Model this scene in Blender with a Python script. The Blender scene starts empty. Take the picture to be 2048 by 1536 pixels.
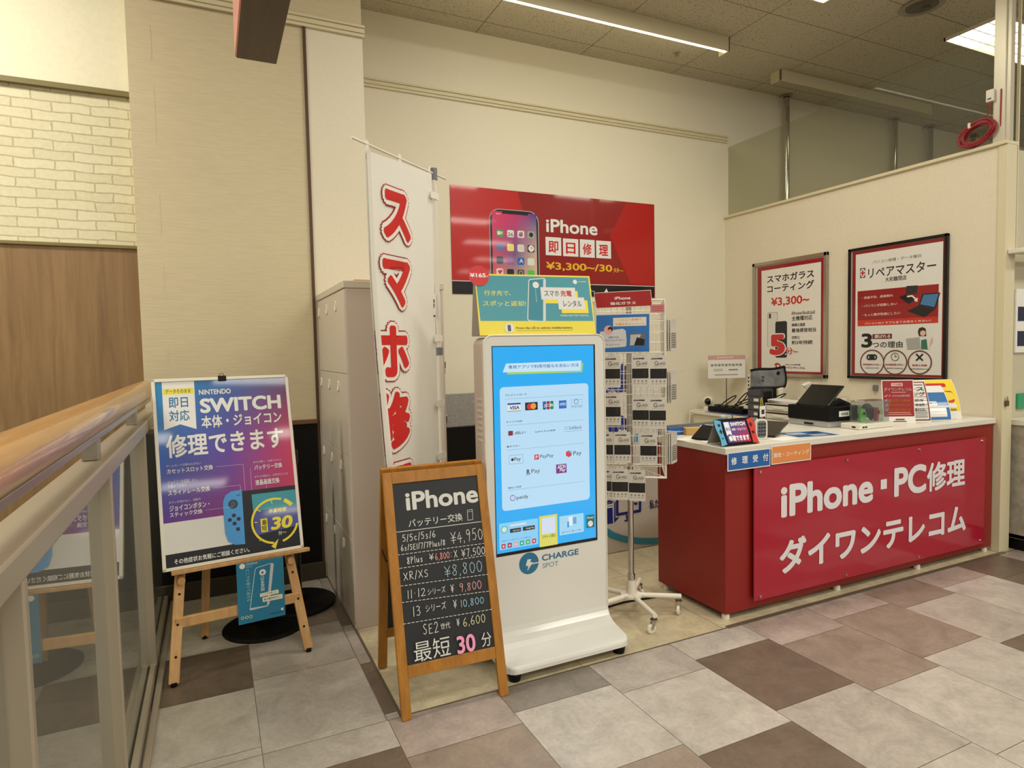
import bpy, bmesh, math, random
from mathutils import Vector, Matrix, Euler
random.seed(7)
S = bpy.context.scene
COL = S.collection
PI = math.pi

# ---------------------------------------------------------------- camera
cam_data = bpy.data.cameras.new('camera')
cam = bpy.data.objects.new('camera', cam_data)
COL.objects.link(cam)
cam_data.sensor_width = 36.0
cam_data.lens = 36.0 * 1267.68 / 2048
cam_data.clip_start = 0.05
_r = Vector((0.90338, -0.42834, -0.02060)); _u = Vector((0.04176, 0.04005, 0.99832)); _f = Vector((0.42680, 0.90273, -0.05407))
cam.matrix_world = Matrix(((_r.x, _u.x, -_f.x, 0), (_r.y, _u.y, -_f.y, 0), (_r.z, _u.z, -_f.z, 1.55), (0, 0, 0, 1)))
S.camera = cam

# ---------------------------------------------------------------- colour management, world, lamps
S.view_settings.view_transform = 'Standard'
S.view_settings.look = 'None'
S.view_settings.exposure = -0.2
S.view_settings.gamma = 1.0
S.view_settings.use_curve_mapping = False
world = bpy.data.worlds.new('mall_ambient'); S.world = world
world.use_nodes = True
world.node_tree.nodes['Background'].inputs[0].default_value = (1.0, 0.96, 0.88, 1)
world.node_tree.nodes['Background'].inputs[1].default_value = 0.42
CEIL = 4.36
WARM = (1.0, 0.958, 0.855)
def area(name, x, y, z, w, h, power, col=WARM, rot=(0, 0, 0)):
    d = bpy.data.lights.new(name, 'AREA'); d.shape = 'RECTANGLE'; d.size = w; d.size_y = h
    d.energy = power; d.color = col
    o = bpy.data.objects.new(name, d); COL.objects.link(o); o.location = (x, y, z); o.rotation_euler = rot
    return o
# ceiling luminaires of the walkway and shop (outside the frame)
for lx, ly in ((-2.4, 1.0), (0.6, 0.2), (3.6, 0.6), (6.4, 0.6), (-0.9, -2.2), (2.1, -2.2), (5.0, -2.2), (0.6, -4.6), (3.6, -4.6), (6.6, -4.6), (2.1, -7.4), (5.0, -7.4), (8.0, -7.4), (5.0, -10.4), (8.6, -10.4)):
    area('ceiling_lamp', lx, ly, CEIL - 0.03, 1.25, 0.47, 56)
area('ceiling_lamp', 2.6, 3.3, CEIL - 0.03, 1.25, 0.47, 55)
area('atrium_lamp', -2.2, 3.3, CEIL - 0.05, 1.4, 0.4, 120)

# ---------------------------------------------------------------- materials
def lin(c):
    out = []
    for v in c[:3]:
        v = v / 255.0
        out.append(v / 12.92 if v <= 0.04045 else ((v + 0.055) / 1.055) ** 2.4)
    return tuple(out)
def _base(name):
    m = bpy.data.materials.new(name); m.use_nodes = True
    nt = m.node_tree
    return m, nt, nt.nodes['Principled BSDF']
def N(nt, typ, **kw):
    n = nt.nodes.new(typ)
    for k, v in kw.items():
        if k in n.inputs: n.inputs[k].default_value = v
        else: setattr(n, k, v)
    return n
def mat(name, col, rough=0.5, metal=0.0, var=0.0, scale=20.0, bump=0.0, stretch=(1, 1, 1), coat=0.0, spec=0.5, detail=4.0):
    m, nt, b = _base(name)
    c = lin(col) + (1,)
    b.inputs['Base Color'].default_value = c
    b.inputs['Roughness'].default_value = rough
    b.inputs['Metallic'].default_value = metal
    b.inputs['Specular IOR Level'].default_value = spec
    b.inputs['Coat Weight'].default_value = coat
    b.inputs['Coat Roughness'].default_value = 0.06
    if var or bump:
        tc = N(nt, 'ShaderNodeTexCoord'); mp = N(nt, 'ShaderNodeMapping'); mp.inputs['Scale'].default_value = stretch
        nt.links.new(tc.outputs['Object'], mp.inputs['Vector'])
        nz = N(nt, 'ShaderNodeTexNoise', Scale=scale, Detail=detail, Roughness=0.6)
        nt.links.new(mp.outputs['Vector'], nz.inputs['Vector'])
        if var:
            mx = N(nt, 'ShaderNodeMix', data_type='RGBA')
            mx.inputs[6].default_value = tuple(max(0, v * (1 - var)) for v in c[:3]) + (1,)
            mx.inputs[7].default_value = tuple(min(1, v * (1 + var)) for v in c[:3]) + (1,)
            rp = N(nt, 'ShaderNodeMapRange'); rp.inputs[1].default_value = 0.3; rp.inputs[2].default_value = 0.7
            nt.links.new(nz.outputs['Fac'], rp.inputs[0]); nt.links.new(rp.outputs[0], mx.inputs[0])
            nt.links.new(mx.outputs[2], b.inputs['Base Color'])
        if bump:
            bp = N(nt, 'ShaderNodeBump', Strength=bump, Distance=0.01)
            nt.links.new(nz.outputs['Fac'], bp.inputs['Height']); nt.links.new(bp.outputs['Normal'], b.inputs['Normal'])
    return m
def wood(name, dark, light, rough=0.45, axis=2, scale=6.0, coat=0.0):
    m, nt, b = _base(name)
    tc = N(nt, 'ShaderNodeTexCoord'); mp = N(nt, 'ShaderNodeMapping')
    st = [1.0, 1.0, 1.0]; st[axis] = 0.06
    mp.inputs['Scale'].default_value = st
    nt.links.new(tc.outputs['Object'], mp.inputs['Vector'])
    nz = N(nt, 'ShaderNodeTexNoise', Scale=scale * 8, Detail=6.0, Roughness=0.65, Distortion=0.4)
    nt.links.new(mp.outputs['Vector'], nz.inputs['Vector'])
    cr = N(nt, 'ShaderNodeValToRGB')
    cr.color_ramp.elements[0].position = 0.3; cr.color_ramp.elements[1].position = 0.72
    cr.color_ramp.elements[0].color = lin(dark) + (1,); cr.color_ramp.elements[1].color = lin(light) + (1,)
    nt.links.new(nz.outputs['Fac'], cr.inputs['Fac']); nt.links.new(cr.outputs['Color'], b.inputs['Base Color'])
    b.inputs['Roughness'].default_value = rough; b.inputs['Coat Weight'].default_value = coat
    return m
def emit(name, col, strength):
    m, nt, b = _base(name)
    b.inputs['Base Color'].default_value = (0.8, 0.8, 0.8, 1)
    b.inputs['Emission Color'].default_value = lin(col) + (1,); b.inputs['Emission Strength'].default_value = strength
    return m
def thin_glass(name, tint=(245, 250, 247), ior=1.5, haze=0.0, add=0.0):
    m, nt, b = _base(name)
    nt.nodes.remove(b)
    out = nt.nodes['Material Output']
    tr = N(nt, 'ShaderNodeBsdfTransparent', Color=lin(tint) + (1,)); gl = N(nt, 'ShaderNodeBsdfGlossy', Roughness=0.0)
    gl.inputs['Color'].default_value = (1, 1, 1, 1)
    fr = N(nt, 'ShaderNodeFresnel', IOR=ior); mx = N(nt, 'ShaderNodeMixShader')
    ge = N(nt, 'ShaderNodeNewGeometry'); ri = N(nt, 'ShaderNodeMapRange'); ri.inputs[3].default_value = ior; ri.inputs[4].default_value = 1 / ior
    nt.links.new(ge.outputs['Backfacing'], ri.inputs[0]); nt.links.new(ri.outputs[0], fr.inputs['IOR'])   # same index seen from either face of the pane
    if add:
        ad = N(nt, 'ShaderNodeMath', operation='ADD'); ad.inputs[1].default_value = add
        nt.links.new(fr.outputs[0], ad.inputs[0]); nt.links.new(ad.outputs[0], mx.inputs[0])
    else:
        nt.links.new(fr.outputs[0], mx.inputs[0])
    nt.links.new(tr.outputs[0], mx.inputs[1]); nt.links.new(gl.outputs[0], mx.inputs[2])
    if haze:
        df = N(nt, 'ShaderNodeBsdfDiffuse'); df.inputs['Color'].default_value = (0.8, 0.8, 0.78, 1)
        m2 = N(nt, 'ShaderNodeMixShader'); m2.inputs[0].default_value = haze
        nt.links.new(mx.outputs[0], m2.inputs[1]); nt.links.new(df.outputs[0], m2.inputs[2]); nt.links.new(m2.outputs[0], out.inputs[0])
    else:
        nt.links.new(mx.outputs[0], out.inputs[0])
    return m
def ink(name, rough=0.35, coat=0.0, emission=0.0, spec=0.5, gain=1.0):
    m, nt, b = _base(name)
    at = N(nt, 'ShaderNodeAttribute', attribute_name='Col')
    nt.links.new(at.outputs['Color'], b.inputs['Base Color'])
    b.inputs['Roughness'].default_value = rough; b.inputs['Coat Weight'].default_value = coat
    b.inputs['Coat Roughness'].default_value = 0.05; b.inputs['Specular IOR Level'].default_value = spec
    if emission:
        b.inputs['Base Color'].default_value = (0.02, 0.02, 0.02, 1)
        nt.links.remove(b.inputs['Base Color'].links[0])
        nt.links.new(at.outputs['Color'], b.inputs['Emission Color']); b.inputs['Emission Strength'].default_value = emission
    return m

# ---------------------------------------------------------------- mesh helpers
class MB:
    def __init__(s): s.v = []; s.f = []; s.mi = []; s.sm = []; s.col = []; s.M = Matrix()
    def add(s, vs, fs, mi=0, smooth=False, M=None, col=None):
        o = len(s.v); T = s.M @ M if M is not None else s.M
        s.v += [tuple(T @ Vector(p)) for p in vs]
        for f in fs:
            s.f.append([i + o for i in f]); s.mi.append(mi); s.sm.append(smooth); s.col.append(col)
        return s
    def box(s, x0, x1, y0, y1, z0, z1, b=0.0, mi=0, M=None, seg=2):
        bm = bmesh.new()
        bmesh.ops.create_cube(bm, size=1.0)
        for v in bm.verts:
            v.co = Vector((x0 + (v.co.x + .5) * (x1 - x0), y0 + (v.co.y + .5) * (y1 - y0), z0 + (v.co.z + .5) * (z1 - z0)))
        if b > 0: bmesh.ops.bevel(bm, geom=bm.edges[:], offset=min(b, .45 * min(abs(x1 - x0), abs(y1 - y0), abs(z1 - z0))), segments=seg, profile=0.5, affect='EDGES')
        bm.normal_update(); bm.verts.index_update()
        s.add([v.co[:] for v in bm.verts], [[v.index for v in f.verts] for f in bm.faces], mi, False, M)
        bm.free(); return s
    def bar(s, p0, p1, w, d, up=(0, 0, 1), b=0.0, mi=0):
        # rectangular bar from p0 to p1, w across, d along 'up x axis'
        p0 = Vector(p0); p1 = Vector(p1); a = (p1 - p0); L = a.length; a.normalize()
        u = Vector(up); x = a.cross(u)
        if x.length < 1e-5: x = a.cross(Vector((1, 0, 0)))
        x.normalize(); y = x.cross(a)
        T = Matrix(((x.x, y.x, a.x, p0.x), (x.y, y.y, a.y, p0.y), (x.z, y.z, a.z, p0.z), (0, 0, 0, 1)))
        return s.box(-w / 2, w / 2, -d / 2, d / 2, 0, L, b, mi, M=T)
    def tube(s, path, r, n=8, mi=0, caps=True, closed=False):
        P = [Vector(p) for p in path]; m = len(P); vs = []; fs = []
        ref = None
        for i, p in enumerate(P):
            if closed: t = P[(i + 1) % m] - P[i - 1]
            else: t = P[min(i + 1, m - 1)] - P[max(i - 1, 0)]
            t.normalize()
            if ref is None:
                ref = Vector((0, 0, 1)) if abs(t.z) < .9 else Vector((1, 0, 0))
            x = t.cross(ref); x.normalize(); y = x.cross(t); ref = y
            rr = r[i] if isinstance(r, (list, tuple)) else r
            vs += [p + rr * (math.cos(2 * PI * k / n) * x + math.sin(2 * PI * k / n) * y) for k in range(n)]
        for i in range(m if closed else m - 1):
            j = (i + 1) % m
            for k in range(n): fs.append([i * n + k, j * n + k, j * n + (k + 1) % n, i * n + (k + 1) % n])
        s.add(vs, fs, mi, n > 4)
        if caps and not closed:
            s.add(vs[:n], [list(range(n))], mi); s.add(vs[-n:], [list(range(n))[::-1]], mi)
        return s
    def lathe(s, prof, c=(0, 0, 0), n=24, mi=0, M=None, smooth=True):
        for i in range(len(prof) - 1):      # unshared rings keep hard profile edges crisp
            (r0, z0), (r1, z1) = prof[i], prof[i + 1]
            vs = [(c[0] + r * math.cos(2 * PI * k / n), c[1] + r * math.sin(2 * PI * k / n), c[2] + z) for r, z in ((r0, z0), (r1, z1)) for k in range(n)]
            fs = [[k, (k + 1) % n, n + (k + 1) % n, n + k] for k in range(n)]
            s.add(vs, fs, mi, smooth, M)
        return s
    def disc(s, c, r, nrm=(0, 0, 1), n=24, mi=0):
        q = Vector(nrm).to_track_quat('Z', 'Y').to_matrix()
        s.add([Vector(c) + q @ Vector((r * math.cos(2 * PI * k / n), r * math.sin(2 * PI * k / n), 0)) for k in range(n)], [list(range(n))], mi); return s
    def prism(s, pts, O, U, V, d, mi=0, back=True, col=None):
        # polygon pts (u,v) in plane O,U,V extruded by d along -N (N = U x V faces the viewer)
        O = Vector(O); U = Vector(U); V = Vector(V); Nn = U.cross(V); n = len(pts)
        A = [O + U * u + V * v for u, v in pts]; B = [p - Nn * d for p in A]
        ar = sum(pts[i][0] * pts[(i + 1) % n][1] - pts[(i + 1) % n][0] * pts[i][1] for i in range(n))
        if ar < 0: A.reverse(); B.reverse()
        s.add(A, [list(range(n))], mi, False, None, col)
        s.add(B, [list(range(n))[::-1]], mi, False, None, col)
        for i in range(n):
            j = (i + 1) % n; s.add([A[i], B[i], B[j], A[j]], [[0, 1, 2, 3]], mi, False, None, col)
        return s
    def sphere(s, c, r, n=16, m=10, mi=0, sc=(1, 1, 1)):
        vs = []; fs = []
        for i in range(m + 1):
            a = PI * i / m
            for k in range(n): vs.append((c[0] + sc[0] * r * math.sin(a) * math.cos(2 * PI * k / n), c[1] + sc[1] * r * math.sin(a) * math.sin(2 * PI * k / n), c[2] + sc[2] * r * math.cos(a)))
        for i in range(m):
            for k in range(n): fs.append([i * n + k, (i + 1) * n + k, (i + 1) * n + (k + 1) % n, i * n + (k + 1) % n])
        s.add(vs, fs, mi, True); return s
    def build(s, name, m, parent=None):
        me = bpy.data.meshes.new(name)
        me.from_pydata(s.v, [], s.f)
        for q in (m if isinstance(m, (list, tuple)) else [m]): me.materials.append(q)
        me.polygons.foreach_set('material_index', s.mi); me.polygons.foreach_set('use_smooth', s.sm)
        if any(c is not None for c in s.col):
            at = me.color_attributes.new('Col', 'FLOAT_COLOR', 'CORNER'); buf = []
            for p, c in zip(me.polygons, s.col):
                if c and isinstance(c[0], tuple):
                    for cc in c: buf += list(cc) + [1.0]
                else: buf += list(c or (1, 1, 1)) * 0 + (list(c or (1, 1, 1)) + [1.0]) * p.loop_total
            at.data.foreach_set('color', buf)
        me.update(); me.validate()
        o = bpy.data.objects.new(name, me); COL.objects.link(o)
        if parent is not None: attach(o, parent)
        return o
def attach(o, parent):
    o.parent = parent
    r = parent
    while r.parent is not None: r = r.parent
    if parent is r: o.matrix_parent_inverse = (Matrix.Translation(r.location) @ r.rotation_euler.to_matrix().to_4x4()).inverted()
    # deeper levels share the root-space frame of their parent
    return o
def tag(o, label, cat, group=None, kind=None):
    o['label'] = label; o['category'] = cat
    if group: o['group'] = group
    if kind: o['kind'] = kind
    return o
def thing(name, label, cat, loc=(0, 0, 0), rotz=0.0, group=None):
    o = bpy.data.objects.new(name, None); COL.objects.link(o)
    o.empty_display_size = 0.1; o.location = loc; o.rotation_euler = (0, 0, rotz)
    return tag(o, label, cat, group)
def struct(name, mb, m):
    o = mb.build(name, m); o['kind'] = 'structure'; return o
def frame(root):
    return Matrix.Translation(root.location) @ root.rotation_euler.to_matrix().to_4x4()
def LMB(root):
    mb = MB(); mb.M = frame(root); return mb
def copy_tree(o, loc=None, rotz=None, label=None, parent=None):
    c = o.copy(); COL.objects.link(c)
    if parent is not None:
        c.parent = parent; c.matrix_parent_inverse = o.matrix_parent_inverse.copy()
    if loc is not None: c.location = loc
    if rotz is not None: c.rotation_euler = (0, 0, rotz)
    if label: c['label'] = label
    for ch in list(o.children): copy_tree(ch, parent=c)
    return c

# ---------------------------------------------------------------- printed artwork
# printed artwork: name -> (origin, right, up, items); items are laid out in metres on the sheet
ART = {
 'switch': ((-0.253, 3.413, 0.52), (0.9936, 0.1128, 0.0), (-0.0268, 0.2362, 0.9713), [('g',0.0163,0.1908,0.6624,0.9304,[[(95,45,140),(140,45,120),(190,48,80)],[(40,95,180),(95,65,160),(205,48,85)],[(30,140,195),(35,95,165),(62,48,100)]]),
  ('r',0.0147,0.008,0.6453,0.2285,(222,220,214)),
  ('r',0.0138,0.0096,0.6447,0.0788,(24,25,28)),
  ('p',[(0.047,0.9373),(0.1932,0.9332),(0.1892,0.679),(0.1173,0.7089),(0.0446,0.6852)],(232,232,228)),
  ('r',0.0497,0.8633,0.1874,0.8934,(235,220,60)),
  ('t', 'データそのまま', 0.0606, 0.8694, 0.1737, 0.8906, (70, 90, 110), 0.02, 0, 0),
  ('t', '即日', 0.0718, 0.794, 0.1589, 0.8478, (35, 115, 170), 0.02, 0, 0),
  ('t', '対応', 0.07, 0.7257, 0.162, 0.782, (35, 115, 170), 0.02, 0, 0),
  ('t', 'NINTENDO', 0.2117, 0.8544, 0.3634, 0.8813, (232, 232, 228), 0.03, 0, 0),
  ('t', 'SWITCH', 0.2121, 0.7575, 0.6114, 0.835, (232, 232, 228), 0.05, 0, 0),
  ('t', '本体・ジョイコン', 0.213, 0.6792, 0.6068, 0.7446, (232, 232, 228), 0.03, 0, 0),
  ('t', '修理できます', 0.0475, 0.5426, 0.6078, 0.6577, (232, 232, 228), 0.03, 0, 0),
  ('t', 'ゲームカードが読み込まない', 0.0431, 0.4984, 0.197, 0.5107, (215, 210, 220), 0.0, 0, 0),
  ('t', 'ジョイコンを認識しない、', 0.045, 0.4134, 0.1782, 0.4317, (215, 210, 220), 0.0, 0, 0),
  ('t', '充電ができない', 0.0452, 0.3953, 0.1258, 0.4123, (215, 210, 220), 0.0, 0, 0),
  ('t', 'ボタンが効かない、誤動作', 0.0437, 0.3194, 0.1853, 0.3316, (215, 210, 220), 0.0, 0, 0),
  ('t', '持ちが悪い、充電できない', 0.4446, 0.4749, 0.5866, 0.4851, (215, 210, 220), 0.0, 0, 0),
  ('t', 'ガラスが割れた、文字がにじんだ', 0.4443, 0.3966, 0.6154, 0.4088, (215, 210, 220), 0.0, 0, 0),
  ('t', 'カセットスロット交換', 0.0452, 0.4653, 0.2508, 0.4909, (232, 232, 228), 0.02, 0, 0),
  ('t', 'スライドレール交換', 0.0436, 0.3587, 0.23, 0.3852, (232, 232, 228), 0.02, 0, 0),
  ('t', 'ジョイコンボタン・', 0.0457, 0.2819, 0.2228, 0.3107, (232, 232, 228), 0.02, 0, 0),
  ('t', 'スティック交換', 0.045, 0.2534, 0.189, 0.2767, (232, 232, 228), 0.02, 0, 0),
  ('t', 'バッテリー交換', 0.4473, 0.4378, 0.5872, 0.4647, (232, 232, 228), 0.02, 0, 0),
  ('t', '液晶画面交換', 0.4462, 0.3579, 0.5666, 0.3871, (232, 232, 228), 0.02, 0, 0),
  ('l',[(0.2666,0.477),(0.3942,0.4753),(0.3945,0.3404)],0.0012,(215,205,220)),
  ('l',[(0.2444,0.3716),(0.372,0.3699),(0.3732,0.3207)],0.0012,(215,205,220)),
  ('l',[(0.4276,0.4531),(0.4247,0.253)],0.0012,(215,205,220)),
  ('l',[(0.4995,0.3534),(0.4973,0.2921)],0.0012,(215,205,220)),
  ('p',[(0.3759,0.3376),(0.6504,0.3354),(0.6448,0.0273),(0.3694,0.041)],(26,27,31)),
  ('p',[(0.378,0.3464),(0.326,0.3429),(0.2986,0.3272),(0.2853,0.2956),(0.2835,0.27),(0.285,0.1376),(0.2956,0.0957),(0.3268,0.0735),(0.3737,0.0696)],(75,155,220)),
  ('p',[(0.4224,0.3139),(0.6467,0.3122),(0.6478,0.2242),(0.4241,0.2267)],(60,150,165)),
  ('p',[(0.4241,0.2267),(0.6478,0.2242),(0.6499,0.1228),(0.427,0.1026)],(75,85,150)),
  ('e',0.3316,0.2778,0.0229,(45,60,80)),
  ('e',0.3317,0.2793,0.0139,(70,85,100)),
  ('e',0.3308,0.2207,0.0097,(35,50,70)),
  ('e',0.3108,0.2009,0.0096,(35,50,70)),
  ('e',0.3522,0.2003,0.0098,(35,50,70)),
  ('e',0.3313,0.18,0.0097,(35,50,70)),
  ('r',0.3373,0.1408,0.354,0.1583,(35,50,70)),
  ('l',[(0.3507,0.32),(0.369,0.3205)],0.003,(30,45,65)),
  ('l',[(0.2017,0.266),(0.3307,0.2653)],0.0012,(215,205,220)),
  ('o',0.5276,0.1638,0.1135,0.011,(235,215,60),70,262),
  ('o',0.5276,0.1638,0.1135,0.011,(235,215,60),285,345),
  ('o',0.5276,0.1638,0.1135,0.02,(235,215,60),38,62),
  ('p',[(0.497,0.0359),(0.5363,0.0689),(0.5174,0.0195)],(235,215,60)),
  ('l',[(0.4445,0.2312),(0.4595,0.2214)],0.004,(235,215,60)),
  ('l',[(0.4253,0.1702),(0.4394,0.1679)],0.004,(235,215,60)),
  ('l',[(0.4425,0.0739),(0.4554,0.0828)],0.004,(235,215,60)),
  ('l',[(0.5153,0.2704),(0.5191,0.2545)],0.004,(235,215,60)),
  ('t', '作業時間', 0.4985, 0.2049, 0.5892, 0.2269, (235, 215, 60), 0.02, 0, 0.2),
  ('r',0.4549,0.1141,0.4883,0.1828,(235,215,60)),
  ('t', '最', 0.4616, 0.1492, 0.4854, 0.1757, (18, 18, 20), 0.02, 0, 0),
  ('t', '短', 0.4593, 0.1209, 0.4831, 0.1474, (18, 18, 20), 0.02, 0, 0),
  ('t', '30', 0.5028, 0.1168, 0.6152, 0.1829, (235, 215, 60), 0.05, 0, 0.15),
  ('t', '分〜', 0.5374, 0.0868, 0.5787, 0.1067, (232, 232, 228), 0.01, 0, 0),
  ('t', 'その他症状お気軽にご相談ください。', 0.051, 0.0274, 0.3914, 0.0532, (232, 232, 228), 0.02, 0, 0)]),
 'chalk': ((0.659, 2.541, 0.0), (0.9994, -0.035, 0.0), (0.0084, 0.2405, 0.9706), [('t', 'iPhone', 0.0961, 0.8634, 0.4411, 0.9462, (215, 215, 210), 0.035, 0, 0),
  ('t', 'バッテリー交換', 0.1002, 0.7889, 0.3545, 0.8243, (215, 215, 210), 0.008, 0, 0),
  ('l',[(0.3817,0.8331),(0.406,0.8336),(0.4045,0.7877),(0.3792,0.7866),(0.3817,0.8331)],0.002,(215,215,210)),
  ('l',[(0.3825,0.8247),(0.4051,0.8253)],0.0015,(215,215,210)),
  ('l',[(0.0369,0.7765),(0.4563,0.7729)],0.0028,(215,215,210)),
  ('c','5/5c/5s/6',0.066,0.7316,0.2196,0.7631,(215,215,210),0.0027),
  ('c','6s/SE1/7/7Plus/8',0.0562,0.692,0.2611,0.717,(215,215,210),0.0027),
  ('c','¥4,950',0.2883,0.6933,0.4444,0.7453,(215,215,210),0.0027),
  ('l',[(0.0385,0.6781),(0.0503,0.6779)],0.0026,(215,215,210)),
  ('l',[(0.0575,0.6778),(0.0692,0.6777)],0.0026,(215,215,210)),
  ('l',[(0.0764,0.6776),(0.0882,0.6775)],0.0026,(215,215,210)),
  ('l',[(0.0954,0.6774),(0.1072,0.6772)],0.0026,(215,215,210)),
  ('l',[(0.1144,0.6771),(0.1261,0.677)],0.0026,(215,215,210)),
  ('l',[(0.1333,0.6769),(0.1451,0.6767)],0.0026,(215,215,210)),
  ('l',[(0.1523,0.6767),(0.1641,0.6765)],0.0026,(215,215,210)),
  ('l',[(0.1713,0.6764),(0.183,0.6763)],0.0026,(215,215,210)),
  ('l',[(0.1902,0.6762),(0.202,0.676)],0.0026,(215,215,210)),
  ('l',[(0.2092,0.6759),(0.221,0.6758)],0.0026,(215,215,210)),
  ('l',[(0.2282,0.6757),(0.2399,0.6756)],0.0026,(215,215,210)),
  ('l',[(0.2471,0.6755),(0.2589,0.6753)],0.0026,(215,215,210)),
  ('l',[(0.2661,0.6752),(0.2779,0.6751)],0.0026,(215,215,210)),
  ('l',[(0.2851,0.675),(0.2968,0.6749)],0.0026,(215,215,210)),
  ('l',[(0.3041,0.6748),(0.3158,0.6746)],0.0026,(215,215,210)),
  ('l',[(0.323,0.6745),(0.3348,0.6744)],0.0026,(215,215,210)),
  ('l',[(0.342,0.6743),(0.3537,0.6741)],0.0026,(215,215,210)),
  ('l',[(0.361,0.6741),(0.3727,0.6739)],0.0026,(215,215,210)),
  ('l',[(0.3799,0.6738),(0.3917,0.6737)],0.0026,(215,215,210)),
  ('l',[(0.3989,0.6736),(0.4107,0.6734)],0.0026,(215,215,210)),
  ('l',[(0.4179,0.6733),(0.4296,0.6732)],0.0026,(215,215,210)),
  ('l',[(0.4368,0.6731),(0.4486,0.673)],0.0026,(215,215,210)),
  ('l',[(0.0432,0.6205),(0.0548,0.6204)],0.0026,(215,215,210)),
  ('l',[(0.0619,0.6204),(0.0736,0.6203)],0.0026,(215,215,210)),
  ('l',[(0.0807,0.6203),(0.0923,0.6202)],0.0026,(215,215,210)),
  ('l',[(0.0994,0.6202),(0.1111,0.6201)],0.0026,(215,215,210)),
  ('l',[(0.1182,0.6201),(0.1298,0.62)],0.0026,(215,215,210)),
  ('l',[(0.1369,0.62),(0.1486,0.6199)],0.0026,(215,215,210)),
  ('l',[(0.1557,0.6199),(0.1673,0.6198)],0.0026,(215,215,210)),
  ('l',[(0.1745,0.6198),(0.1861,0.6197)],0.0026,(215,215,210)),
  ('l',[(0.1932,0.6197),(0.2048,0.6196)],0.0026,(215,215,210)),
  ('l',[(0.212,0.6195),(0.2236,0.6195)],0.0026,(215,215,210)),
  ('l',[(0.2307,0.6194),(0.2423,0.6194)],0.0026,(215,215,210)),
  ('l',[(0.2495,0.6193),(0.2611,0.6193)],0.0026,(215,215,210)),
  ('l',[(0.2682,0.6192),(0.2799,0.6192)],0.0026,(215,215,210)),
  ('l',[(0.287,0.6191),(0.2986,0.6191)],0.0026,(215,215,210)),
  ('l',[(0.3057,0.619),(0.3174,0.619)],0.0026,(215,215,210)),
  ('l',[(0.3245,0.6189),(0.3361,0.6189)],0.0026,(215,215,210)),
  ('l',[(0.3432,0.6188),(0.3549,0.6188)],0.0026,(215,215,210)),
  ('l',[(0.362,0.6187),(0.3736,0.6186)],0.0026,(215,215,210)),
  ('l',[(0.3808,0.6186),(0.3924,0.6185)],0.0026,(215,215,210)),
  ('l',[(0.3995,0.6185),(0.4111,0.6184)],0.0026,(215,215,210)),
  ('l',[(0.4183,0.6184),(0.4299,0.6183)],0.0026,(215,215,210)),
  ('l',[(0.437,0.6183),(0.4486,0.6182)],0.0026,(215,215,210)),
  ('l',[(0.0408,0.5457),(0.0525,0.5454)],0.0026,(215,215,210)),
  ('l',[(0.0597,0.5452),(0.0715,0.5448)],0.0026,(215,215,210)),
  ('l',[(0.0787,0.5446),(0.0904,0.5443)],0.0026,(215,215,210)),
  ('l',[(0.0976,0.544),(0.1094,0.5437)],0.0026,(215,215,210)),
  ('l',[(0.1166,0.5435),(0.1283,0.5431)],0.0026,(215,215,210)),
  ('l',[(0.1355,0.5429),(0.1473,0.5426)],0.0026,(215,215,210)),
  ('l',[(0.1545,0.5423),(0.1662,0.542)],0.0026,(215,215,210)),
  ('l',[(0.1734,0.5418),(0.1852,0.5414)],0.0026,(215,215,210)),
  ('l',[(0.1924,0.5412),(0.2041,0.5408)],0.0026,(215,215,210)),
  ('l',[(0.2113,0.5406),(0.223,0.5403)],0.0026,(215,215,210)),
  ('l',[(0.2302,0.5401),(0.242,0.5397)],0.0026,(215,215,210)),
  ('l',[(0.2492,0.5395),(0.2609,0.5391)],0.0026,(215,215,210)),
  ('l',[(0.2681,0.5389),(0.2799,0.5386)],0.0026,(215,215,210)),
  ('l',[(0.2871,0.5384),(0.2988,0.538)],0.0026,(215,215,210)),
  ('l',[(0.306,0.5378),(0.3178,0.5374)],0.0026,(215,215,210)),
  ('l',[(0.325,0.5372),(0.3367,0.5369)],0.0026,(215,215,210)),
  ('l',[(0.3439,0.5367),(0.3557,0.5363)],0.0026,(215,215,210)),
  ('l',[(0.3629,0.5361),(0.3746,0.5357)],0.0026,(215,215,210)),
  ('l',[(0.3818,0.5355),(0.3936,0.5352)],0.0026,(215,215,210)),
  ('l',[(0.4008,0.5349),(0.4125,0.5346)],0.0026,(215,215,210)),
  ('l',[(0.4197,0.5344),(0.4314,0.534)],0.0026,(215,215,210)),
  ('l',[(0.4386,0.5338),(0.4504,0.5335)],0.0026,(215,215,210)),
  ('l',[(0.0388,0.477),(0.0503,0.4765)],0.0026,(215,215,210)),
  ('l',[(0.0574,0.4762),(0.069,0.4757)],0.0026,(215,215,210)),
  ('l',[(0.076,0.4754),(0.0876,0.4749)],0.0026,(215,215,210)),
  ('l',[(0.0947,0.4745),(0.1062,0.474)],0.0026,(215,215,210)),
  ('l',[(0.1133,0.4737),(0.1249,0.4732)],0.0026,(215,215,210)),
  ('l',[(0.132,0.4729),(0.1435,0.4724)],0.0026,(215,215,210)),
  ('l',[(0.1506,0.4721),(0.1622,0.4716)],0.0026,(215,215,210)),
  ('l',[(0.1693,0.4713),(0.1808,0.4707)],0.0026,(215,215,210)),
  ('l',[(0.1879,0.4704),(0.1994,0.4699)],0.0026,(215,215,210)),
  ('l',[(0.2065,0.4696),(0.2181,0.4691)],0.0026,(215,215,210)),
  ('l',[(0.2252,0.4688),(0.2367,0.4683)],0.0026,(215,215,210)),
  ('l',[(0.2438,0.468),(0.2554,0.4675)],0.0026,(215,215,210)),
  ('l',[(0.2625,0.4671),(0.274,0.4666)],0.0026,(215,215,210)),
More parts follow.
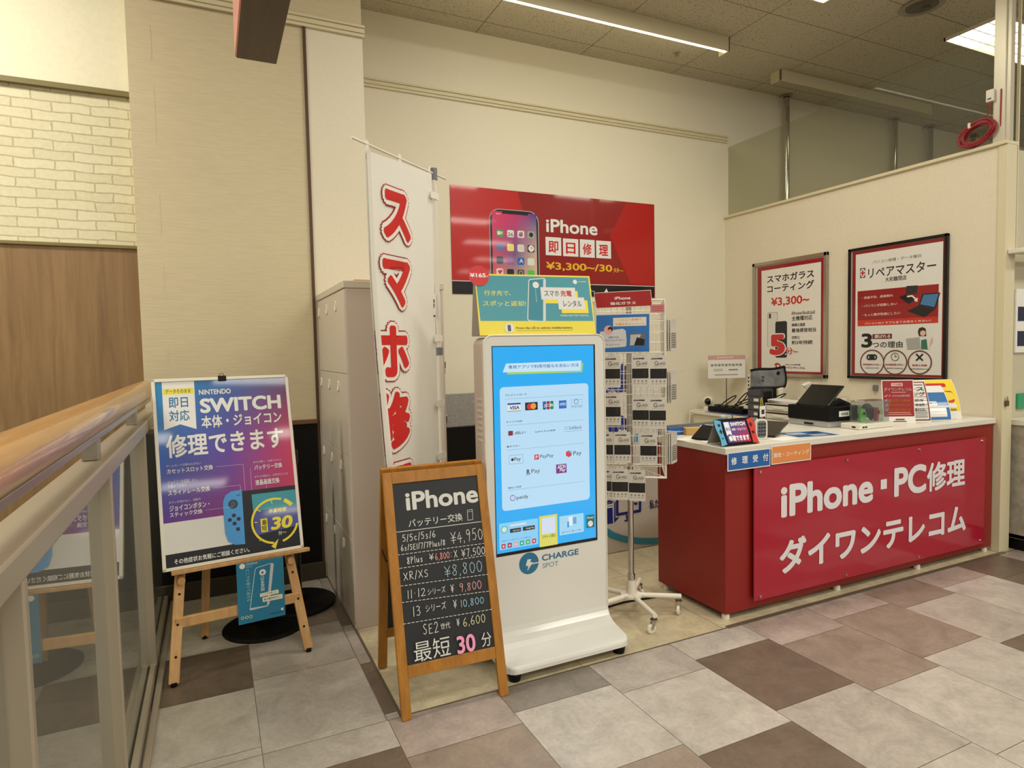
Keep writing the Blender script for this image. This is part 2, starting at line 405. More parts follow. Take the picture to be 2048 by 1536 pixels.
  ('l',[(0.2811,0.4663),(0.2927,0.4658)],0.0026,(215,215,210)),
  ('l',[(0.2997,0.4655),(0.3113,0.465)],0.0026,(215,215,210)),
  ('l',[(0.3184,0.4647),(0.3299,0.4642)],0.0026,(215,215,210)),
  ('l',[(0.337,0.4639),(0.3486,0.4633)],0.0026,(215,215,210)),
  ('l',[(0.3557,0.463),(0.3672,0.4625)],0.0026,(215,215,210)),
  ('l',[(0.3743,0.4622),(0.3859,0.4617)],0.0026,(215,215,210)),
  ('l',[(0.3929,0.4614),(0.4045,0.4609)],0.0026,(215,215,210)),
  ('l',[(0.4116,0.4606),(0.4231,0.4601)],0.0026,(215,215,210)),
  ('l',[(0.4302,0.4597),(0.4418,0.4592)],0.0026,(215,215,210)),
  ('l',[(0.0374,0.3877),(0.0492,0.3874)],0.0026,(215,215,210)),
  ('l',[(0.0564,0.3872),(0.0681,0.3869)],0.0026,(215,215,210)),
  ('l',[(0.0753,0.3868),(0.0871,0.3865)],0.0026,(215,215,210)),
  ('l',[(0.0943,0.3863),(0.106,0.3861)],0.0026,(215,215,210)),
  ('l',[(0.1133,0.3859),(0.125,0.3856)],0.0026,(215,215,210)),
  ('l',[(0.1322,0.3855),(0.144,0.3852)],0.0026,(215,215,210)),
  ('l',[(0.1512,0.385),(0.1629,0.3848)],0.0026,(215,215,210)),
  ('l',[(0.1701,0.3846),(0.1819,0.3843)],0.0026,(215,215,210)),
  ('l',[(0.1891,0.3842),(0.2009,0.3839)],0.0026,(215,215,210)),
  ('l',[(0.2081,0.3837),(0.2198,0.3835)],0.0026,(215,215,210)),
  ('l',[(0.227,0.3833),(0.2388,0.383)],0.0026,(215,215,210)),
  ('l',[(0.246,0.3829),(0.2578,0.3826)],0.0026,(215,215,210)),
  ('l',[(0.265,0.3824),(0.2767,0.3821)],0.0026,(215,215,210)),
  ('l',[(0.2839,0.382),(0.2957,0.3817)],0.0026,(215,215,210)),
  ('l',[(0.3029,0.3815),(0.3146,0.3813)],0.0026,(215,215,210)),
  ('l',[(0.3219,0.3811),(0.3336,0.3808)],0.0026,(215,215,210)),
  ('l',[(0.3408,0.3807),(0.3526,0.3804)],0.0026,(215,215,210)),
  ('l',[(0.3598,0.3802),(0.3715,0.38)],0.0026,(215,215,210)),
  ('l',[(0.3787,0.3798),(0.3905,0.3795)],0.0026,(215,215,210)),
  ('l',[(0.3977,0.3794),(0.4095,0.3791)],0.0026,(215,215,210)),
  ('l',[(0.4167,0.3789),(0.4284,0.3787)],0.0026,(215,215,210)),
  ('l',[(0.4356,0.3785),(0.4474,0.3782)],0.0026,(215,215,210)),
  ('c','8Plus',0.0761,0.6342,0.1494,0.6638,(215,215,210),0.0027),
  ('c','¥',0.1788,0.635,0.1982,0.6609,(215,215,210),0.0027),
  ('c','6,800',0.2042,0.6322,0.2723,0.6613,(225,150,145),0.0027),
  ('t', ':', 0.28, 0.6364, 0.2822, 0.6569, (215, 215, 210), 0, 0, 0),
  ('c','X',0.2927,0.6317,0.3095,0.6616,(215,215,210),0.0027),
  ('c','¥7,500',0.3293,0.6263,0.4439,0.6613,(215,215,210),0.0027),
  ('c','XR/XS',0.0543,0.5674,0.1681,0.6014,(215,215,210),0.0027),
  ('c','¥8,800',0.2408,0.5532,0.422,0.6015,(165,195,205),0.0027),
  ('c','11・12',0.0636,0.4884,0.1481,0.524,(215,215,210),0.0027),
  ('t', 'シリーズ', 0.1566, 0.4892, 0.2379, 0.5167, (215, 215, 210), 0, 0, 0),
  ('c','¥',0.2626,0.4829,0.2766,0.5137,(215,215,210),0.0027),
  ('c','9,800',0.3021,0.4781,0.4089,0.513,(220,160,160),0.0027),
  ('c','13',0.0814,0.4109,0.1185,0.4511,(215,215,210),0.0027),
  ('t', 'シリーズ', 0.1404, 0.4194, 0.2333, 0.4509, (215, 215, 210), 0, 0, 0),
  ('c','¥',0.2676,0.4131,0.2829,0.4465,(215,215,210),0.0027),
  ('c','10,800',0.2998,0.4124,0.4121,0.4426,(150,195,215),0.0027),
  ('c','SE2',0.1191,0.3287,0.1906,0.374,(215,215,210),0.0027),
  ('t', '世代', 0.1998, 0.3351, 0.2433, 0.3616, (215, 215, 210), 0, 0, 0),
  ('c','¥',0.2745,0.3365,0.2868,0.3652,(215,215,210),0.0027),
  ('c','6,600',0.302,0.3299,0.4096,0.3666,(215,215,165),0.0027),
  ('t', '最短', 0.0723, 0.223, 0.2342, 0.3055, (215, 215, 210), 0, 0, 0),
  ('t', '30', 0.2653, 0.2184, 0.3514, 0.2939, (240, 160, 195), 0.03, 0, 0),
  ('t', '分', 0.3809, 0.2268, 0.4286, 0.287, (215, 215, 210), 0, 0, 0)]),
 'topper': ((1.182, 2.854, 1.615), (0.9955, -0.0949, 0.0), (0.0201, 0.2104, 0.9774), [('p',[(0.0038,0.3058),(0.6211,0.3057),(0.6232,0.0706),(0.0093,0.0736)],(62,150,165)),
  ('t', '行き先で、', 0.0403, 0.2033, 0.1804, 0.2291, (225, 215, 90), 0.02, 0, 0.1),
  ('t', 'スポッと返却!', 0.0292, 0.1486, 0.2563, 0.1767, (225, 215, 90), 0.02, 0, 0.1),
  ('l',[(0.2875,0.2888),(0.37,0.2969),(0.3759,0.2878),(0.3534,0.0803),(0.34,0.0687),(0.2665,0.0723),(0.2575,0.0819),(0.2841,0.2822),(0.293,0.2902)],0.0045,(225,225,225)),
  ('p',[(0.2884,0.2849),(0.3625,0.2915),(0.3384,0.079),(0.2636,0.0832)],(40,135,155)),
  ('p',[(0.3639,0.2915),(0.3772,0.2878),(0.3554,0.0738),(0.3398,0.0674)],(215,215,215)),
  ('e',0.3197,0.2606,0.017,(232,232,228)),
  ('t', 'CHARGE', 0.3134, 0.1695, 0.3169, 0.239, (232, 232, 228), 0.03, -90, 0),
  ('r',0.3629,0.1641,0.5503,0.2311,(240,222,60)),
  ('r',0.4484,0.1124,0.6011,0.1814,(240,222,60)),
  ('r',0.343,0.1839,0.5371,0.2492,(225,225,222)),
  ('r',0.4334,0.1324,0.5835,0.1964,(225,225,222)),
  ('t', 'スマホ', 0.3617, 0.2011, 0.4444, 0.2324, (60, 75, 80), 0.02, 0, 0),
  ('t', '充電', 0.4515, 0.201, 0.5158, 0.2335, (190, 40, 40), 0.03, 0, 0),
  ('t', 'レンタル', 0.4622, 0.1469, 0.566, 0.1801, (60, 75, 80), 0.02, 0, 0),
  ('e',0.5413,0.28,0.0121,(232,232,228)),
  ('t', 'CHARGE', 0.5597, 0.2784, 0.6055, 0.285, (232, 232, 228), 0.02, 0, 0),
  ('t', 'MOBILE BATTERY RENTAL', 0.4397, 0.0952, 0.599, 0.1047, (232, 232, 228), 0.02, 0, 0),
  ('e',0.155,0.0369,0.0247,(225,225,225)),
  ('rr',0.1461,0.0192,0.1637,0.0527,0.006,(70,80,85)),
  ('t', 'From the US to unlock mobile battery.', 0.1928, 0.0274, 0.5025, 0.0429, (90, 85, 40), 0.01, 0, 0),
  ('l',[(0.1908,0.0227),(0.4984,0.0222)],0.001,(90,85,40))]),
 'disc': ((1.182, 2.849, 1.615), (0.9955, -0.0949, 0.0), (0.0201, 0.2104, 0.9774), [('e',0.0199,0.3094,0.0526,(205,25,35)),
  ('t', '¥165', -0.0258, 0.3006, 0.0562, 0.323, (232, 232, 228), 0.045, 0, 0),
  ('t', '円', 0.0589, 0.3021, 0.0679, 0.3096, (232, 232, 228), 0.02, 0, 0)]),
 'screen': ((1.18, 2.797, 0.0), (1.0, 0.0, 0.0), (-0.0, 0.0, 1.0), [('r',0.0423,0.5528,0.6141,1.565,(6,176,252)),
  ('p',[(0.1135,1.4413),(0.5343,1.4335),(0.5417,1.4746),(0.5507,1.4744),(0.5439,1.4268),(0.1198,1.4297)],(170,215,90)),
  ('p',[(0.1124,1.4828),(0.5405,1.4868),(0.5344,1.4347),(0.0936,1.4408)],(205,236,255)),
  ('t', '専用アプリで利用可能なお支払い方法', 0.1242, 1.4561, 0.5236, 1.4741, (40, 110, 175), 0.02, 0, 0),
  ('rr',0.0754,0.7603,0.5792,1.3689,0.02,(190,229,255)),
  ('t', 'クレジットカード', 0.1043, 1.3232, 0.222, 1.3344, (40, 50, 60), 0.02, 0, 0),
  ('l',[(0.1051,1.3102),(0.5509,1.3107)],0.001,(90,120,145)),
  ('r',0.1152,1.2467,0.1862,1.2885,(225,240,250)),
  ('r',0.1152,1.2809,0.187,1.2885,(30,50,110)),
  ('r',0.1144,1.2467,0.1862,1.251,(200,150,60)),
  ('t', 'VISA', 0.1276, 1.257, 0.1783, 1.2745, (25, 50, 120), 0.04, 0, 0.2),
  ('l',[(0.1163,1.2485),(0.1862,1.2485)],0.0025,(205,160,70)),
  ('r',0.2109,1.2484,0.2812,1.2876,(20,22,30)),
  ('e',0.2359,1.2671,0.0151,(215,40,40)),
  ('e',0.2566,1.2678,0.0152,(240,160,40)),
  ('rr',0.31,1.2463,0.3281,1.2878,0.004,(20,90,170)),
  ('rr',0.3311,1.2463,0.3494,1.2879,0.004,(160,30,50)),
  ('rr',0.3523,1.2462,0.3707,1.288,0.004,(30,130,70)),
  ('t', 'JCB', 0.3153, 1.257, 0.3688, 1.2738, (232, 232, 228), 0.03, 0, 0),
  ('r',0.4023,1.2462,0.4464,1.2872,(25,105,200)),
  ('t', 'AMEX', 0.4057, 1.2609, 0.4438, 1.2757, (232, 232, 228), 0.02, 0, 0),
  ('l',[(0.4742,1.2866),(0.5393,1.2883),(0.5393,1.2472),(0.4742,1.2465),(0.4742,1.2866)],0.001,(80,120,150)),
  ('o',0.5042,1.2767,0.0118,0.0025,(40,80,120),0,360),
  ('t', 'Diners Club', 0.4796, 1.2513, 0.5349, 1.2589, (60, 90, 120), 0.01, 0, 0),
  ('t', 'キャリア決済', 0.1059, 1.1929, 0.1932, 1.2019, (40, 50, 60), 0.02, 0, 0),
  ('l',[(0.1074,1.1811),(0.5487,1.1811)],0.001,(90,120,145)),
  ('rr',0.1154,1.13,0.141,1.1532,0.003,(130,30,45)),
  ('t', 'd払い', 0.1502, 1.1333, 0.2096, 1.1494, (40, 40, 50), 0.02, 0, 0),
  ('t', 'auかんたん決済', 0.263, 1.1345, 0.3778, 1.1429, (40, 50, 60), 0.03, 0, 0),
  ('l',[(0.4315,1.1495),(0.452,1.15)],0.0014,(40,50,60)),
  ('l',[(0.4313,1.1394),(0.4518,1.1398)],0.0014,(40,50,60)),
  ('t', 'SoftBank', 0.4578, 1.1358, 0.5344, 1.1521, (90, 100, 110), 0.0, 0, 0),
  ('l',[(0.4311,1.1267),(0.5365,1.1273)],0.0014,(110,130,150)),
  ('t', '電子マネー', 0.1051, 1.0717, 0.1789, 1.081, (40, 50, 60), 0.02, 0, 0),
  ('l',[(0.1057,1.0592),(0.5464,1.0596)],0.001,(90,120,145)),
  ('l',[(0.1164,1.032),(0.1922,1.0319),(0.1926,0.988),(0.1168,0.9898),(0.1164,1.032)],0.001,(30,40,50)),
  ('e',0.1347,1.0107,0.0074,(18,18,20)),
  ('t', 'Pay', 0.1444, 0.9978, 0.1805, 1.0208, (25, 30, 40), 0.01, 0, 0),
  ('rr',0.2561,0.9983,0.2814,1.0243,0.003,(215,40,60)),
  ('t', 'P', 0.263, 1.0025, 0.2759, 1.0193, (232, 232, 228), 0.03, 0, 0),
  ('t', 'PayPay', 0.2889, 0.9981, 0.3649, 1.0213, (40, 45, 55), 0.0, 0, 0),
  ('p',[(0.4546,1.0288),(0.4714,1.0203),(0.471,1.0011),(0.4547,0.9936),(0.4373,1.0029),(0.4377,1.022)],(220,50,60)),
  ('p',[(0.4546,1.0288),(0.4714,1.0203),(0.4712,1.0113),(0.4552,1.0179)],(90,150,240)),
  ('t', 'Pay', 0.4817, 0.9938, 0.5303, 1.0219, (40, 45, 55), 0.0, 0, 0),
  ('t', 'R', 0.211, 0.9297, 0.2298, 0.954, (30, 30, 50), 0.03, 0, 0),
  ('l',[(0.2091,0.9269),(0.2298,0.9285)],0.002,(30,30,50)),
  ('t', 'Pay', 0.2372, 0.9265, 0.2855, 0.9532, (60, 70, 80), -0.01, 0, 0),
  ('r',0.3786,0.9164,0.4394,0.9626,(120,30,130)),
  ('t', 'AEON', 0.3857, 0.9392, 0.4347, 0.9593, (232, 232, 228), 0.03, 0, 0.2),
  ('t', 'Pay', 0.3984, 0.9201, 0.4343, 0.9403, (232, 232, 228), 0.03, 0, 0.2),
  ('t', '後払い決済', 0.1068, 0.8681, 0.179, 0.8781, (40, 50, 60), 0.02, 0, 0),
  ('l',[(0.1078,0.8614),(0.5483,0.8598)],0.001,(90,120,145)),
  ('o',0.1318,0.8217,0.0136,0.003,(120,60,160),60,400),
  ('l',[(0.1318,0.8217),(0.1321,0.834),(0.1441,0.8301)],0.002,(235,100,140)),
  ('t', 'paidy', 0.1529, 0.8064, 0.2175, 0.8291, (30, 35, 60), 0.005, 0, 0),
  ('rr',0.0541,0.6327,0.2682,0.7026,0.005,(140,212,252)),
  ('rr',0.0538,0.5708,0.2676,0.6352,0.005,(140,212,252)),
  ('e',0.0819,0.6699,0.0196,(90,200,205)),
  ('e',0.0819,0.6699,0.0128,(232,232,228)),
  ('rr',0.1139,0.681,0.2023,0.6901,0.0005,(232,232,228)),
  ('rr',0.1121,0.6489,0.1728,0.6687,0.003,(25,30,35)),
  ('t', 'App Store', 0.1281, 0.6532, 0.1688, 0.6615, (232, 232, 228), 0.01, 0, 0),
  ('rr',0.1828,0.6492,0.2503,0.6699,0.003,(25,30,35)),
  ('t', 'Google Play', 0.2006, 0.6535, 0.2462, 0.6637, (232, 232, 228), 0.01, 0, 0),
  ('t', 'WEBアプリ QRスキャンして借りる', 0.064, 0.61, 0.2251, 0.6171, (60, 90, 120), 0.01, 0, 0),
  ('rr',0.0649,0.5766,0.0871,0.5997,0.003,(200,40,80)),
  ('e',0.076,0.5875,0.0048,(232,232,228)),
  ('rr',0.0979,0.577,0.1202,0.6003,0.003,(150,35,65)),
  ('e',0.109,0.588,0.0048,(232,232,228)),
  ('rr',0.1311,0.5775,0.1537,0.6008,0.003,(235,165,150)),
  ('e',0.1423,0.5886,0.0049,(232,232,228)),
  ('rr',0.1646,0.578,0.1874,0.6014,0.003,(30,170,140)),
  ('e',0.176,0.5891,0.0049,(232,232,228)),
  ('rr',0.1984,0.5784,0.2215,0.602,0.003,(50,185,90)),
  ('e',0.2099,0.5896,0.0049,(232,232,228)),
  ('rr',0.2326,0.5789,0.2558,0.6026,0.003,(200,55,70)),
  ('e',0.2442,0.5902,0.0049,(232,232,228)),
  ('r',0.2754,0.5527,0.3787,0.71,(225,220,95)),
  ('r',0.29,0.6167,0.3669,0.6986,(215,228,248)),
  ('t', 'スキャン読込', 0.2882, 0.594, 0.3686, 0.6121, (60, 80, 60), 0.02, 0, 0),
  ('rr',0.3908,0.5958,0.5355,0.6947,0.004,(165,222,253)),
  ('rr',0.4447,0.6389,0.4697,0.6863,0.003,(235,245,250)),
  ('rr',0.4704,0.6443,0.4921,0.6797,0.003,(90,170,220)),
  ('r',0.4369,0.631,0.4474,0.6615,(60,150,215)),
  ('t', 'QRスキャン ▶ レンタル', 0.4031, 0.6043, 0.5213, 0.6147, (50, 80, 110), 0.01, 0, 0),
  ('r',0.552,0.6115,0.6012,0.6786,(20,100,85)),
  ('t', 'Power', 0.558, 0.6595, 0.5974, 0.6713, (232, 232, 228), 0.02, 0, 0),
  ('e',0.5763,0.6327,0.0154,(232,232,228)),
  ('l',[(0.5633,0.6246),(0.5902,0.644)],0.002,(20,100,85))]),
 'logo': ((1.18, 2.797, 0.0), (1.0, 0.0, 0.0), (-0.0, 0.0, 1.0), [('e',0.2174,0.4777,0.0551,(40,112,148)),
  ('p',[(0.2173,0.4764),(0.2748,0.4758),(0.2747,0.4707),(0.2172,0.4701)],(225,224,218)),
  ('p',[(0.2088,0.498),(0.2296,0.4978),(0.2244,0.4816),(0.2397,0.4803),(0.2075,0.4402),(0.2136,0.4657),(0.1991,0.4668)],(225,224,218)),
  ('t', 'CHARGE', 0.2911, 0.4768, 0.5079, 0.5088, (40, 112, 148), 0.03, 0, 0),
  ('t', 'SPOT', 0.2937, 0.4393, 0.3867, 0.4638, (110, 150, 170), -0.01, 0, 0)]),
 'header': ((2.0331, 2.8187, 0.0), (0.811, -0.585, 0.0), (0.0, 0.0, 1.0), [('p',[(-0.1845,1.8485),(0.1186,1.8529),(0.1258,1.768),(-0.1712,1.7628)],(215,205,200)),
  ('p',[(-0.1814,1.8452),(0.1162,1.8496),(0.1225,1.7696),(-0.1692,1.7656)],(165,35,35)),
  ('t', 'iPhone', -0.0733, 1.8061, 0.0108, 1.8225, (232, 232, 228), 0.03, 0, 0),
  ('t', '強化ガラス', -0.0964, 1.7786, 0.0398, 1.795, (232, 232, 228), 0.03, 0, 0)]),
 'promo': ((2.0348, 2.8212, 0.0), (0.811, -0.585, 0.0), (0.0, 0.0, 1.0), [('p',[(-0.1742,1.7321),(0.1122,1.7297),(0.1104,1.5202),(-0.177,1.522)],(215,215,212)),
  ('p',[(-0.1718,1.7264),(0.1091,1.726),(0.1073,1.5241),(-0.1744,1.5264)],(45,110,180)),
  ('p',[(-0.0819,1.7098),(0.0936,1.7109),(0.0932,1.6641),(-0.0824,1.6638)],(225,215,200)),
  ('t', 'レビュー投稿で', -0.0539, 1.6923, 0.0683, 1.7046, (225, 160, 60), 0.03, 0, 0),
  ('t', 'お得なキャンペーン', -0.0713, 1.668, 0.0849, 1.6811, (225, 160, 60), 0.03, 0, 0),
  ('p',[(-0.1534,1.6365),(-0.0311,1.6508),(-0.0157,1.6393),(-0.0116,1.5857),(-0.0135,1.5574),(-0.0229,1.5528),(-0.1388,1.5473),(-0.1558,1.5731)],(205,205,205)),
  ('e',-0.1068,1.6448,0.0251,(225,170,165)),
  ('e',-0.0973,1.6493,0.0141,(45,30,35)),
  ('e',-0.1006,1.6399,0.0094,(215,165,155)),
  ('t', '抽選で20名', -0.1072, 1.6009, -0.0541, 1.6101, (70, 90, 120), 0.02, 0, 0),
  ('t', 'ガラスフィルムプレゼント', -0.1429, 1.5843, -0.021, 1.5951, (70, 80, 100), 0.02, 0, 0),
  ('t', '★★★★★', -0.1228, 1.5612, -0.0461, 1.5714, (150, 150, 150), 0.0, 0, 0),
  ('p',[(0.0043,1.6237),(0.0861,1.6242),(0.0855,1.5568),(0.0036,1.5586)],(105,105,105)),
  ('p',[(0.0089,1.6167),(0.0645,1.6185),(0.0423,1.5593),(0.0052,1.5601)],(185,185,185)),
  ('p',[(0.0428,1.6033),(0.0842,1.5898),(0.0809,1.5585),(0.0269,1.5597)],(25,22,22))]),
 'tag': ((2.036, 2.8228, 0.0), (0.811, -0.585, 0.0), (0.0, 0.0, 1.0), [('p',[(0.1145,1.7749),(0.1876,1.7756),(0.1873,1.7321),(0.1153,1.7328)],(205,120,120)),
  ('l',[(0.1241,1.7637),(0.1291,1.7666)],0.002,(110,30,30)),
  ('l',[(0.1315,1.7634),(0.1363,1.7614)],0.002,(110,30,30)),
  ('l',[(0.1388,1.7632),(0.1437,1.7624)],0.002,(110,30,30)),
  ('l',[(0.1461,1.7629),(0.151,1.7634)],0.002,(110,30,30)),
  ('l',[(0.1534,1.7627),(0.1583,1.7644)],0.002,(110,30,30)),
  ('l',[(0.1607,1.7625),(0.1656,1.7654)],0.002,(110,30,30)),
  ('l',[(0.168,1.7622),(0.1729,1.7602)],0.002,(110,30,30)),
  ('l',[(0.1753,1.762),(0.1802,1.7612)],0.002,(110,30,30)),
  ('l',[(0.1241,1.7543),(0.129,1.7573)],0.002,(110,30,30)),
  ('l',[(0.1314,1.7541),(0.1363,1.7521)],0.002,(110,30,30)),
  ('l',[(0.1387,1.7539),(0.1436,1.7531)],0.002,(110,30,30)),
  ('l',[(0.146,1.7536),(0.1509,1.7541)],0.002,(110,30,30)),
  ('l',[(0.1533,1.7534),(0.1582,1.7551)],0.002,(110,30,30)),
  ('l',[(0.1607,1.7532),(0.1655,1.7561)],0.002,(110,30,30)),
  ('l',[(0.168,1.7529),(0.1728,1.7509)],0.002,(110,30,30)),
  ('l',[(0.1753,1.7527),(0.1801,1.7519)],0.002,(110,30,30)),
  ('l',[(0.124,1.7434),(0.1289,1.7464)],0.002,(110,30,30)),
  ('l',[(0.1313,1.7432),(0.1362,1.7412)],0.002,(110,30,30)),
  ('l',[(0.1386,1.743),(0.1435,1.7422)],0.002,(110,30,30)),
  ('l',[(0.1459,1.7427),(0.1508,1.7432)],0.002,(110,30,30)),
  ('l',[(0.1533,1.7425),(0.1581,1.7442)],0.002,(110,30,30)),
  ('l',[(0.1606,1.7423),(0.1655,1.7452)],0.002,(110,30,30)),
  ('l',[(0.1679,1.7421),(0.1727,1.74)],0.002,(110,30,30)),
  ('l',[(0.1752,1.7418),(0.18,1.741)],0.002,(110,30,30))]),
 'redsign': ((1.955, 5.325, 2.056), (1.0, 0.0, 0.0), (-0.0, 0.0, 1.0), [('p',[(-0.0003,0.9529),(0.6591,0.9478),(0.895,0.161),(0.8876,0.0924),(-0.0033,0.1151)],(190,28,24)),
  ('p',[(1.8747,0.9485),(2.2123,0.9458),(2.2079,0.1245),(1.9191,0.1344),(1.6743,0.5991)],(178,28,24)),
  ('r',-0.0054,-0.0198,2.2107,0.1131,(22,20,22)),
  ('l',[(-0.0054,0.1151),(2.2107,0.1165)],0.006,(232,232,228)),
  ('rr',0.3676,-0.0292,0.8755,0.7785,0.1,(170,165,165)),
  ('rr',0.3763,-0.0293,0.8659,0.7711,0.095,(18,18,20)),
  ('g',0.3947,-0.0138,0.8495,0.7544,[[(215,120,110),(225,190,160),(230,200,165)],[(215,70,110),(120,90,140),(215,185,165)],[(215,55,105),(205,50,110),(45,60,150)]]),
  ('rr',0.4976,0.7364,0.7648,0.758,0.03,(18,18,20)),
  ('t', '9:41', 0.4354, 0.7264, 0.48, 0.7373, (232, 232, 228), 0.02, 0, 0),
  ('rr',0.4375,0.5262,0.5057,0.5911,0.014,(80,160,80)),
  ('rr',0.5446,0.5265,0.614,0.5919,0.014,(232,232,228)),
  ('rr',0.65,0.5268,0.7205,0.5927,0.014,(232,232,228)),
  ('rr',0.7546,0.5271,0.8263,0.5935,0.014,(170,170,170)),
  ('rr',0.4345,0.4009,0.5028,0.4665,0.014,(90,120,170)),
  ('rr',0.5417,0.4002,0.6111,0.4664,0.014,(240,225,140)),
  ('rr',0.6472,0.3995,0.7177,0.4662,0.014,(232,232,228)),
  ('rr',0.7519,0.3988,0.8236,0.466,0.014,(25,25,25)),
  ('rr',0.4317,0.2814,0.4999,0.3478,0.014,(40,60,80)),
  ('rr',0.5389,0.2797,0.6084,0.3467,0.014,(150,90,170)),
  ('rr',0.6445,0.2781,0.715,0.3456,0.014,(40,100,200)),
  ('rr',0.7493,0.2765,0.821,0.3445,0.014,(220,230,215)),
  ('rr',0.4291,0.172,0.4974,0.239,0.014,(232,232,228)),
  ('rr',0.5364,0.1694,0.6059,0.237,0.014,(30,35,40)),
  ('rr',0.642,0.1669,0.7126,0.2351,0.014,(70,75,80)),
  ('rr',0.7469,0.1645,0.8186,0.2331,0.014,(90,200,90)),
  ('t', '26', 0.5498, 0.5371, 0.6062, 0.5705, (40, 40, 40), -0.01, 0, 0),
  ('rr',0.4461,0.544,0.479,0.5765,0.004,(232,232,228)),
  ('p',[(0.483,0.5686),(0.4979,0.5776),(0.4971,0.5471),(0.4827,0.5544)],(232,232,228)),
  ('e',0.6783,0.5679,0.014,(240,150,40)),
  ('e',0.6923,0.5688,0.014,(90,180,70)),
  ('e',0.678,0.5514,0.0139,(60,120,210)),
  ('e',0.6919,0.5523,0.014,(200,70,140)),
  ('e',0.7916,0.5611,0.0224,(60,60,60)),
  ('e',0.7916,0.5611,0.0106,(20,20,20)),
  ('e',0.79,0.4343,0.0308,(232,232,228)),
  ('l',[(0.79,0.4343),(0.7904,0.453)],0.003,(18,18,20)),
  ('l',[(0.79,0.4343),(0.8067,0.4403)],0.003,(18,18,20)),
  ('l',[(0.6595,0.4516),(0.7153,0.4513)],0.003,(170,170,170)),
  ('l',[(0.6592,0.4361),(0.715,0.4358)],0.003,(170,170,170)),
  ('l',[(0.6589,0.4207),(0.7146,0.4203)],0.003,(170,170,170)),
  ('t', 'A', 0.6627, 0.2956, 0.7049, 0.3352, (232, 232, 228), 0.02, 0, 0),
  ('p',[(0.4635,0.2219),(0.4806,0.2286),(0.4917,0.2188),(0.466,0.1843),(0.4418,0.2089),(0.4512,0.2256)],(225,50,80)),
  ('e',0.6784,0.2034,0.0245,(140,145,150)),
  ('e',0.6784,0.2034,0.0128,(70,75,80)),
  ('t', 'iPhone', 0.9509, 0.596, 1.5252, 0.7224, (232, 232, 228), 0.03, 0, 0),
  ('r',0.9426,0.3809,1.1125,0.5521,(232,232,228)),
  ('t', '即', 0.9733, 0.405, 1.0809, 0.5159, (200, 28, 24), 0.03, 0, 0),
  ('r',1.1317,0.3796,1.3028,0.5479,(232,232,228)),
  ('t', '日', 1.1633, 0.404, 1.2703, 0.5113, (200, 28, 24), 0.03, 0, 0),
  ('r',1.3197,0.3778,1.4892,0.5498,(232,232,228)),
  ('t', '修', 1.3522, 0.4026, 1.4558, 0.5126, (200, 28, 24), 0.03, 0, 0),
  ('r',1.5062,0.3771,1.6804,0.548,(232,232,228)),
  ('t', '理', 1.5396, 0.4022, 1.6461, 0.5104, (200, 28, 24), 0.03, 0, 0),
  ('t', '¥3,300~/30', 0.9428, 0.2366, 1.6918, 0.3186, (240, 185, 50), 0.03, 0, 0),
  ('t', '分~', 1.7032, 0.2444, 1.8271, 0.287, (240, 185, 50), 0.03, 0, 0),
  ('p',[(1.5794,0.024),(1.6201,0.0825),(1.6565,0.0187)],(232,232,228)),
  ('t', 'ト', 1.4296, 0.0333, 1.4876, 0.0672, (232, 232, 228), 0.02, 0, 0)]),
 'coating': ((5.118, 0.0, 0.0), (0.0, -1.0, 0.0), (0.0, 0.0, 1.0), [('r',-4.8527,1.2425,-4.0694,2.3397,(150,35,38)),
  ('r',-4.8019,1.282,-4.101,2.3001,(232,228,218)),
  ('t', 'スマホガラス', -4.7307, 2.1686, -4.1762, 2.2421, (18, 18, 20), 0.03, 0, 0),
  ('t', 'コーティング', -4.7291, 2.0674, -4.1756, 2.1453, (18, 18, 20), 0.03, 0, 0),
  ('t', '¥3,300~', -4.6782, 1.9219, -4.2275, 2.016, (200, 40, 40), 0.03, 0, 0),
  ('rr',-4.7257,1.5202,-4.5965,1.8721,0.02,(165,163,158)),
  ('rr',-4.7197,1.5202,-4.6023,1.8658,0.02,(222,218,208)),
  ('rr',-4.7062,1.8104,-4.6793,1.8591,0.006,(60,60,60)),
  ('rr',-4.6248,1.4151,-4.4819,1.7759,0.02,(30,32,34)),
  ('t', 'iPhone/Android', -4.4279, 1.8322, -4.1652, 1.8629, (18, 18, 20), 0.01, 0, 0),
  ('l',[(-4.4278,1.839),(-4.1652,1.83)],0.003,(18,18,20)),
  ('t', '全機種対応', -4.4263, 1.7735, -4.1905, 1.8197, (18, 18, 20), 0.02, 0, 0),
  ('t', '線維の強度', -4.426, 1.7221, -4.2709, 1.7492, (18, 18, 20), 0.02, 0, 0),
  ('l',[(-4.4259,1.7231),(-4.2708,1.7187)],0.003,(18,18,20)),
  ('t', '最強硬度相当', -4.4258, 1.6601, -4.1514, 1.7003, (18, 18, 20), 0.02, 0, 0),
  ('t', '持続力', -4.4255, 1.6047, -4.3342, 1.6263, (18, 18, 20), 0.02, 0, 0),
  ('l',[(-4.4254,1.6001),(-4.3341,1.599)],0.003,(18,18,20)),
  ('t', '約3年持続', -4.4254, 1.5438, -4.1891, 1.583, (18, 18, 20), 0.02, 0, 0),
  ('t', '5', -4.7103, 1.4312, -4.4904, 1.6593, (232, 232, 228), 0.09, 0, 0),
  ('t', '5', -4.6969, 1.4405, -4.5045, 1.6482, (205, 45, 45), 0.07, 0, 0),
  ('t', '分~', -4.509, 1.4426, -4.3442, 1.5191, (232, 232, 228), 0.06, 0, 0),
  ('t', '分~', -4.502, 1.4471, -4.3496, 1.5144, (205, 45, 45), 0.03, 0, 0),
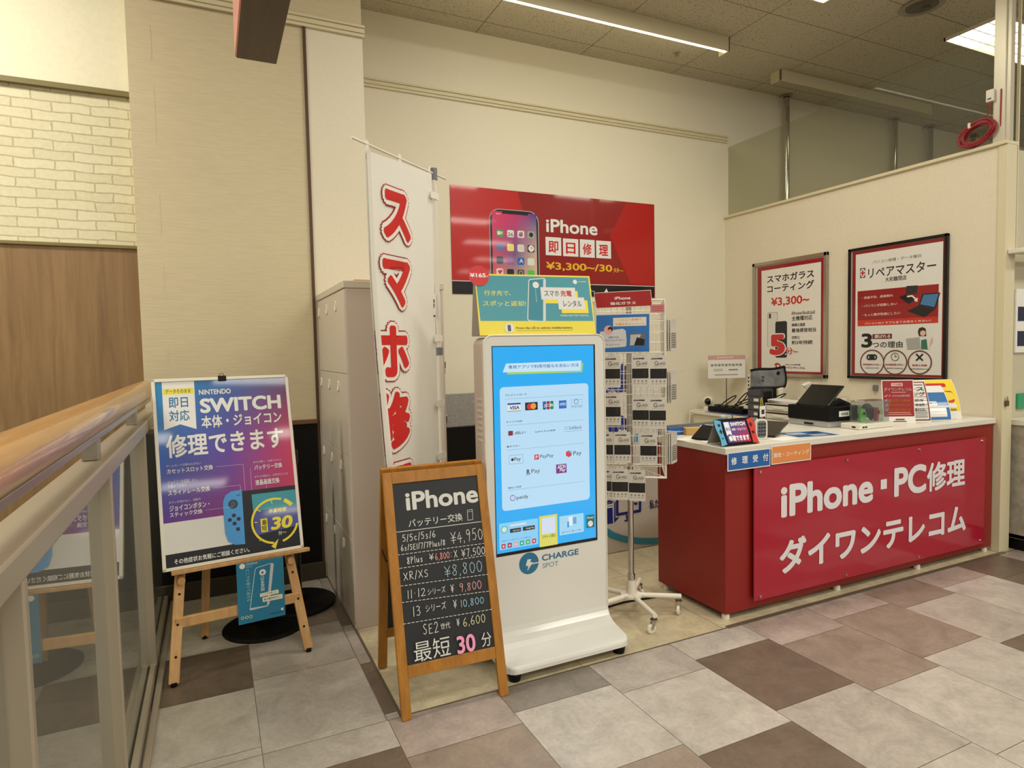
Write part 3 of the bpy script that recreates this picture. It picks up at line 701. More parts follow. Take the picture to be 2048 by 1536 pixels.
  ('t', 'D', -4.6209, 1.3077, -4.5555, 1.3583, (175, 38, 40), 0.05, 0, 0),
  ('l',[(-4.6311,1.344),(-4.6136,1.3584),(-4.5845,1.3587)],0.008,(175,38,40)),
  ('t', 'iPhone修理', -4.4986, 1.3423, -4.3222, 1.355, (60, 35, 30), 0.02, 0, 0),
  ('t', 'ダイワンテレコム', -4.5455, 1.3083, -4.2687, 1.33, (90, 35, 30), 0.03, 0, 0)]),
 'master': ((5.118, 0.0, 0.0), (0.0, -1.0, 0.0), (0.0, 0.0, 1.0), [('r',-3.7835,1.2635,-2.9851,2.341,(140,38,38)),
  ('r',-3.752,1.2824,-3.0202,2.3141,(228,226,220)),
  ('t', 'パソコン修理・データ復旧', -3.5939, 2.2152, -3.1874, 2.2422, (60, 50, 50), 0.01, 0, 0),
  ('t', 'リペアマスター', -3.6359, 2.097, -3.0704, 2.1822, (40, 36, 36), 0.02, 0, 0),
  ('t', '大和鶴間店', -3.4831, 2.0505, -3.3025, 2.0894, (18, 18, 20), 0.02, 0, 0),
  ('l',[(-3.7063,2.1687),(-3.7065,2.1869),(-3.69,2.1868)],0.008,(18,18,20)),
  ('l',[(-3.6824,2.1869),(-3.6672,2.187),(-3.667,2.169)],0.008,(18,18,20)),
  ('l',[(-3.706,2.1334),(-3.7057,2.1111),(-3.6904,2.1114)],0.008,(18,18,20)),
  ('l',[(-3.6816,2.1105),(-3.6664,2.1108),(-3.6666,2.1289)],0.008,(18,18,20)),
  ('l',[(-3.6866,2.1683),(-3.6862,2.1281)],0.012,(200,40,40)),
  ('l',[(-3.7061,2.1495),(-3.6657,2.1478)],0.012,(200,40,40)),
  ('p',[(-3.7322,1.9953),(-3.0486,1.9907),(-3.0493,1.6903),(-3.7293,1.6916)],(150,34,36)),
  ('p',[(-3.7298,1.7426),(-3.0491,1.7393),(-3.0493,1.6903),(-3.7293,1.6916)],(200,55,40)),
  ('t', '・液晶不良、画面割れ', -3.6909, 1.9236, -3.4104, 1.9451, (225, 205, 200), 0.02, 0, 0),
  ('t', '・パソコンが起動しない', -3.6902, 1.8518, -3.3778, 1.8743, (225, 205, 200), 0.02, 0, 0),
  ('t', '・もっと動作快適にしたい', -3.6862, 1.7742, -3.3493, 1.7982, (225, 205, 200), 0.02, 0, 0),
  ('t', 'パソコンのトラブル全てお任せください！', -3.6635, 1.7021, -3.1046, 1.7211, (232, 232, 228), 0.02, 0, 0),
  ('p',[(-3.3018,1.9995),(-3.2092,1.9959),(-3.2157,1.9287),(-3.3047,1.9298)],(45,48,46)),
  ('p',[(-3.3628,1.9158),(-3.3048,1.9317),(-3.2152,1.8867),(-3.2807,1.8523)],(30,32,32)),
  ('p',[(-3.1732,1.9249),(-3.0353,1.9236),(-3.0704,1.8005),(-3.1996,1.839)],(25,25,28)),
  ('p',[(-3.1639,1.9167),(-3.0474,1.9157),(-3.0777,1.8138),(-3.1886,1.8437)],(70,125,175)),
  ('p',[(-3.2934,1.7965),(-3.1977,1.837),(-3.0721,1.797),(-3.1549,1.7387)],(35,36,36)),
  ('l',[(-3.293,1.9137),(-3.255,1.9162),(-3.2245,1.8874)],0.012,(232,232,228)),
  ('p',[(-3.2403,1.8794),(-3.2079,1.9001),(-3.212,1.8631)],(232,232,228)),
  ('t', '3', -3.6921, 1.5047, -3.5912, 1.627, (18, 18, 20), 0.04, 0, 0),
  ('r',-3.5893,1.5776,-3.4182,1.6178,(110,25,30)),
  ('t', '選ばれる', -3.5733, 1.5837, -3.4314, 1.6123, (232, 232, 228), 0.02, 0, 0.1),
  ('t', 'つの理由', -3.5886, 1.5016, -3.3263, 1.5557, (45, 40, 40), 0.015, 0, 0),
  ('p',[(-3.2041,1.6247),(-3.1952,1.6542),(-3.1676,1.6624),(-3.1427,1.6485),(-3.1373,1.59),(-3.1943,1.5916)],(50,40,38)),
  ('e',-3.1641,1.614,0.0219,(225,185,165)),
  ('p',[(-3.1894,1.5728),(-3.139,1.5808),(-3.1067,1.5386),(-3.1059,1.4851),(-3.1882,1.4859)],(222,222,220)),
  ('p',[(-3.1772,1.5586),(-3.1342,1.5668),(-3.1239,1.4853),(-3.1761,1.4858)],(60,115,90)),
  ('p',[(-3.1195,1.4926),(-3.0844,1.5473),(-3.0921,1.5842),(-3.1025,1.5615),(-3.111,1.5294)],(222,185,165)),
  ('p',[(-3.3,1.5727),(-3.1895,1.5822),(-3.178,1.4877),(-3.2854,1.483)],(170,170,165)),
  ('o',-3.592,1.3773,0.1053,0.01,(110,60,55),0,360),
  ('o',-3.3888,1.3792,0.0983,0.01,(110,60,55),0,360),
  ('o',-3.1867,1.381,0.0915,0.01,(110,60,55),0,360),
  ('o',-3.6171,1.4224,0.0193,0.012,(18,18,20),0,360),
  ('o',-3.5935,1.4225,0.0191,0.012,(18,18,20),0,360),
  ('o',-3.5701,1.4225,0.019,0.012,(18,18,20),0,360),
  ('o',-3.3893,1.4257,0.0317,0.005,(70,60,60),30,380),
  ('l',[(-3.3896,1.4451),(-3.3893,1.4257),(-3.3725,1.4296)],0.005,(70,60,60)),
  ('l',[(-3.2128,1.4467),(-3.1638,1.3981)],0.012,(18,18,20)),
  ('l',[(-3.1627,1.4465),(-3.2121,1.3977)],0.012,(18,18,20)),
  ('t', '修理箇所が多い', -3.6763, 1.3523, -3.5085, 1.3663, (170, 40, 40), 0.03, 0, 0),
  ('t', '修理期間が早い', -3.4726, 1.3531, -3.3068, 1.3685, (170, 40, 40), 0.03, 0, 0),
  ('t', '豊富な実績', -3.2456, 1.3519, -3.1284, 1.3653, (170, 40, 40), 0.03, 0, 0),
  ('t', '店頭即日修理', -3.6541, 1.3261, -3.5291, 1.334, (18, 18, 20), 0.02, 0, 0),
  ('t', '最短即日修理可能', -3.4589, 1.3261, -3.3191, 1.3353, (18, 18, 20), 0.02, 0, 0),
  ('t', '修理実績多数の店', -3.2585, 1.3243, -3.1171, 1.3329, (18, 18, 20), 0.02, 0, 0)]),
 'counterpanel': ((2.755, 2.62, 0.08), (1.0, 0.0, 0.0), (-0.0, 0.0, 1.0), [('t', 'iPhone', 0.1932, 0.4585, 1.0052, 0.6521, (228, 224, 226), 0.045, 0, 0),
  ('r',1.0776,0.528,1.1374,0.591,(228,224,226)),
  ('t', 'PC', 1.2099, 0.4598, 1.544, 0.655, (228, 224, 226), 0.045, 0, 0),
  ('t', '修理', 1.5504, 0.4543, 1.9795, 0.6524, (228, 224, 226), 0.035, 0, 0),
  ('t', 'ダイワンテレコム', 0.1832, 0.1272, 1.9994, 0.3333, (228, 224, 226), 0.045, 0, 0)]),
 'bluepaper': ((2.557, 2.62, 0.84), (1.0, 0.0, 0.0), (-0.0, 0.0, 1.0), [('t', '修', 0.0041, 0.0494, 0.0451, 0.0918, (232, 232, 228), 0.03, 0, 0),
  ('t', '理', 0.0841, 0.0509, 0.1259, 0.0918, (232, 232, 228), 0.03, 0, 0),
  ('t', '受', 0.1632, 0.051, 0.2034, 0.0921, (232, 232, 228), 0.03, 0, 0),
  ('t', '付', 0.2413, 0.0492, 0.2823, 0.0926, (232, 232, 228), 0.03, 0, 0)]),
 'orangepaper': ((2.88, 2.62, 0.84), (1.0, 0.0, 0.0), (-0.0, 0.0, 1.0), [('t', '買取・コーティング', 0.001, 0.0602, 0.2907, 0.0877, (230, 215, 200), 0.03, 0, 0)]),
 'leaflet': ((0.068, 3.393, 0.215), (0.9943, 0.1068, 0.0), (-0.0, 0.0, 1.0), [('e',0.0277,0.2935,0.0133,(232,232,228)),
  ('t', 'CHARGE', 0.0461, 0.2953, 0.0993, 0.3039, (200, 220, 225), 0.02, 0, 0),
  ('t', 'SPOT', 0.0461, 0.2825, 0.0761, 0.2899, (150, 195, 210), 0.0, 0, 0),
  ('p',[(0.1645,0.2848),(0.1771,0.2777),(0.1762,0.2688),(0.1494,0.0792),(0.1389,0.0648),(0.0562,0.0629),(0.0524,0.0713),(0.0594,0.0742),(0.1362,0.07),(0.1613,0.2747)],(205,205,212)),
  ('l',[(0.056,0.0719),(0.087,0.2653),(0.0937,0.273),(0.1602,0.2835),(0.173,0.281)],0.0028,(215,220,225)),
  ('e',0.122,0.2447,0.0159,(232,232,228)),
  ('p',[(0.1238,0.2549),(0.1134,0.2419),(0.1204,0.2411),(0.1172,0.232),(0.129,0.2448),(0.1226,0.2461)],(40,80,100)),
  ('t', 'CHARGE', 0.1113, 0.1494, 0.128, 0.2242, (215, 225, 230), 0.03, -90, 0),
  ('t', 'どこでも借りて返せる', 0.0427, 0.1114, 0.0609, 0.2741, (170, 205, 215), 0.0, -90, 0),
  ('p',[(0.1051,0.1378),(0.1933,0.1414),(0.1966,0.1284),(0.1954,0.1215),(0.1044,0.1204)],(240,235,205)),
  ('p',[(0.1154,0.1158),(0.2096,0.1147),(0.2143,0.1091),(0.213,0.0899),(0.1173,0.092)],(240,235,205)),
  ('t', 'いつでも充電したい', 0.112, 0.1286, 0.1885, 0.1348, (70, 80, 80), 0.02, 0, 0),
  ('t', '急な電池切れに！', 0.1222, 0.0974, 0.2046, 0.1097, (70, 80, 80), 0.02, 0, 0),
  ('o',0.0187,0.0327,0.0067,0.0025,(225,225,150),0,360),
  ('o',0.0384,0.0319,0.0068,0.0025,(225,225,150),0,360),
  ('o',0.0577,0.0315,0.0068,0.0025,(225,225,150),0,360),
  ('t', 'MOBILE BATTERY', 0.1529, 0.0198, 0.2132, 0.0248, (20, 45, 60), 0.03, 0, 0),
  ('r',0.2039,0.0286,0.215,0.042,(232,232,228))]),
 'pcpanel': ((1.95, 3.938, 0.0), (1.0, 0.0, 0.0), (-0.0, 0.0, 1.0), [('p',[(0.6682,0.3869),(0.7241,0.3889),(0.7288,0.2307),(0.6658,0.2305)],(22,40,120)),
  ('p',[(0.6648,0.3962),(0.6929,0.4105),(0.7417,0.3927),(0.7241,0.3901)],(22,40,120)),
  ('p',[(0.7416,0.3868),(0.7522,0.3914),(0.7505,0.2665),(0.7895,0.2703),(0.7394,0.2322)],(22,40,120)),
  ('l',[(0.668,0.3734),(0.7217,0.3738)],0.012,(225,222,215)),
  ('l',[(0.6677,0.3569),(0.7215,0.3572)],0.012,(225,222,215)),
  ('l',[(0.7685,0.3954),(0.7671,0.2912),(0.9778,0.2939),(0.9787,0.3698)],0.022,(22,40,120)),
  ('p',[(0.8432,0.2752),(0.8756,0.2769),(0.8751,0.2408),(0.8535,0.2407)],(22,40,120)),
  ('l',[(0.8354,0.2341),(0.8895,0.2358)],0.012,(22,40,120)),
  ('p',[(0.9165,0.3653),(0.9566,0.3603),(0.949,0.3431),(0.9272,0.3458)],(22,40,120)),
  ('t', '私たちに', 1.0674, 0.2923, 1.2563, 0.3651, (20, 40, 90), 0.03, 0, 0),
  ('l',[(0.6071,0.2386),(0.6651,0.1802),(0.724,0.1389),(0.8015,0.1048),(0.873,0.0809),(0.9823,0.0554),(1.0938,0.0381),(1.2461,0.0253),(1.3632,0.0331)],0.05,(50,140,165)),
  ('p',[(0.643,1.2269),(0.7106,1.2543),(0.8207,1.2494),(0.8203,1.2164),(0.6429,1.2183)],(22,40,120)),
  ('p',[(0.8259,1.4383),(0.839,1.4292),(0.8389,1.2177),(0.8123,1.219),(0.8149,1.4079)],(22,40,120)),
  ('p',[(0.8494,1.4113),(0.8628,1.4153),(0.8602,1.2167),(0.8468,1.2174)],(30,45,90)),
  ('p',[(0.6909,0.9757),(0.8435,0.9695),(0.8428,0.9117),(0.69,0.9187)],(22,40,120)),
  ('p',[(0.8126,1.0469),(0.8284,1.0326),(0.8601,1.0083),(0.859,0.9239),(0.811,0.9274)],(22,40,120)),
  ('p',[(0.934,0.887),(0.9641,0.8937),(0.9633,0.8308),(0.9279,0.8291)],(60,150,190))]),
}
_tc = {}
def text_geo(s, b=0.0):
    if (s, b) not in _tc:
        cu = bpy.data.curves.new('lettering', 'FONT'); cu.body = s; cu.offset = b; cu.resolution_u = 4; cu.fill_mode = 'FRONT'
        ob = bpy.data.objects.new('lettering', cu); me = bpy.data.meshes.new_from_object(ob)
        _tc[(s, b)] = ([(v.co.x, v.co.y) for v in me.vertices], [list(p.vertices) for p in me.polygons])
        bpy.data.objects.remove(ob); bpy.data.curves.remove(cu); bpy.data.meshes.remove(me)
    return _tc[(s, b)]
GLYPH = {  # hand-drawn chalk strokes in a unit box
 '0': [[(.5, 1), (.15, .8), (.1, .4), (.3, .03), (.65, .03), (.9, .4), (.85, .8), (.5, 1), (.42, .98)]], '1': [[(.62, 1), (.45, 0)]],
 '2': [[(.15, .78), (.35, .98), (.7, .95), (.8, .7), (.5, .35), (.1, .03), (.9, .06)]], '3': [[(.18, .9), (.5, 1), (.8, .82), (.6, .57), (.35, .52)], [(.6, .55), (.88, .3), (.6, .02), (.15, .08)]],
 '4': [[(.6, 1), (.1, .38), (.95, .42)], [(.68, .72), (.6, 0)]], '5': [[(.85, .97), (.3, .95), (.22, .55), (.6, .62), (.85, .35), (.6, .03), (.15, .06)]],
 '6': [[(.7, 1), (.3, .65), (.12, .28), (.35, .02), (.7, .05), (.85, .3), (.6, .48), (.2, .35)]], '7': [[(.12, .95), (.9, .97), (.4, 0)]],
 '8': [[(.75, .9), (.4, 1), (.2, .78), (.75, .32), (.65, .04), (.3, .02), (.12, .25), (.65, .62), (.8, .85), (.7, .95)]], '9': [[(.8, .75), (.5, .55), (.2, .65), (.25, .93), (.6, 1), (.82, .78), (.7, .35), (.6, 0)]],
 ',': [[(.55, .12), (.4, -.1)]], '/': [[(.85, 1.02), (.15, -.05)]], '・': [[(.4, .5), (.55, .48)]], 'X': [[(.1, 1), (.9, 0)], [(.9, 1), (.1, 0)]], 'R': [[(.2, 0), (.22, 1), (.7, .95), (.75, .62), (.25, .5), (.9, 0)]],
 'S': [[(.8, .9), (.5, 1), (.2, .8), (.4, .55), (.75, .4), (.7, .1), (.4, 0), (.12, .12)]], 'E': [[(.85, .97), (.2, .95), (.15, .03), (.85, .05)], [(.18, .52), (.7, .55)]],
 'P': [[(.2, 0), (.22, 1), (.75, .9), (.7, .58), (.22, .48)]], 'l': [[(.5, 1), (.45, 0)]], 'u': [[(.15, .6), (.2, .1), (.55, .05), (.8, .55), (.82, 0)]], 's': [[(.75, .55), (.35, .58), (.4, .33), (.7, .25), (.6, .02), (.2, .04)]], 'c': [[(.75, .5), (.35, .52), (.2, .25), (.45, .02), (.8, .08)]],
 'a': [[(.75, .5), (.3, .5), (.2, .1), (.6, .05), (.78, .5), (.8, 0)]], 'y': [[(.2, .55), (.5, .15)], [(.85, .55), (.3, -.3)]],
 '¥': [[(.05, 1), (.5, .55), (.95, 1)], [(.5, .55), (.48, 0)], [(.05, .5), (.95, .52)], [(.05, .28), (.95, .3)]]}
class Print:
    STEP = 5e-5
    def __init__(s, O, U, V, lift=0.0008):
        s.O = Vector(O); s.U = Vector(U).normalized(); s.V = Vector(V).normalized(); s.N = s.U.cross(s.V); s.mb = MB(); s.k = 0; s.lift = lift; s.fk = False
    def P(s, u, v): return s.O + s.U * u + s.V * v + s.N * (s.lift + s.k * s.STEP)
    def poly(s, pts, col):
        n = len(pts)
        ar = sum(pts[i][0] * pts[(i + 1) % n][1] - pts[(i + 1) % n][0] * pts[i][1] for i in range(n))
        if ar < 0: pts = pts[::-1]
        s.mb.add([s.P(*p) for p in pts], [list(range(n))], col=lin(col))
    def raw(s, vs, fs, col): s.mb.add([s.P(*p) for p in vs], fs, col=lin(col))
    def text(s, txt, u0, v0, u1, v1, col, b=0.0, rot=0, sh=0.0, fmap=None):
        vs, fs = text_geo(txt)
        if not vs: return
        if sh: vs = [(x + sh * y, y) for x, y in vs]
        if rot == -90: vs = [(y, -x) for x, y in vs]
        x0 = min(p[0] for p in vs); x1 = max(p[0] for p in vs); y0 = min(p[1] for p in vs); y1 = max(p[1] for p in vs)
        if u1 < u0: u0, u1 = u1, u0
        if v1 < v0: v0, v1 = v1, v0
        d = max(0.0, b) * .8          # stroke weight: the outline is thickened by overlaid shifted copies
        x0 -= d; x1 += d; y0 -= d; y1 += d
        sh_ = [(0, 0)]
        if d > 0:
            n = 4 if b <= .02 else (8 if b < .06 else 14)
            sh_ += [(d * math.cos(2 * PI * i / n + .4), d * math.sin(2 * PI * i / n + .4)) for i in range(n)]
        for dx, dy in sh_:
            s.k += .3
            q = [(u0 + (x + dx - x0) / max(1e-6, x1 - x0) * (u1 - u0), v0 + (y + dy - y0) / max(1e-6, y1 - y0) * (v1 - v0)) for x, y in vs]
            if fmap: s.mb.add([fmap(*p) + s.N * (s.k * 1.5e-5) if s.fk else fmap(*p) for p in q], fs, col=lin(col))
            else: s.raw(q, fs, col)
    def chalk(s, txt, u0, v0, u1, v1, col, w):
        wd = {',': .35, '/': .6, '1': .45, 'l': .4, '・': .6}; tot = sum(wd.get(c, 1.0) + .18 for c in txt) - .18; sc = (u1 - u0) / tot; x = u0
        rn = random.Random(txt)
        for ch in txt:
            cw = wd.get(ch, 1.0) * sc; dy = rn.uniform(-.04, .04) * (v1 - v0); hs = rn.uniform(.9, 1.04)
            for st in GLYPH[ch]: s.line([(x + a * cw, v0 + dy + b2 * hs * (v1 - v0)) for a, b2 in st], w, col)
            x += cw + .18 * sc
    def line(s, pts, w, col):
        for a, b in zip(pts[:-1], pts[1:]):
            s.k += .3
            dx, dy = b[0] - a[0], b[1] - a[1]; L = math.hypot(dx, dy) or 1e-6; nx, ny = -dy / L * w / 2, dx / L * w / 2
            ex, ey = dx / L * w * .25, dy / L * w * .25
            s.poly([(a[0] + nx - ex, a[1] + ny - ey), (b[0] + nx + ex, b[1] + ny + ey), (b[0] - nx + ex, b[1] - ny + ey), (a[0] - nx - ex, a[1] - ny - ey)], col)
    def item(s, it):
        s.k += 1; k = it[0]
        if k == 't': s.text(it[1], *it[2:6], it[6], it[7], it[8], it[9])
        elif k == 'c': s.chalk(*it[1:])
        elif k == 'r': u0, v0, u1, v1, c = it[1:]; s.poly([(u0, v0), (u1, v0), (u1, v1), (u0, v1)], c)
        elif k == 'rr':
            u0, v0, u1, v1, r, c = it[1:]
            u0, u1 = min(u0, u1), max(u0, u1); v0, v1 = min(v0, v1), max(v0, v1); r = min(r, .49 * (u1 - u0), .49 * (v1 - v0)); pts = []
            for cx, cy, a0 in ((u1 - r, v1 - r, 0), (u0 + r, v1 - r, 90), (u0 + r, v0 + r, 180), (u1 - r, v0 + r, 270)):
                for j in range(6): a = math.radians(a0 + 18 * j); pts.append((cx + r * math.cos(a), cy + r * math.sin(a)))
            s.poly(pts, c)
        elif k == 'p': s.poly(list(it[1]), it[2])
        elif k == 'l': s.line(it[1], it[2], it[3])
        elif k == 'e': s.poly([(it[1] + it[3] * math.cos(a * PI / 16), it[2] + it[3] * math.sin(a * PI / 16)) for a in range(32)], it[4])
        elif k == 'o':
            _, u, v, r, w, c, a0, a1 = it; n = max(6, int(abs(a1 - a0) / 8)); vs = []; fs = []
            for j in range(n + 1):
                a = math.radians(a0 + (a1 - a0) * j / n)
                vs += [(u + (r - w / 2) * math.cos(a), v + (r - w / 2) * math.sin(a)), (u + (r + w / 2) * math.cos(a), v + (r + w / 2) * math.sin(a))]
                if j: fs.append([2 * j - 2, 2 * j - 1, 2 * j + 1, 2 * j])
            s.raw(vs, fs, c)
        elif k == 'g':
            u0, v0, u1, v1, cols = it[1:]; n = 12; L = [[lin(c) for c in r] for r in cols]
            def cc(a, b):
                a *= len(L[0]) - 1; b *= len(L) - 1; i = min(int(a), len(L[0]) - 2); j = min(int(b), len(L) - 2); a -= i; b -= j
                return tuple((L[j][i][q] * (1 - a) + L[j][i + 1][q] * a) * (1 - b) + (L[j + 1][i][q] * (1 - a) + L[j + 1][i + 1][q] * a) * b for q in range(3))
            for i in range(n):
                for j in range(n):
                    cs = [(i / n, j / n), ((i + 1) / n, j / n), ((i + 1) / n, (j + 1) / n), (i / n, (j + 1) / n)]
                    s.mb.add([s.P(u0 + (u1 - u0) * a, v0 + (v1 - v0) * b) for a, b in cs], [[0, 1, 2, 3]], col=[cc(a, b) for a, b in cs])
    def items(s, L):
        for it in L: s.item(it)
        return s
    def build(s, name, m, parent=None): return s.mb.build(name, m, parent)
def artwork(key, name, m, parent, lift=0.0008, base=None):
    O, U, V, L = ART[key]
    p = Print(O, U, V, lift)
    if base: p.item(base)
    return p.items(L).build(name, m, parent)

# ================================================================ materials in use
m_wall = mat('cream_wallpaper', (232, 225, 202), .8, var=.03, scale=90, bump=.06)
m_wall2 = mat('plain_wallpaper', (226, 216, 192), .8, var=.03, scale=60, bump=.08)
m_linen = mat('linen_wallpaper', (206, 192, 158), .8, var=.06, scale=40, bump=.1, stretch=(.25, 1, 4))
m_plas = mat('pale_plaster', (243, 238, 208), .8, var=.03, scale=30, bump=.15)
m_trim = mat('cream_moulding', (216, 206, 172), .5)
m_olive = mat('olive_moulding', (128, 116, 70), .5)
m_brownstrip = mat('brown_joint_strip', (82, 55, 34), .5)
m_walnut = wood('walnut_panel', (126, 97, 62), (156, 125, 84), .5, axis=2, scale=3)
m_darkwood = wood('dark_walnut', (64, 46, 32), (84, 62, 44), .45, axis=1, scale=4)
m_black = mat('matte_black', (13, 12, 11), .5, spec=.2)
m_packet = mat('packet_card', (204, 197, 184), .5)
m_blackg = mat('gloss_black', (10, 10, 11), .2)
m_skirt = mat('dark_skirting', (62, 52, 38), .6)
m_white = mat('white_laminate', (222, 217, 203), .35)
m_whitem = mat('white_enamel', (228, 222, 206), .3)
m_locker = mat('locker_enamel', (206, 196, 180), .38)
m_lockside = mat('locker_side_enamel', (204, 188, 176), .45, var=.02, scale=200)
m_steel = mat('brushed_steel', (176, 168, 152), .32, metal=.85, var=.06, scale=60, stretch=(1, .05, 1))
m_alu = mat('bronze_aluminium', (172, 160, 140), .38, metal=.35)
m_chrome = mat('chrome', (205, 203, 198), .12, metal=1.0)
m_oak = wood('oak_rail', (170, 120, 66), (198, 150, 92), .28, axis=1, scale=3, coat=.4)
m_pine = wood('pine_easel', (186, 138, 84), (216, 172, 116), .5, axis=2, scale=4)
m_amber = wood('amber_frame', (150, 96, 26), (180, 122, 40), .45, axis=2, scale=4)
m_board = mat('blackboard', (32, 34, 36), .55, var=.12, scale=8)
m_red = mat('red_laminate', (138, 29, 23), .38, var=.03, scale=120)
m_redac = mat('crimson_acrylic', (170, 32, 52), .12, coat=.2)
m_acr = thin_glass('clear_acrylic', (240, 244, 242), haze=.03)
m_glass = thin_glass('clear_glass', (238, 238, 228), ior=1.2, haze=.03)
m_railglass = thin_glass('railing_glass', (206, 210, 196), add=.08, haze=.07)
m_ink = ink('printed_ink', .35)
m_inkg = ink('laminated_print', .32, coat=.35, spec=.3)
m_inksign = ink('gloss_sign_print', .3, coat=.3, spec=.3)
m_chalk = ink('chalk', .95, spec=.1)
m_screen = ink('lit_screen', .08, coat=.6, emission=1.04)
m_paper = mat('white_paper', (232, 229, 220), .7)
m_card = mat('grey_card', (168, 162, 150), .8)
m_tan = mat('tan_kraft', (196, 158, 92), .8, var=.04, scale=30)
m_kioskw = mat('white_kiosk_plastic', (224, 222, 214), .18, coat=.5)
m_kiosks = mat('kiosk_side_metal', (212, 200, 186), .35)
m_cloth = mat('white_polyester', (228, 224, 212), .85, bump=.05, scale=60)
m_greyp = mat('grey_plastic', (120, 122, 126), .4)
m_dgrey = mat('charcoal_plastic', (52, 53, 58), .4)
m_silver = mat('silver_plastic', (178, 178, 174), .35, metal=.3)
m_bluep = mat('blue_plastic', (35, 90, 170), .5)
m_redcable = mat('dark_red_cable', (140, 22, 32), .4)
m_tube = emit('fluorescent_tube', (255, 246, 214), 9.0)
m_diff = emit('lamp_diffuser', (255, 246, 216), 5.0)
m_pink = mat('pink_panel', (226, 150, 140), .3)
m_speck = mat('speckled_grey_board', (150, 148, 142), .6, var=.3, scale=160)

def m_ceiling():
    m, nt, b = _base('mineral_ceiling_tile')
    tc = N(nt, 'ShaderNodeTexCoord'); mp = N(nt, 'ShaderNodeMapping'); mp.inputs['Location'].default_value = (-1.15, -.27, 0)
    nt.links.new(tc.outputs['Object'], mp.inputs['Vector'])
    br = N(nt, 'ShaderNodeTexBrick', offset=0.0, squash=1.0)
    br.inputs['Scale'].default_value = 1.0; br.inputs['Brick Width'].default_value = 1.085; br.inputs['Row Height'].default_value = .54
    br.inputs['Mortar Size'].default_value = .0035; br.inputs['Mortar Smooth'].default_value = 0
    br.inputs['Color1'].default_value = br.inputs['Color2'].default_value = lin((196, 188, 164)) + (1,); br.inputs['Mortar'].default_value = lin((110, 100, 76)) + (1,)
    nt.links.new(mp.outputs['Vector'], br.inputs['Vector'])
    mp2 = N(nt, 'ShaderNodeMapping'); mp2.inputs['Scale'].default_value = (1, 2.2, 1); mp2.inputs['Rotation'].default_value = (0, 0, .3)
    nt.links.new(tc.outputs['Object'], mp2.inputs['Vector'])
    nz = N(nt, 'ShaderNodeTexNoise', Scale=48.0, Detail=2.0, Roughness=.5); nt.links.new(mp2.outputs['Vector'], nz.inputs['Vector'])
    rp = N(nt, 'ShaderNodeMapRange'); rp.inputs[1].default_value = .33; rp.inputs[2].default_value = .41; nt.links.new(nz.outputs['Fac'], rp.inputs[0])
    mx = N(nt, 'ShaderNodeMix', data_type='RGBA', blend_type='MULTIPLY'); mx.inputs[0].default_value = .55
    cb = N(nt, 'ShaderNodeCombineColor')
    for i in range(3): nt.links.new(rp.outputs[0], cb.inputs[i])
    nt.links.new(br.outputs['Color'], mx.inputs[6]); nt.links.new(cb.outputs[0], mx.inputs[7]); nt.links.new(mx.outputs[2], b.inputs['Base Color'])
    b.inputs['Roughness'].default_value = .9
    return m
def m_brickpaper():
    m, nt, b = _base('white_brick_wallpaper')
    tc = N(nt, 'ShaderNodeTexCoord'); sp = N(nt, 'ShaderNodeSeparateXYZ'); cb = N(nt, 'ShaderNodeCombineXYZ')
    nt.links.new(tc.outputs['Object'], sp.inputs[0]); nt.links.new(sp.outputs[0], cb.inputs[0]); nt.links.new(sp.outputs[2], cb.inputs[1])
    nz = N(nt, 'ShaderNodeTexNoise', Scale=9.0, Detail=3.0); nt.links.new(cb.outputs[0], nz.inputs['Vector'])
    vm = N(nt, 'ShaderNodeVectorMath', operation='MULTIPLY_ADD'); vm.inputs[1].default_value = (.022, .022, 0)
    nt.links.new(nz.outputs['Color'], vm.inputs[0]); nt.links.new(cb.outputs[0], vm.inputs[2])
    br = N(nt, 'ShaderNodeTexBrick', offset=.5)
    br.inputs['Scale'].default_value = 1.0; br.inputs['Brick Width'].default_value = .195; br.inputs['Row Height'].default_value = .057
    br.inputs['Mortar Size'].default_value = .0055; br.inputs['Mortar Smooth'].default_value = .5
    br.inputs['Color1'].default_value = lin((228, 221, 186)) + (1,); br.inputs['Color2'].default_value = lin((220, 212, 176)) + (1,); br.inputs['Mortar'].default_value = lin((190, 180, 144)) + (1,)
    nt.links.new(vm.outputs[0], br.inputs['Vector'])
    n2 = N(nt, 'ShaderNodeTexNoise', Scale=40.0, Detail=5.0); nt.links.new(cb.outputs[0], n2.inputs['Vector'])
    mx = N(nt, 'ShaderNodeMix', data_type='RGBA', blend_type='OVERLAY'); mx.inputs[0].default_value = .25
    nt.links.new(br.outputs['Color'], mx.inputs[6]); nt.links.new(n2.outputs['Fac'], mx.inputs[7]); nt.links.new(mx.outputs[2], b.inputs['Base Color'])
    b.inputs['Roughness'].default_value = .8
    return m
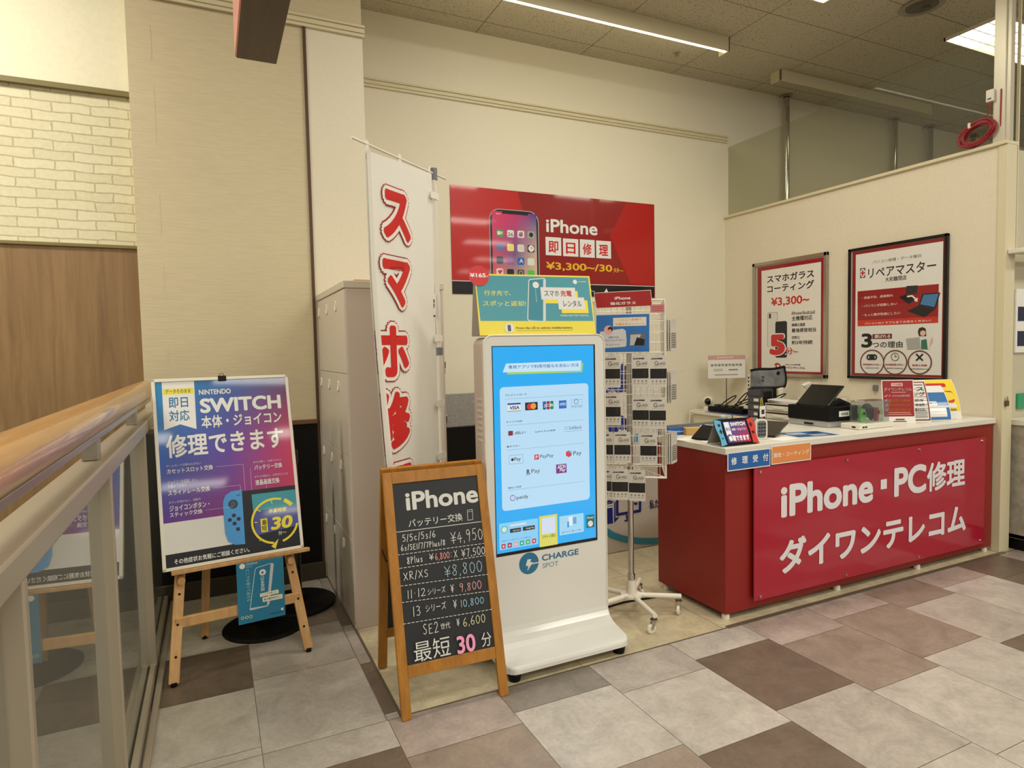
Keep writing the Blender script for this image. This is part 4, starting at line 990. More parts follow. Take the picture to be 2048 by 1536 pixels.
def m_floortile():
    m, nt, b = _base('mottled_vinyl_tile')
    at = N(nt, 'ShaderNodeAttribute', attribute_name='Col')
    tc = N(nt, 'ShaderNodeTexCoord'); vo = N(nt, 'ShaderNodeVectorMath', operation='MULTIPLY_ADD'); vo.inputs[1].default_value = (37, 53, 11)
    nt.links.new(at.outputs['Color'], vo.inputs[0]); nt.links.new(tc.outputs['Object'], vo.inputs[2])
    n1 = N(nt, 'ShaderNodeTexNoise', Scale=5.5, Detail=9.0, Roughness=.74, Distortion=.5); nt.links.new(vo.outputs[0], n1.inputs['Vector'])
    n2 = N(nt, 'ShaderNodeTexNoise', Scale=55.0, Detail=4.0); nt.links.new(vo.outputs[0], n2.inputs['Vector'])
    r1 = N(nt, 'ShaderNodeMapRange'); r1.inputs[1].default_value = .32; r1.inputs[2].default_value = .68; r1.inputs[3].default_value = .72; r1.inputs[4].default_value = 1.16
    nt.links.new(n1.outputs['Fac'], r1.inputs[0])
    r2 = N(nt, 'ShaderNodeMapRange'); r2.inputs[1].default_value = .3; r2.inputs[2].default_value = .7; r2.inputs[3].default_value = .93; r2.inputs[4].default_value = 1.07
    nt.links.new(n2.outputs['Fac'], r2.inputs[0])
    ml = N(nt, 'ShaderNodeMath', operation='MULTIPLY'); nt.links.new(r1.outputs[0], ml.inputs[0]); nt.links.new(r2.outputs[0], ml.inputs[1])
    vs = N(nt, 'ShaderNodeVectorMath', operation='SCALE'); nt.links.new(at.outputs['Color'], vs.inputs[0]); nt.links.new(ml.outputs[0], vs.inputs['Scale'])
    nt.links.new(vs.outputs[0], b.inputs['Base Color'])
    b.inputs['Roughness'].default_value = .34; b.inputs['Specular IOR Level'].default_value = .4
    return m

# ================================================================ the setting
# floor: half-metre vinyl tiles in staggered columns, beige shop floor inside the thin metal strip
LT = (179, 170, 159); L2 = (170, 160, 149); PK = (165, 150, 140); MD = (143, 127, 113); DK = (110, 95, 81); GR = (130, 120, 109)
P_ = .4955
shade = {(0, 0): LT, (1, 0): L2}
fixed = {  # (column, row) -> colour; column 0 starts at x = .115, rows count down from the shop edge
    (1, 0): PK, (1, 1): MD, (1, 2): L2, (1, 3): LT, (0, 0): LT, (0, 1): DK, (0, 2): MD, (2, 0): GR, (2, 1): LT, (2, 2): MD, (2, 3): L2,
    (3, 0): L2, (3, 1): LT, (3, 2): DK, (3, 3): LT, (4, 0): LT, (4, 1): DK, (4, 2): L2, (4, 3): LT, (5, 0): PK, (5, 1): MD, (5, 2): LT, (5, 3): LT,
    (6, 0): PK, (6, 1): MD, (6, 2): LT, (6, 3): LT, (7, 0): MD, (7, 1): L2, (7, 2): DK, (7, 3): LT, (8, 0): PK, (8, 1): LT, (8, 2): L2, (8, 3): MD, (9, 0): DK, (9, 1): DK, (9, 2): LT,
    (10, 0): PK, (10, 1): L2, (10, 2): MD, (11, 0): L2}
fl = MB()
def quad(x0, x1, y0, y1, c, z=0.0):
    j = random.uniform(.97, 1.03)
    g = .0012
    fl.add([(x0 + g, y0 + g, z), (x1 - g, y0 + g, z), (x1 - g, y1 - g, z), (x0 + g, y1 - g, z)], [[0, 1, 2, 3]], col=tuple(v * j for v in lin(c)))
YE = 2.58
pal = [LT, LT, L2, L2, PK, MD, DK, LT, GR]
for cidx in range(-9, 22):
    x0 = .115 + P_ * cidx; x1 = x0 + P_
    even = cidx % 2 == 0
    off = 1.889 if even else 1.805
    ytop = YE; row = 0; yb = off + P_
    while yb >= YE: yb -= P_
    while ytop > -3.2:
        c = fixed.get((cidx, row)) or random.choice(pal)
        quad(x0, x1, max(yb, -3.2), ytop, c); ytop = yb; yb -= P_; row += 1
# left bay between railing and lockers
left = {(-1, 0): LT, (-1, 1): DK, (-1, 2): LT, (-1, 3): L2, (0, 0): LT, (0, 1): LT, (0, 2): L2, (0, 3): MD}
for cidx, (x0, x1) in ((-1, (-.40, .115)), (0, (.115, .605))):
    ys = [YE, 2.635, 3.133, 3.62, 4.115, 4.49] if cidx < 0 else [YE, 3.2, 3.70, 4.18, 4.49]
    for i in range(len(ys) - 1): quad(x0, x1, ys[i], ys[i + 1], {(-1, 0): LT, (-1, 1): LT, (-1, 2): DK, (-1, 3): LT, (-1, 4): L2, (0, 0): LT, (0, 1): L2, (0, 2): MD, (0, 3): LT}[(cidx, i)])
for y0, y1, c in ((2.58, 2.63, L2), (2.63, 3.12, DK), (3.12, 3.61, L2), (3.61, 4.1, DK), (4.1, 4.49, L2)): quad(.607, .662, y0, y1, c)
BG = (196, 182, 150)
for ix in range(9):
    for iy in range(3):
        x0 = .674 + ix * .9; x1 = min(x0 + .9, 8.4); y0 = 2.586 + iy * .92; quad(x0, x1, y0, y0 + .92, BG)
fl.add([(-.4, -13, -.004), (14, -13, -.004), (14, 5.4, -.004), (-.4, 5.4, -.004)], [[0, 1, 2, 3]], col=lin((150, 140, 124)))
# slab edge towards the atrium
fl.add([(-.4, -3.2, -.3), (-.4, 5.4, -.3), (-.4, 5.4, -.004), (-.4, -3.2, -.004)], [[3, 2, 1, 0]], col=lin((150, 140, 120)))
struct('floor', fl, m_floortile())
t = MB(); t.box(.664, 2.55, 2.578, 2.584, -.002, .003); t.box(.664, .672, 2.58, 4.49, -.002, .003); t.box(2.5, 5.16, 2.572, 2.6, -.002, .004)
struct('trim_1', t, mat('floor_edge_strip', (120, 110, 90), .4, metal=.5))

c = MB(); c.add([(-7, -13, CEIL), (14, -13, CEIL), (14, 5.5, CEIL), (-7, 5.5, CEIL)], [[3, 2, 1, 0]]); c.box(-7, 14, -13, 5.5, CEIL + .02, CEIL + .1)
struct('ceiling', c, m_ceiling())
w = MB(); w.box(.9, 11.2, 5.333, 5.45, -.01, CEIL); struct('wall_back', w, m_wall)
w = MB(); w.box(5.14, 5.24, 2.62, 5.333, 0, 2.93); struct('wall_right', w, m_wall2)
w = MB(); w.box(5.115, 5.265, 2.6, 5.333, 2.93, 2.955, b=.003); w.box(5.13, 5.25, 2.6, 2.66, 0, 2.93, b=.004); struct('trim_2', w, m_trim)
w = MB(); w.box(-.38, 1.03, 4.49, 5.33, 0, CEIL)
for z0, z1, dx in ((3.35, 3.56, 0), (2.86, 3.2, .004), (2.3, 2.55, .006), (1.95, 2.12, .008), (1.5, 1.62, .01)): w.prism([(-.253 + dx, z0), (-.250 + dx, z0 + .02), (-.249 + dx, (z0 + z1) / 2), (-.251 + dx, z1), (-.255 + dx, (z0 + z1) / 2)], (0, 4.489, 0), (1, 0, 0), (0, 0, 1), .002)
struct('pillar', w, m_linen)
# the smooth right strip of the pillar beyond the brown joint
w = MB(); w.box(.655, 1.032, 4.484, 4.5, 0, 3.72); struct('wall_front', w, m_wall2)
w = MB(); w.box(.636, .655, 4.478, 4.5, 0, 3.715); struct('trim_3', w, m_brownstrip)
def moulding(name, x0, x1, y, z0, z1, m):
    w = MB(); h = z1 - z0
    for a, b2, d in ((0, .3, .018), (.3, .42, .028), (.42, .75, .022), (.75, .88, .034), (.88, 1, .028)): w.box(x0, x1, y - d, y, z0 + a * h, z0 + b2 * h, b=.002)
    return struct(name, w, m)
moulding('trim_4', 1.03, 5.16, 5.333, 3.74, 3.812, m_trim)
moulding('trim_5', -.38, 1.045, 4.484, 3.715, 3.79, m_trim)
w = MB(); w.box(-.38, .636, 4.475, 4.49, .115, 1.075); struct('wall_lower', w, m_black)
w = MB(); w.box(-.38, .636, 4.462, 4.49, 1.075, 1.105, b=.003); struct('trim_6', w, wood('rail_wood', (96, 66, 36), (120, 86, 50), .5, axis=0))
w = MB(); w.box(-.39, .655, 4.455, 4.49, 0, .115, b=.003); struct('baseboard_left', w, m_skirt)
# far side wall of the atrium: plaster, brick paper, walnut
w = MB(); w.box(-7, -.38, 4.6, 4.8, 3.17, CEIL); struct('wall_left', w, m_plas)
w = MB(); w.box(-7, -.38, 4.6, 4.8, 2.24, 3.14); struct('wall_brick', w, m_brickpaper())
w = MB(); w.box(-7, -.38, 4.6, 4.8, -4, 2.222); struct('wall_wood', w, m_walnut)
w = MB(); w.box(-7, -.38, 4.57, 4.62, 3.14, 3.172, b=.002); struct('trim_7', w, m_olive)
w = MB(); w.box(-7, -.38, 4.585, 4.62, 2.222, 2.242, b=.002); struct('trim_8', w, m_olive)
w = MB(); w.add([(-7, -7, -3.6), (-.4, -7, -3.6), (-.4, 4.6, -3.6), (-7, 4.6, -3.6)], [[0, 1, 2, 3]]); struct('lower_floor', w, mat('lower_floor_vinyl', (150, 140, 122), .5))
w = MB(); w.box(-7.2, -7, -7, 4.8, -4, CEIL); struct('wall_far', w, m_plas)
# glass screen above the right wall, its post, and the edge of the next unit
w = MB(); w.box(5.185, 5.193, 2.7, 5.33, 2.955, 3.705); struct('window_1', w, m_glass)
w = MB(); w.box(5.13, 5.2, 2.625, 2.70, 2.955, CEIL, b=.003); w.box(5.145, 5.185, 2.6, 2.627, 2.955, CEIL, b=.002); w.box(5.205, 5.235, 2.62, 2.68, 2.955, CEIL, b=.002); struct('trim_9', w, mat('white_post_aluminium', (205, 198, 176), .3, metal=.25))
w = MB(); w.box(5.28, 5.292, 2.61, 2.63, 2.2, CEIL, b=.002); struct('trim_10', w, m_trim)
w = MB(); w.box(5.24, 9.6, 2.66, 2.72, 0, 2.93); struct('wall_unit', w, mat('white_unit_board', (196, 188, 160), .6, var=.03, scale=20))

# ================================================================ ceiling fittings
def louvre_light(x0, x1, y0, y1, label):
    r = thing('ceiling_light', label, 'ceiling light', ((x0 + x1) / 2, (y0 + y1) / 2, CEIL), group='louvred ceiling lights')
    f = MB()
    for a in ((x0, x1, y0, y0 + .012), (x0, x1, y1 - .012, y1), (x0, x0 + .012, y0, y1), (x1 - .012, x1, y0, y1)): f.box(*a, CEIL - .03, CEIL - .001)
    f.build('frame', m_whitem, r)
    d = MB(); d.add([(x0 + .012, y0 + .012, CEIL - .006), (x1 - .012, y0 + .012, CEIL - .006), (x1 - .012, y1 - .012, CEIL - .006), (x0 + .012, y1 - .012, CEIL - .006)], [[3, 2, 1, 0]]); d.build('diffuser', m_diff, r)
    l = MB()
    for i in range(1, 4): yy = y0 + (y1 - y0) * i / 4; l.box(x0 + .012, x1 - .012, yy - .004, yy + .004, CEIL - .028, CEIL - .008)
    for i in range(1, 11): xx = x0 + (x1 - x0) * i / 11; l.box(xx - .0015, xx + .0015, y0 + .012, y1 - .012, CEIL - .026, CEIL - .008)
    l.build('louvre', mat('louvre_white', (235, 232, 220), .3), r)
louvre_light(6.28, 7.62, 3.24, 3.73, 'bright louvred ceiling light behind the white post at top right')
louvre_light(3.32, 4.66, 3.24, 3.73, 'louvred ceiling light cut off by the top edge of the photo')
def trough(x0, x1, y, h, lit, label):
    r = thing('trough_light', label, 'ceiling light', ((x0 + x1) / 2, y, CEIL), group='ceiling trough lights')
    f = MB(); f.box(x0, x1, y, y + .016, CEIL - h, CEIL - .001, b=.002); f.box(x0, x0 + .012, y, y + .13, CEIL - h, CEIL - .001); f.box(x1 - .012, x1, y, y + .13, CEIL - h, CEIL - .001)
    f.build('housing', m_trim, r)
    if lit:
        t = MB(); t.tube([(x0 + .03, y + .034, CEIL - h + .006), (x1 - .03, y + .034, CEIL - h + .006)], .011, 8); t.build('fluorescent_tube', m_tube, r)
trough(1.7, 4.40, 4.5, .125, True, 'long cream trough light washing the cream back wall')
trough(5.38, 7.9, 4.8, .11, False, 'unlit cream trough on the ceiling over the glass screen')
r = thing('ceiling_vent', 'round grey air vent in the ceiling at the upper right', 'vent', (5.5, 3.45, CEIL))
v = MB(); v.lathe([(.15, -.001), (.165, -.012), (.13, -.018), (.12, -.008)], (5.5, 3.45, CEIL), 32); v.build('rim', mat('vent_grey', (150, 142, 120), .4), r)
v = MB(); v.lathe([(.12, -.008), (.07, -.022), (.0, -.022)], (5.5, 3.45, CEIL), 32); v.lathe([(.03, -.02), (.03, -.035), (0, -.035)], (5.53, 3.43, CEIL), 16); v.build('cone', mat('vent_cone_grey', (96, 90, 74), .5), r)
r = thing('fire_sprinkler', 'small metal fire sprinkler on the ceiling beyond the trough light', 'sprinkler', (4.15, 4.93, CEIL))
v = MB(); v.lathe([(.035, -.001), (.03, -.008), (.012, -.01), (.01, -.035), (.022, -.038), (.022, -.042), (0, -.042)], (4.15, 4.93, CEIL), 16); v.build('sprinkler_head', m_steel, r)
# hanging blade sign overhead
r = thing('hanging_sign', 'dark wood boxed sign with pink side hanging from ceiling above walkway', 'sign', (.262, 2.4, CEIL))
b = MB(); b.box(.172, .356, 1.35, 3.435, 3.0, 3.9, b=.003); b.build('box_body', m_darkwood, r)
b = MB(); b.box(.165, .172, 1.35, 3.43, 3.003, 3.895); b.build('side_panel', m_pink, r)
for y in (1.7, 3.1): b = MB(); b.tube([(.262, y, 3.9), (.262, y, CEIL)], .012); b.build('hanging_rod', m_steel, r)
# poles against the back wall of the next unit
for i, (x, lab) in enumerate(((6.0, 'chrome pole nearest the shop corner, behind the glass screen'), (7.9, 'second chrome pole from the shop corner, behind the glass screen'), (8.62, 'third chrome pole from the shop corner, behind the glass screen'), (9.55, 'chrome pole behind the coil of red cable'))):
    r = thing('chrome_pole', lab, 'pole', (x, 5.27, 0), group='chrome poles behind the glass screen')
    p = MB(); p.tube([(x, 5.27, 0), (x, 5.27, CEIL)], .032, 16); p.build('tube', m_chrome, r)
    for z in (CEIL - .025, 0): p = MB(); p.lathe([(.06, 0), (.06, .012), (.034, .02)], (x, 5.27, z), 20); p.build('flange', m_chrome, r)

# ================================================================ glass railing on the left
r = thing('glass_railing', 'glass balustrade with oak handrail and metal frame along the walkway edge', 'railing', (-.33, 2, 0))
h = MB(); Yn, Yf = -1.0, 4.16
prof = [(math.cos(a) * .048, math.sin(a) * .042) for a in [2 * PI * i / 20 for i in range(20)]]
h.tube([(-.345, Yn, 1.368), (-.345, 4.1, 1.368), (-.345, 4.14, 1.366), (-.345, 4.16, 1.362)], [.05, .05, .044, .02], 20); h.build('handrail', m_oak, r)
h = MB(); h.box(-.372, -.318, Yn, 4.1, 1.303, 1.324, b=.003); h.build('handrail_channel', m_steel, r)
h = MB(); h.box(-.385, -.297, Yn, 4.45, 1.18, 1.238, b=.006); h.build('top_bar', m_alu, r)
for y in (.1, 1.2, 2.3, 3.40): h = MB(); h.box(-.368, -.322, y - .022, y + .022, 1.238, 1.304, b=.004); h.build('bracket', m_steel, r)
for y in (.15, 1.33, 2.36, 3.5):
    h = MB(); h.box(-.36, -.30, y - .032, y - .006, .05, 1.18, b=.004); h.box(-.355, -.31, y + .0, y + .022, .05, 1.18, b=.004); h.box(-.368, -.345, y - .02, y + .045, .05, 1.18, b=.003); h.build('post', m_alu, r)
h = MB(); h.box(-.385, -.345, Yn, 4.45, 0, .075, b=.004); h.box(-.33, -.305, Yn, 4.45, 0, .06, b=.004); h.box(-.345, -.33, Yn, 4.45, 0, .03); h.box(-.298, -.272, Yn, 4.45, 0, .022, b=.003); h.build('floor_track', m_alu, r)
for y0, y1 in ((-1, .11), (.18, 1.29), (1.36, 2.32), (2.39, 3.46), (3.53, 4.44)):
    h = MB(); h.box(-.34, -.334, y0, y1, .035, 1.2); h.build('glass_pane', m_railglass, r)

# ================================================================ poster easel with framed poster
EZ = Vector((.075, 3.450, 0)); EA = .113; TI = .24
ez = thing('display_easel', 'light wooden easel holding the framed colourful repair poster', 'easel', EZ, EA)
tn = math.tan(TI)
def leg_pt(x, z): return (x, (z - .52) * tn + .028, z)
for sx in (-1, 1):
    l = LMB(ez); l.bar(leg_pt(sx * .312, .012), leg_pt(sx * .15, 1.40), .046, .022, up=(0, 1, 0), b=.003)
    lg = l.build('leg', m_pine, ez)
    for z in (.13, .27, .405): d = LMB(ez); q = leg_pt(sx * (.312 - .1167 * z), z); d.disc((q[0], q[1] - .0135, q[2]), .006, (0, -1, 0), 12); d.build('peg_hole', m_black, lg)
    d = LMB(ez); q = leg_pt(sx * .311, 0); d.lathe([(.014, .0), (.014, .02)], (q[0], q[1], 0), 12); d.disc((q[0], q[1], .02), .014); d.build('rubber_foot', m_black, lg)
    l = LMB(ez); l.bar((sx * .13, .38, .012 + .02 * (sx > 0)), (sx * .06, .275, 1.3), .04, .022, up=(0, 1, 0), b=.003); lg = l.build('leg', m_pine, ez)
    d = LMB(ez); d.lathe([(.013, .0), (.013, .02)], (sx * .13, .38, .0245 * (sx > 0)), 12); d.build('rubber_foot', m_black, lg)
    l = LMB(ez); q = leg_pt(sx * .255, .472); l.tube([(q[0], q[1] - .05, q[2]), (q[0], q[1] - .01, q[2])], [.017, .02], 14); l.build('peg', m_pine, ez)
l = LMB(ez); a = leg_pt(-.29, .275); l.bar((a[0], a[1] - .004, a[2]), (-a[0], a[1] - .004, a[2]), .05, .02, up=(0, 1, 0), b=.003); l.build('crossbar', m_pine, ez)
l = LMB(ez); l.box(-.295, .352, -.034, .012, .506, .519, b=.003); l.box(-.295, .352, -.038, -.029, .508, .527, b=.002); l.build('ledge', m_pine, ez)
l = LMB(ez); a = leg_pt(-.15, 1.38); l.bar((-.18, a[1], 1.37), (.18, a[1], 1.37), .04, .02, up=(0, 1, 0), b=.003); l.build('top_bar', m_pine, ez)
po = thing('framed_poster', 'white framed poster in blue and crimson for game console repair, standing on the easel', 'poster', (-.253 + .33 * math.cos(EA), 3.413 + .33 * math.sin(EA), .52), EA)
O, U, V, _ = ART['switch']; O = Vector(O); U = Vector(U); V = Vector(V); Nn = U.cross(V)
b = MB(); W_, H_ = .66, .945; k = .016
TS = Matrix((( U.x, V.x, Nn.x, O.x), (U.y, V.y, Nn.y, O.y), (U.z, V.z, Nn.z, O.z), (0, 0, 0, 1)))
b.M = TS
for a in ((0, W_, 0, k), (0, W_, H_ - k, H_), (0, k, 0, H_), (W_ - k, W_, 0, H_)): b.box(*a, -.018, .006, b=.002)
b.build('frame', m_whitem, po)
b = MB(); b.M = TS; b.box(k, W_ - k, k, H_ - k, -.016, -.001); b.build('backing_board', m_card, po)
artwork('switch', 'printed_sheet', m_inkg, po, lift=.0005, base=('r', k, k, W_ - k, H_ - k, (226, 224, 218)))
r = thing('binder_clip', 'small black binder clip on the top edge of the white poster frame', 'clip', TS @ Vector((.33, H_, 0)))
b = MB(); b.M = TS; b.box(.306, .346, H_ - .022, H_ + .006, -.022, .009, b=.003); b.build('clip_body', m_black, r)
b = MB(); b.M = TS; b.tube([(.314, H_ + .004, -.004), (.318, H_ + .02, -.006), (.334, H_ + .02, -.006), (.338, H_ + .004, -.004)], .0018, 6); b.build('wire_handle', m_dgrey, r)
O, U, V, _ = ART['leaflet']; O = Vector(O) - Vector((0, 0, .011)); ART['leaflet'] = (tuple(O),) + ART['leaflet'][1:]; U = Vector(U); V = Vector(V); Nn = U.cross(V)
r = thing('hanging_leaflet', 'teal leaflet with phone battery drawing hanging from the easel ledge', 'leaflet', O + U * .113)
b = MB(); b.prism([(0, 0), (.2245, 0), (.2245, .308), (0, .308)], O, U, V, .0012); b.build('sheet', m_paper, r)
artwork('leaflet', 'printed_face', m_inkg, r, lift=.0004, base=('r', 0, 0, .2245, .308, (34, 124, 160)))

# two black pole stands behind the easel
st = thing('pole_stand', 'black round-based pole stand nearer the easel, base behind its right front leg', 'stand', (.217, 3.83, 0), group='black pole stands')
b = LMB(st); b.lathe([(.0, .0), (.228, .0), (.228, .008), (.215, .016), (.06, .024), (.0, .024)], n=48); b.build('base', m_black, st)
b = LMB(st); b.lathe([(.045, .02), (.045, .06), (.03, .07)], n=20); b.build('collar', m_black, st)
b = LMB(st); b.lathe([(.03, .05), (.03, .86), (.036, .87), (.036, .95), (.0, .956)], n=20); b.build('pole', m_blackg, st)
copy_tree(st, (.418, 4.045, .0165), label='black round-based pole stand further back, beside the white locker')

# ================================================================ lockers
lk = thing('locker_cabinet', 'tall white metal locker cabinet with twelve small doors beside the pillar', 'locker', (.95, 4.0, 0))
b = MB(); b.box(.672, 1.235, 3.526, 4.468, .0, 1.905, b=.004); b.build('body', m_lockside, lk)
b = MB(); b.box(.662, 1.24, 3.52, 4.474, 1.905, 1.945, b=.004); b.build('top_panel', m_locker, lk)
b = MB(); b.box(.667, .675, 3.53, 4.468, 0, .035); b.build('plinth', m_locker, lk)
for ci, (y0, y1) in enumerate(((3.530, 3.842), (3.845, 4.156), (4.159, 4.466))):
    for ri in range(4):
        z0 = .04 + ri * .466
        d = MB(); d.box(.6665, .674, y0, y1, z0, z0 + .462, b=.002); dr = d.build('door', m_locker, lk)
        hz = z0 + .385; hy = y1 - .055
        d = MB(); d.M = Matrix.Translation((.6665, hy, hz)) @ Matrix.Rotation(-PI / 2, 4, 'Y')
        d.M = d.M @ Matrix.Scale(1.75, 4, (1, 0, 0))
        d.lathe([(.019, .0), (.019, .006), (.014, .007), (.012, .003), (.0, .003)], n=20); d.build('handle', m_whitem, dr)
r = thing('cardboard_box', 'flat tan box on top of the white locker cabinet', 'box', (.85, 3.78, 1.945))
b = MB(); b.box(.76, .98, 3.7, 3.92, 1.945, 1.972, b=.002); b.build('carton', m_tan, r)
for z, lab in ((1.485, 'small bunch of keys in the upper lock at the right side of the white locker'), (1.165, 'key hanging in the lower lock at the right side of the white locker')):
    r = thing('key', lab, 'key', (1.24, 3.545, z))
    b = MB(); b.tube([(1.2, 3.545, z), (1.246, 3.545, z)], .007, 10); b.build('lock_barrel', m_steel, r)
    b = MB(); b.box(1.2395, 1.2425, 3.534, 3.556, z - .035, z - .004, b=.001); b.box(1.2405, 1.2415, 3.541, 3.548, z - .07, z - .03); b.build('key_blade', m_dgrey, r)
r = thing('low_cabinet', 'black cabinet with speckled grey upper board between locker and white kiosk', 'cabinet', (1.75, 4.6, 0))
b = MB(); b.box(1.3, 2.2, 4.4, 4.8, 0, .985, b=.005); b.build('body', m_black, r)
b = MB(); b.box(1.3, 2.2, 4.39, 4.41, .99, 1.235, b=.004); b.build('upper_board', m_speck, r)

# ================================================================ banner
bn = thing('banner_flag', 'tall white banner with red outlined vertical lettering on a white pole', 'banner', (1.125, 3.30, 0))
PX, PY = 1.125, 3.30
b = MB(); b.box(PX - .17, PX + .17, PY - .16, PY + .16, 0, .05, b=.012); b.lathe([(.04, .05), (.04, .12), (.0, .12)], (PX, PY, 0), 16); b.build('base', m_whitem, bn)
b = MB(); b.tube([(PX, PY, .05), (PX, PY, 1.55)], .017, 14); b.tube([(PX, PY, 1.5), (PX - .004, PY, 2.52)], .013, 14); b.build('pole', m_whitem, bn)
b = MB(); b.lathe([(.019, -.06), (.019, .0), (.0, .004)], (PX - .004, PY, 2.53), 12); b.lathe([(.021, -.02), (.021, .02)], (PX, PY, 1.55), 12); b.build('pole_cap', m_greyp, bn)
b = MB(); b.tube([(.595, 2.855, 2.495), (1.215, 3.378, 2.503)], .006, 8); b.build('crossbar', m_whitem, bn)
FO, FU, FV, _ = (Vector((.64, 2.89, 0)), None, None, None)
FU = (Vector((PX, PY, 0)) - FO).normalized(); FN = FU.cross(Vector((0, 0, 1)))
UR = .605; ZT, ZB = 2.465, .62
def left_edge(z):
    t = (ZT - z) / (ZT - ZB); return .032 + .01 * t + .15 * max(0, t - .3) ** 1.4
def flag(u, z, lift=0.0):
    t = (ZT - z) / (ZT - ZB); L = left_edge(z)
    s = (u - L) / (UR - L)
    bow = .018 * math.sin(PI * min(1, max(0, s))) * (.4 + t) + .012 * math.sin(5 * s + 2 * t) * t
    return FO + FU * u + Vector((0, 0, z)) + FN * (bow + lift)
b = MB(); nu, nz = 14, 34; vs = []; fs = []
for i in range(nz + 1):
    z = ZT + (ZB - ZT) * i / nz; L = left_edge(z)
    for j in range(nu + 1):
        u = L + (UR - L) * j / nu; zz = z + (.03 * (j / nu) if i == 0 else 0); vs.append(flag(u, zz))
for i in range(nz):
    for j in range(nu): a = i * (nu + 1) + j; fs.append([a, a + nu + 1, a + nu + 2, a + 1])
b.add(vs, fs, 0, True)
cloth = b.build('cloth', m_cloth, bn)
b = MB(); vs = []; fs = []
for i in range(nz + 1):
    z = ZT + (ZB - ZT) * i / nz; L = left_edge(z); t = i / nz; wf = .014 + .032 * min(1, t * 1.3)
    for j in range(6):
        a = j / 5; vs.append(flag(L + wf * a, z, .004 + .022 * math.sin(PI * (.12 + .8 * a))))
for i in range(nz):
    for j in range(5): a = i * 6 + j; fs.append([a, a + 6, a + 7, a + 1])
b.add(vs, fs, 0, True); b.build('folded_edge', m_cloth, cloth)
p = Print((0, 0, 0), FU, (0, 0, 1)); p.fk = True
for ch, (u0, v0, u1, v1) in zip('スマホ修理', ((.137, 2.090, .362, 2.323), (.12, 1.766, .345, 1.993), (.045, 1.431, .305, 1.677), (.035, 1.083, .30, 1.361), (.055, .727, .31, 1.00))):
    for ofs, lf, c, g in ((.19, .004, (165, 36, 40), .024), (.155, .0055, (236, 230, 220), .018), (.06, .007, (205, 36, 34), .0)):
        p.text(ch, u0 - g, v0 - g, u1 + g, v1 + g, c, ofs, fmap=lambda u, v, lf=lf: flag(max(u, left_edge(v) + .004), v, lf))
p.build('lettering', m_ink, cloth)
for q in (.05, .31, .58):
    b = MB(); pt = FO + FU * q + Vector((0, 0, 2.46 + .03 * q)); b.bar(pt + Vector((0, 0, -.03)), pt + Vector((0, 0, .05)), .022, .004, up=FN); b.build('fixing_tab', m_cloth, cloth)
for z in (2.38, 1.62, 1.27, .98, .7):
    b = MB(); pt = FO + FU * .6 + Vector((0, 0, z)); b.bar(pt - FU * .03 + FN * .012, pt + FU * .055 + FN * .012, .035, .003, up=FN); b.build('fixing_tab', m_cloth, cloth)
r = thing('price_tag', 'small white tag with black marks clipped to the banner pole', 'tag', (PX, PY - .03, 1.79))
b = MB(); b.prism([(0, 0), (.085, 0), (.085, .13), (0, .13)], (PX - .045, PY - .035, 1.73), FU, (0, 0, 1), .002); b.build('card', m_paper, r)
p = Print((PX - .045, PY - .035, 1.73), FU, (0, 0, 1)); 
for it in (('r', .062, .006, .066, .124, (30, 30, 30)), ('r', .05, .12, .066, .124, (30, 30, 30)), ('r', .05, .006, .066, .01, (30, 30, 30)), ('t', 'i', .052, .04, .06, .08, (20, 20, 20), .03, 0, 0), ('t', 'F', .012, .05, .026, .075, (20, 20, 20), .03, 0, 0), ('t', '8', .012, .08, .026, .1, (20, 20, 20), .03, 0, 0), ('r', .01, .006, .03, .014, (20, 20, 20))): p.item(it)
p.build('print', m_ink, r)

# ================================================================ chalkboard A-stand
O, U, V, _ = ART['chalk']; O = Vector(O); U = Vector(U); V = Vector(V); Nn = U.cross(V)
ab = thing('chalkboard_stand', 'amber wooden A-frame chalkboard with handwritten prices standing before the kiosk', 'chalkboard', (.9, 2.74, 0))
W_, H_ = .487, 1.04; k = .042
TA = Matrix(((U.x, V.x, Nn.x, O.x), (U.y, V.y, Nn.y, O.y), (U.z, V.z, Nn.z, O.z), (0, 0, 0, 1)))
V2 = Vector((0, -math.sin(.2), math.cos(.2))); V2 = Matrix.Rotation(-.035, 3, 'Z') @ V2
back_foot = O + V * H_ - V2 * (H_ * math.cos(.243) / math.cos(.2)) - Nn * .03
TB = Matrix(((U.x, V2.x, U.cross(V2).x, back_foot.x), (U.y, V2.y, U.cross(V2).y, back_foot.y), (U.z, V2.z, U.cross(V2).z, 0.004), (0, 0, 0, 1)))
for T, nm, z0 in ((TA, 'front_panel', .0), (TB, 'back_panel', 0)):
    b = MB(); b.M = T; b.box(k - .006, W_ - k + .006, .205, H_ - .03, -.012, -.004); bp = b.build(nm, m_board, ab)
    for x0, x1 in ((0, k), (W_ - k, W_)): b = MB(); b.M = T; b.box(x0, x1, z0, H_, -.02, .004, b=.003); b.build('stile', m_amber, bp)
    for v0, v1 in ((.165, .215), (H_ - .052, H_)): b = MB(); b.M = T; b.box(k, W_ - k, v0, v1, -.019, .003, b=.002); b.build('rail', m_amber, bp)
    if nm == 'front_panel': artwork('chalk', 'chalk_writing', m_chalk, bp, lift=-.0036)
for u in (.1, .34): b = MB(); b.M = TA; b.box(u, u + .065, H_ - .004, H_ + .002, -.026, -.004); b.build('hinge', m_dgrey, ab)
q0 = TA @ Vector((.01, .66, -.02)); q1 = TB @ Vector((.01, .64, .004))
b = MB(); b.tube([q0, (q0 + q1) / 2 + Vector((0, 0, -.03)), q1], .003, 6); b.build('stay_cord', m_black, ab)

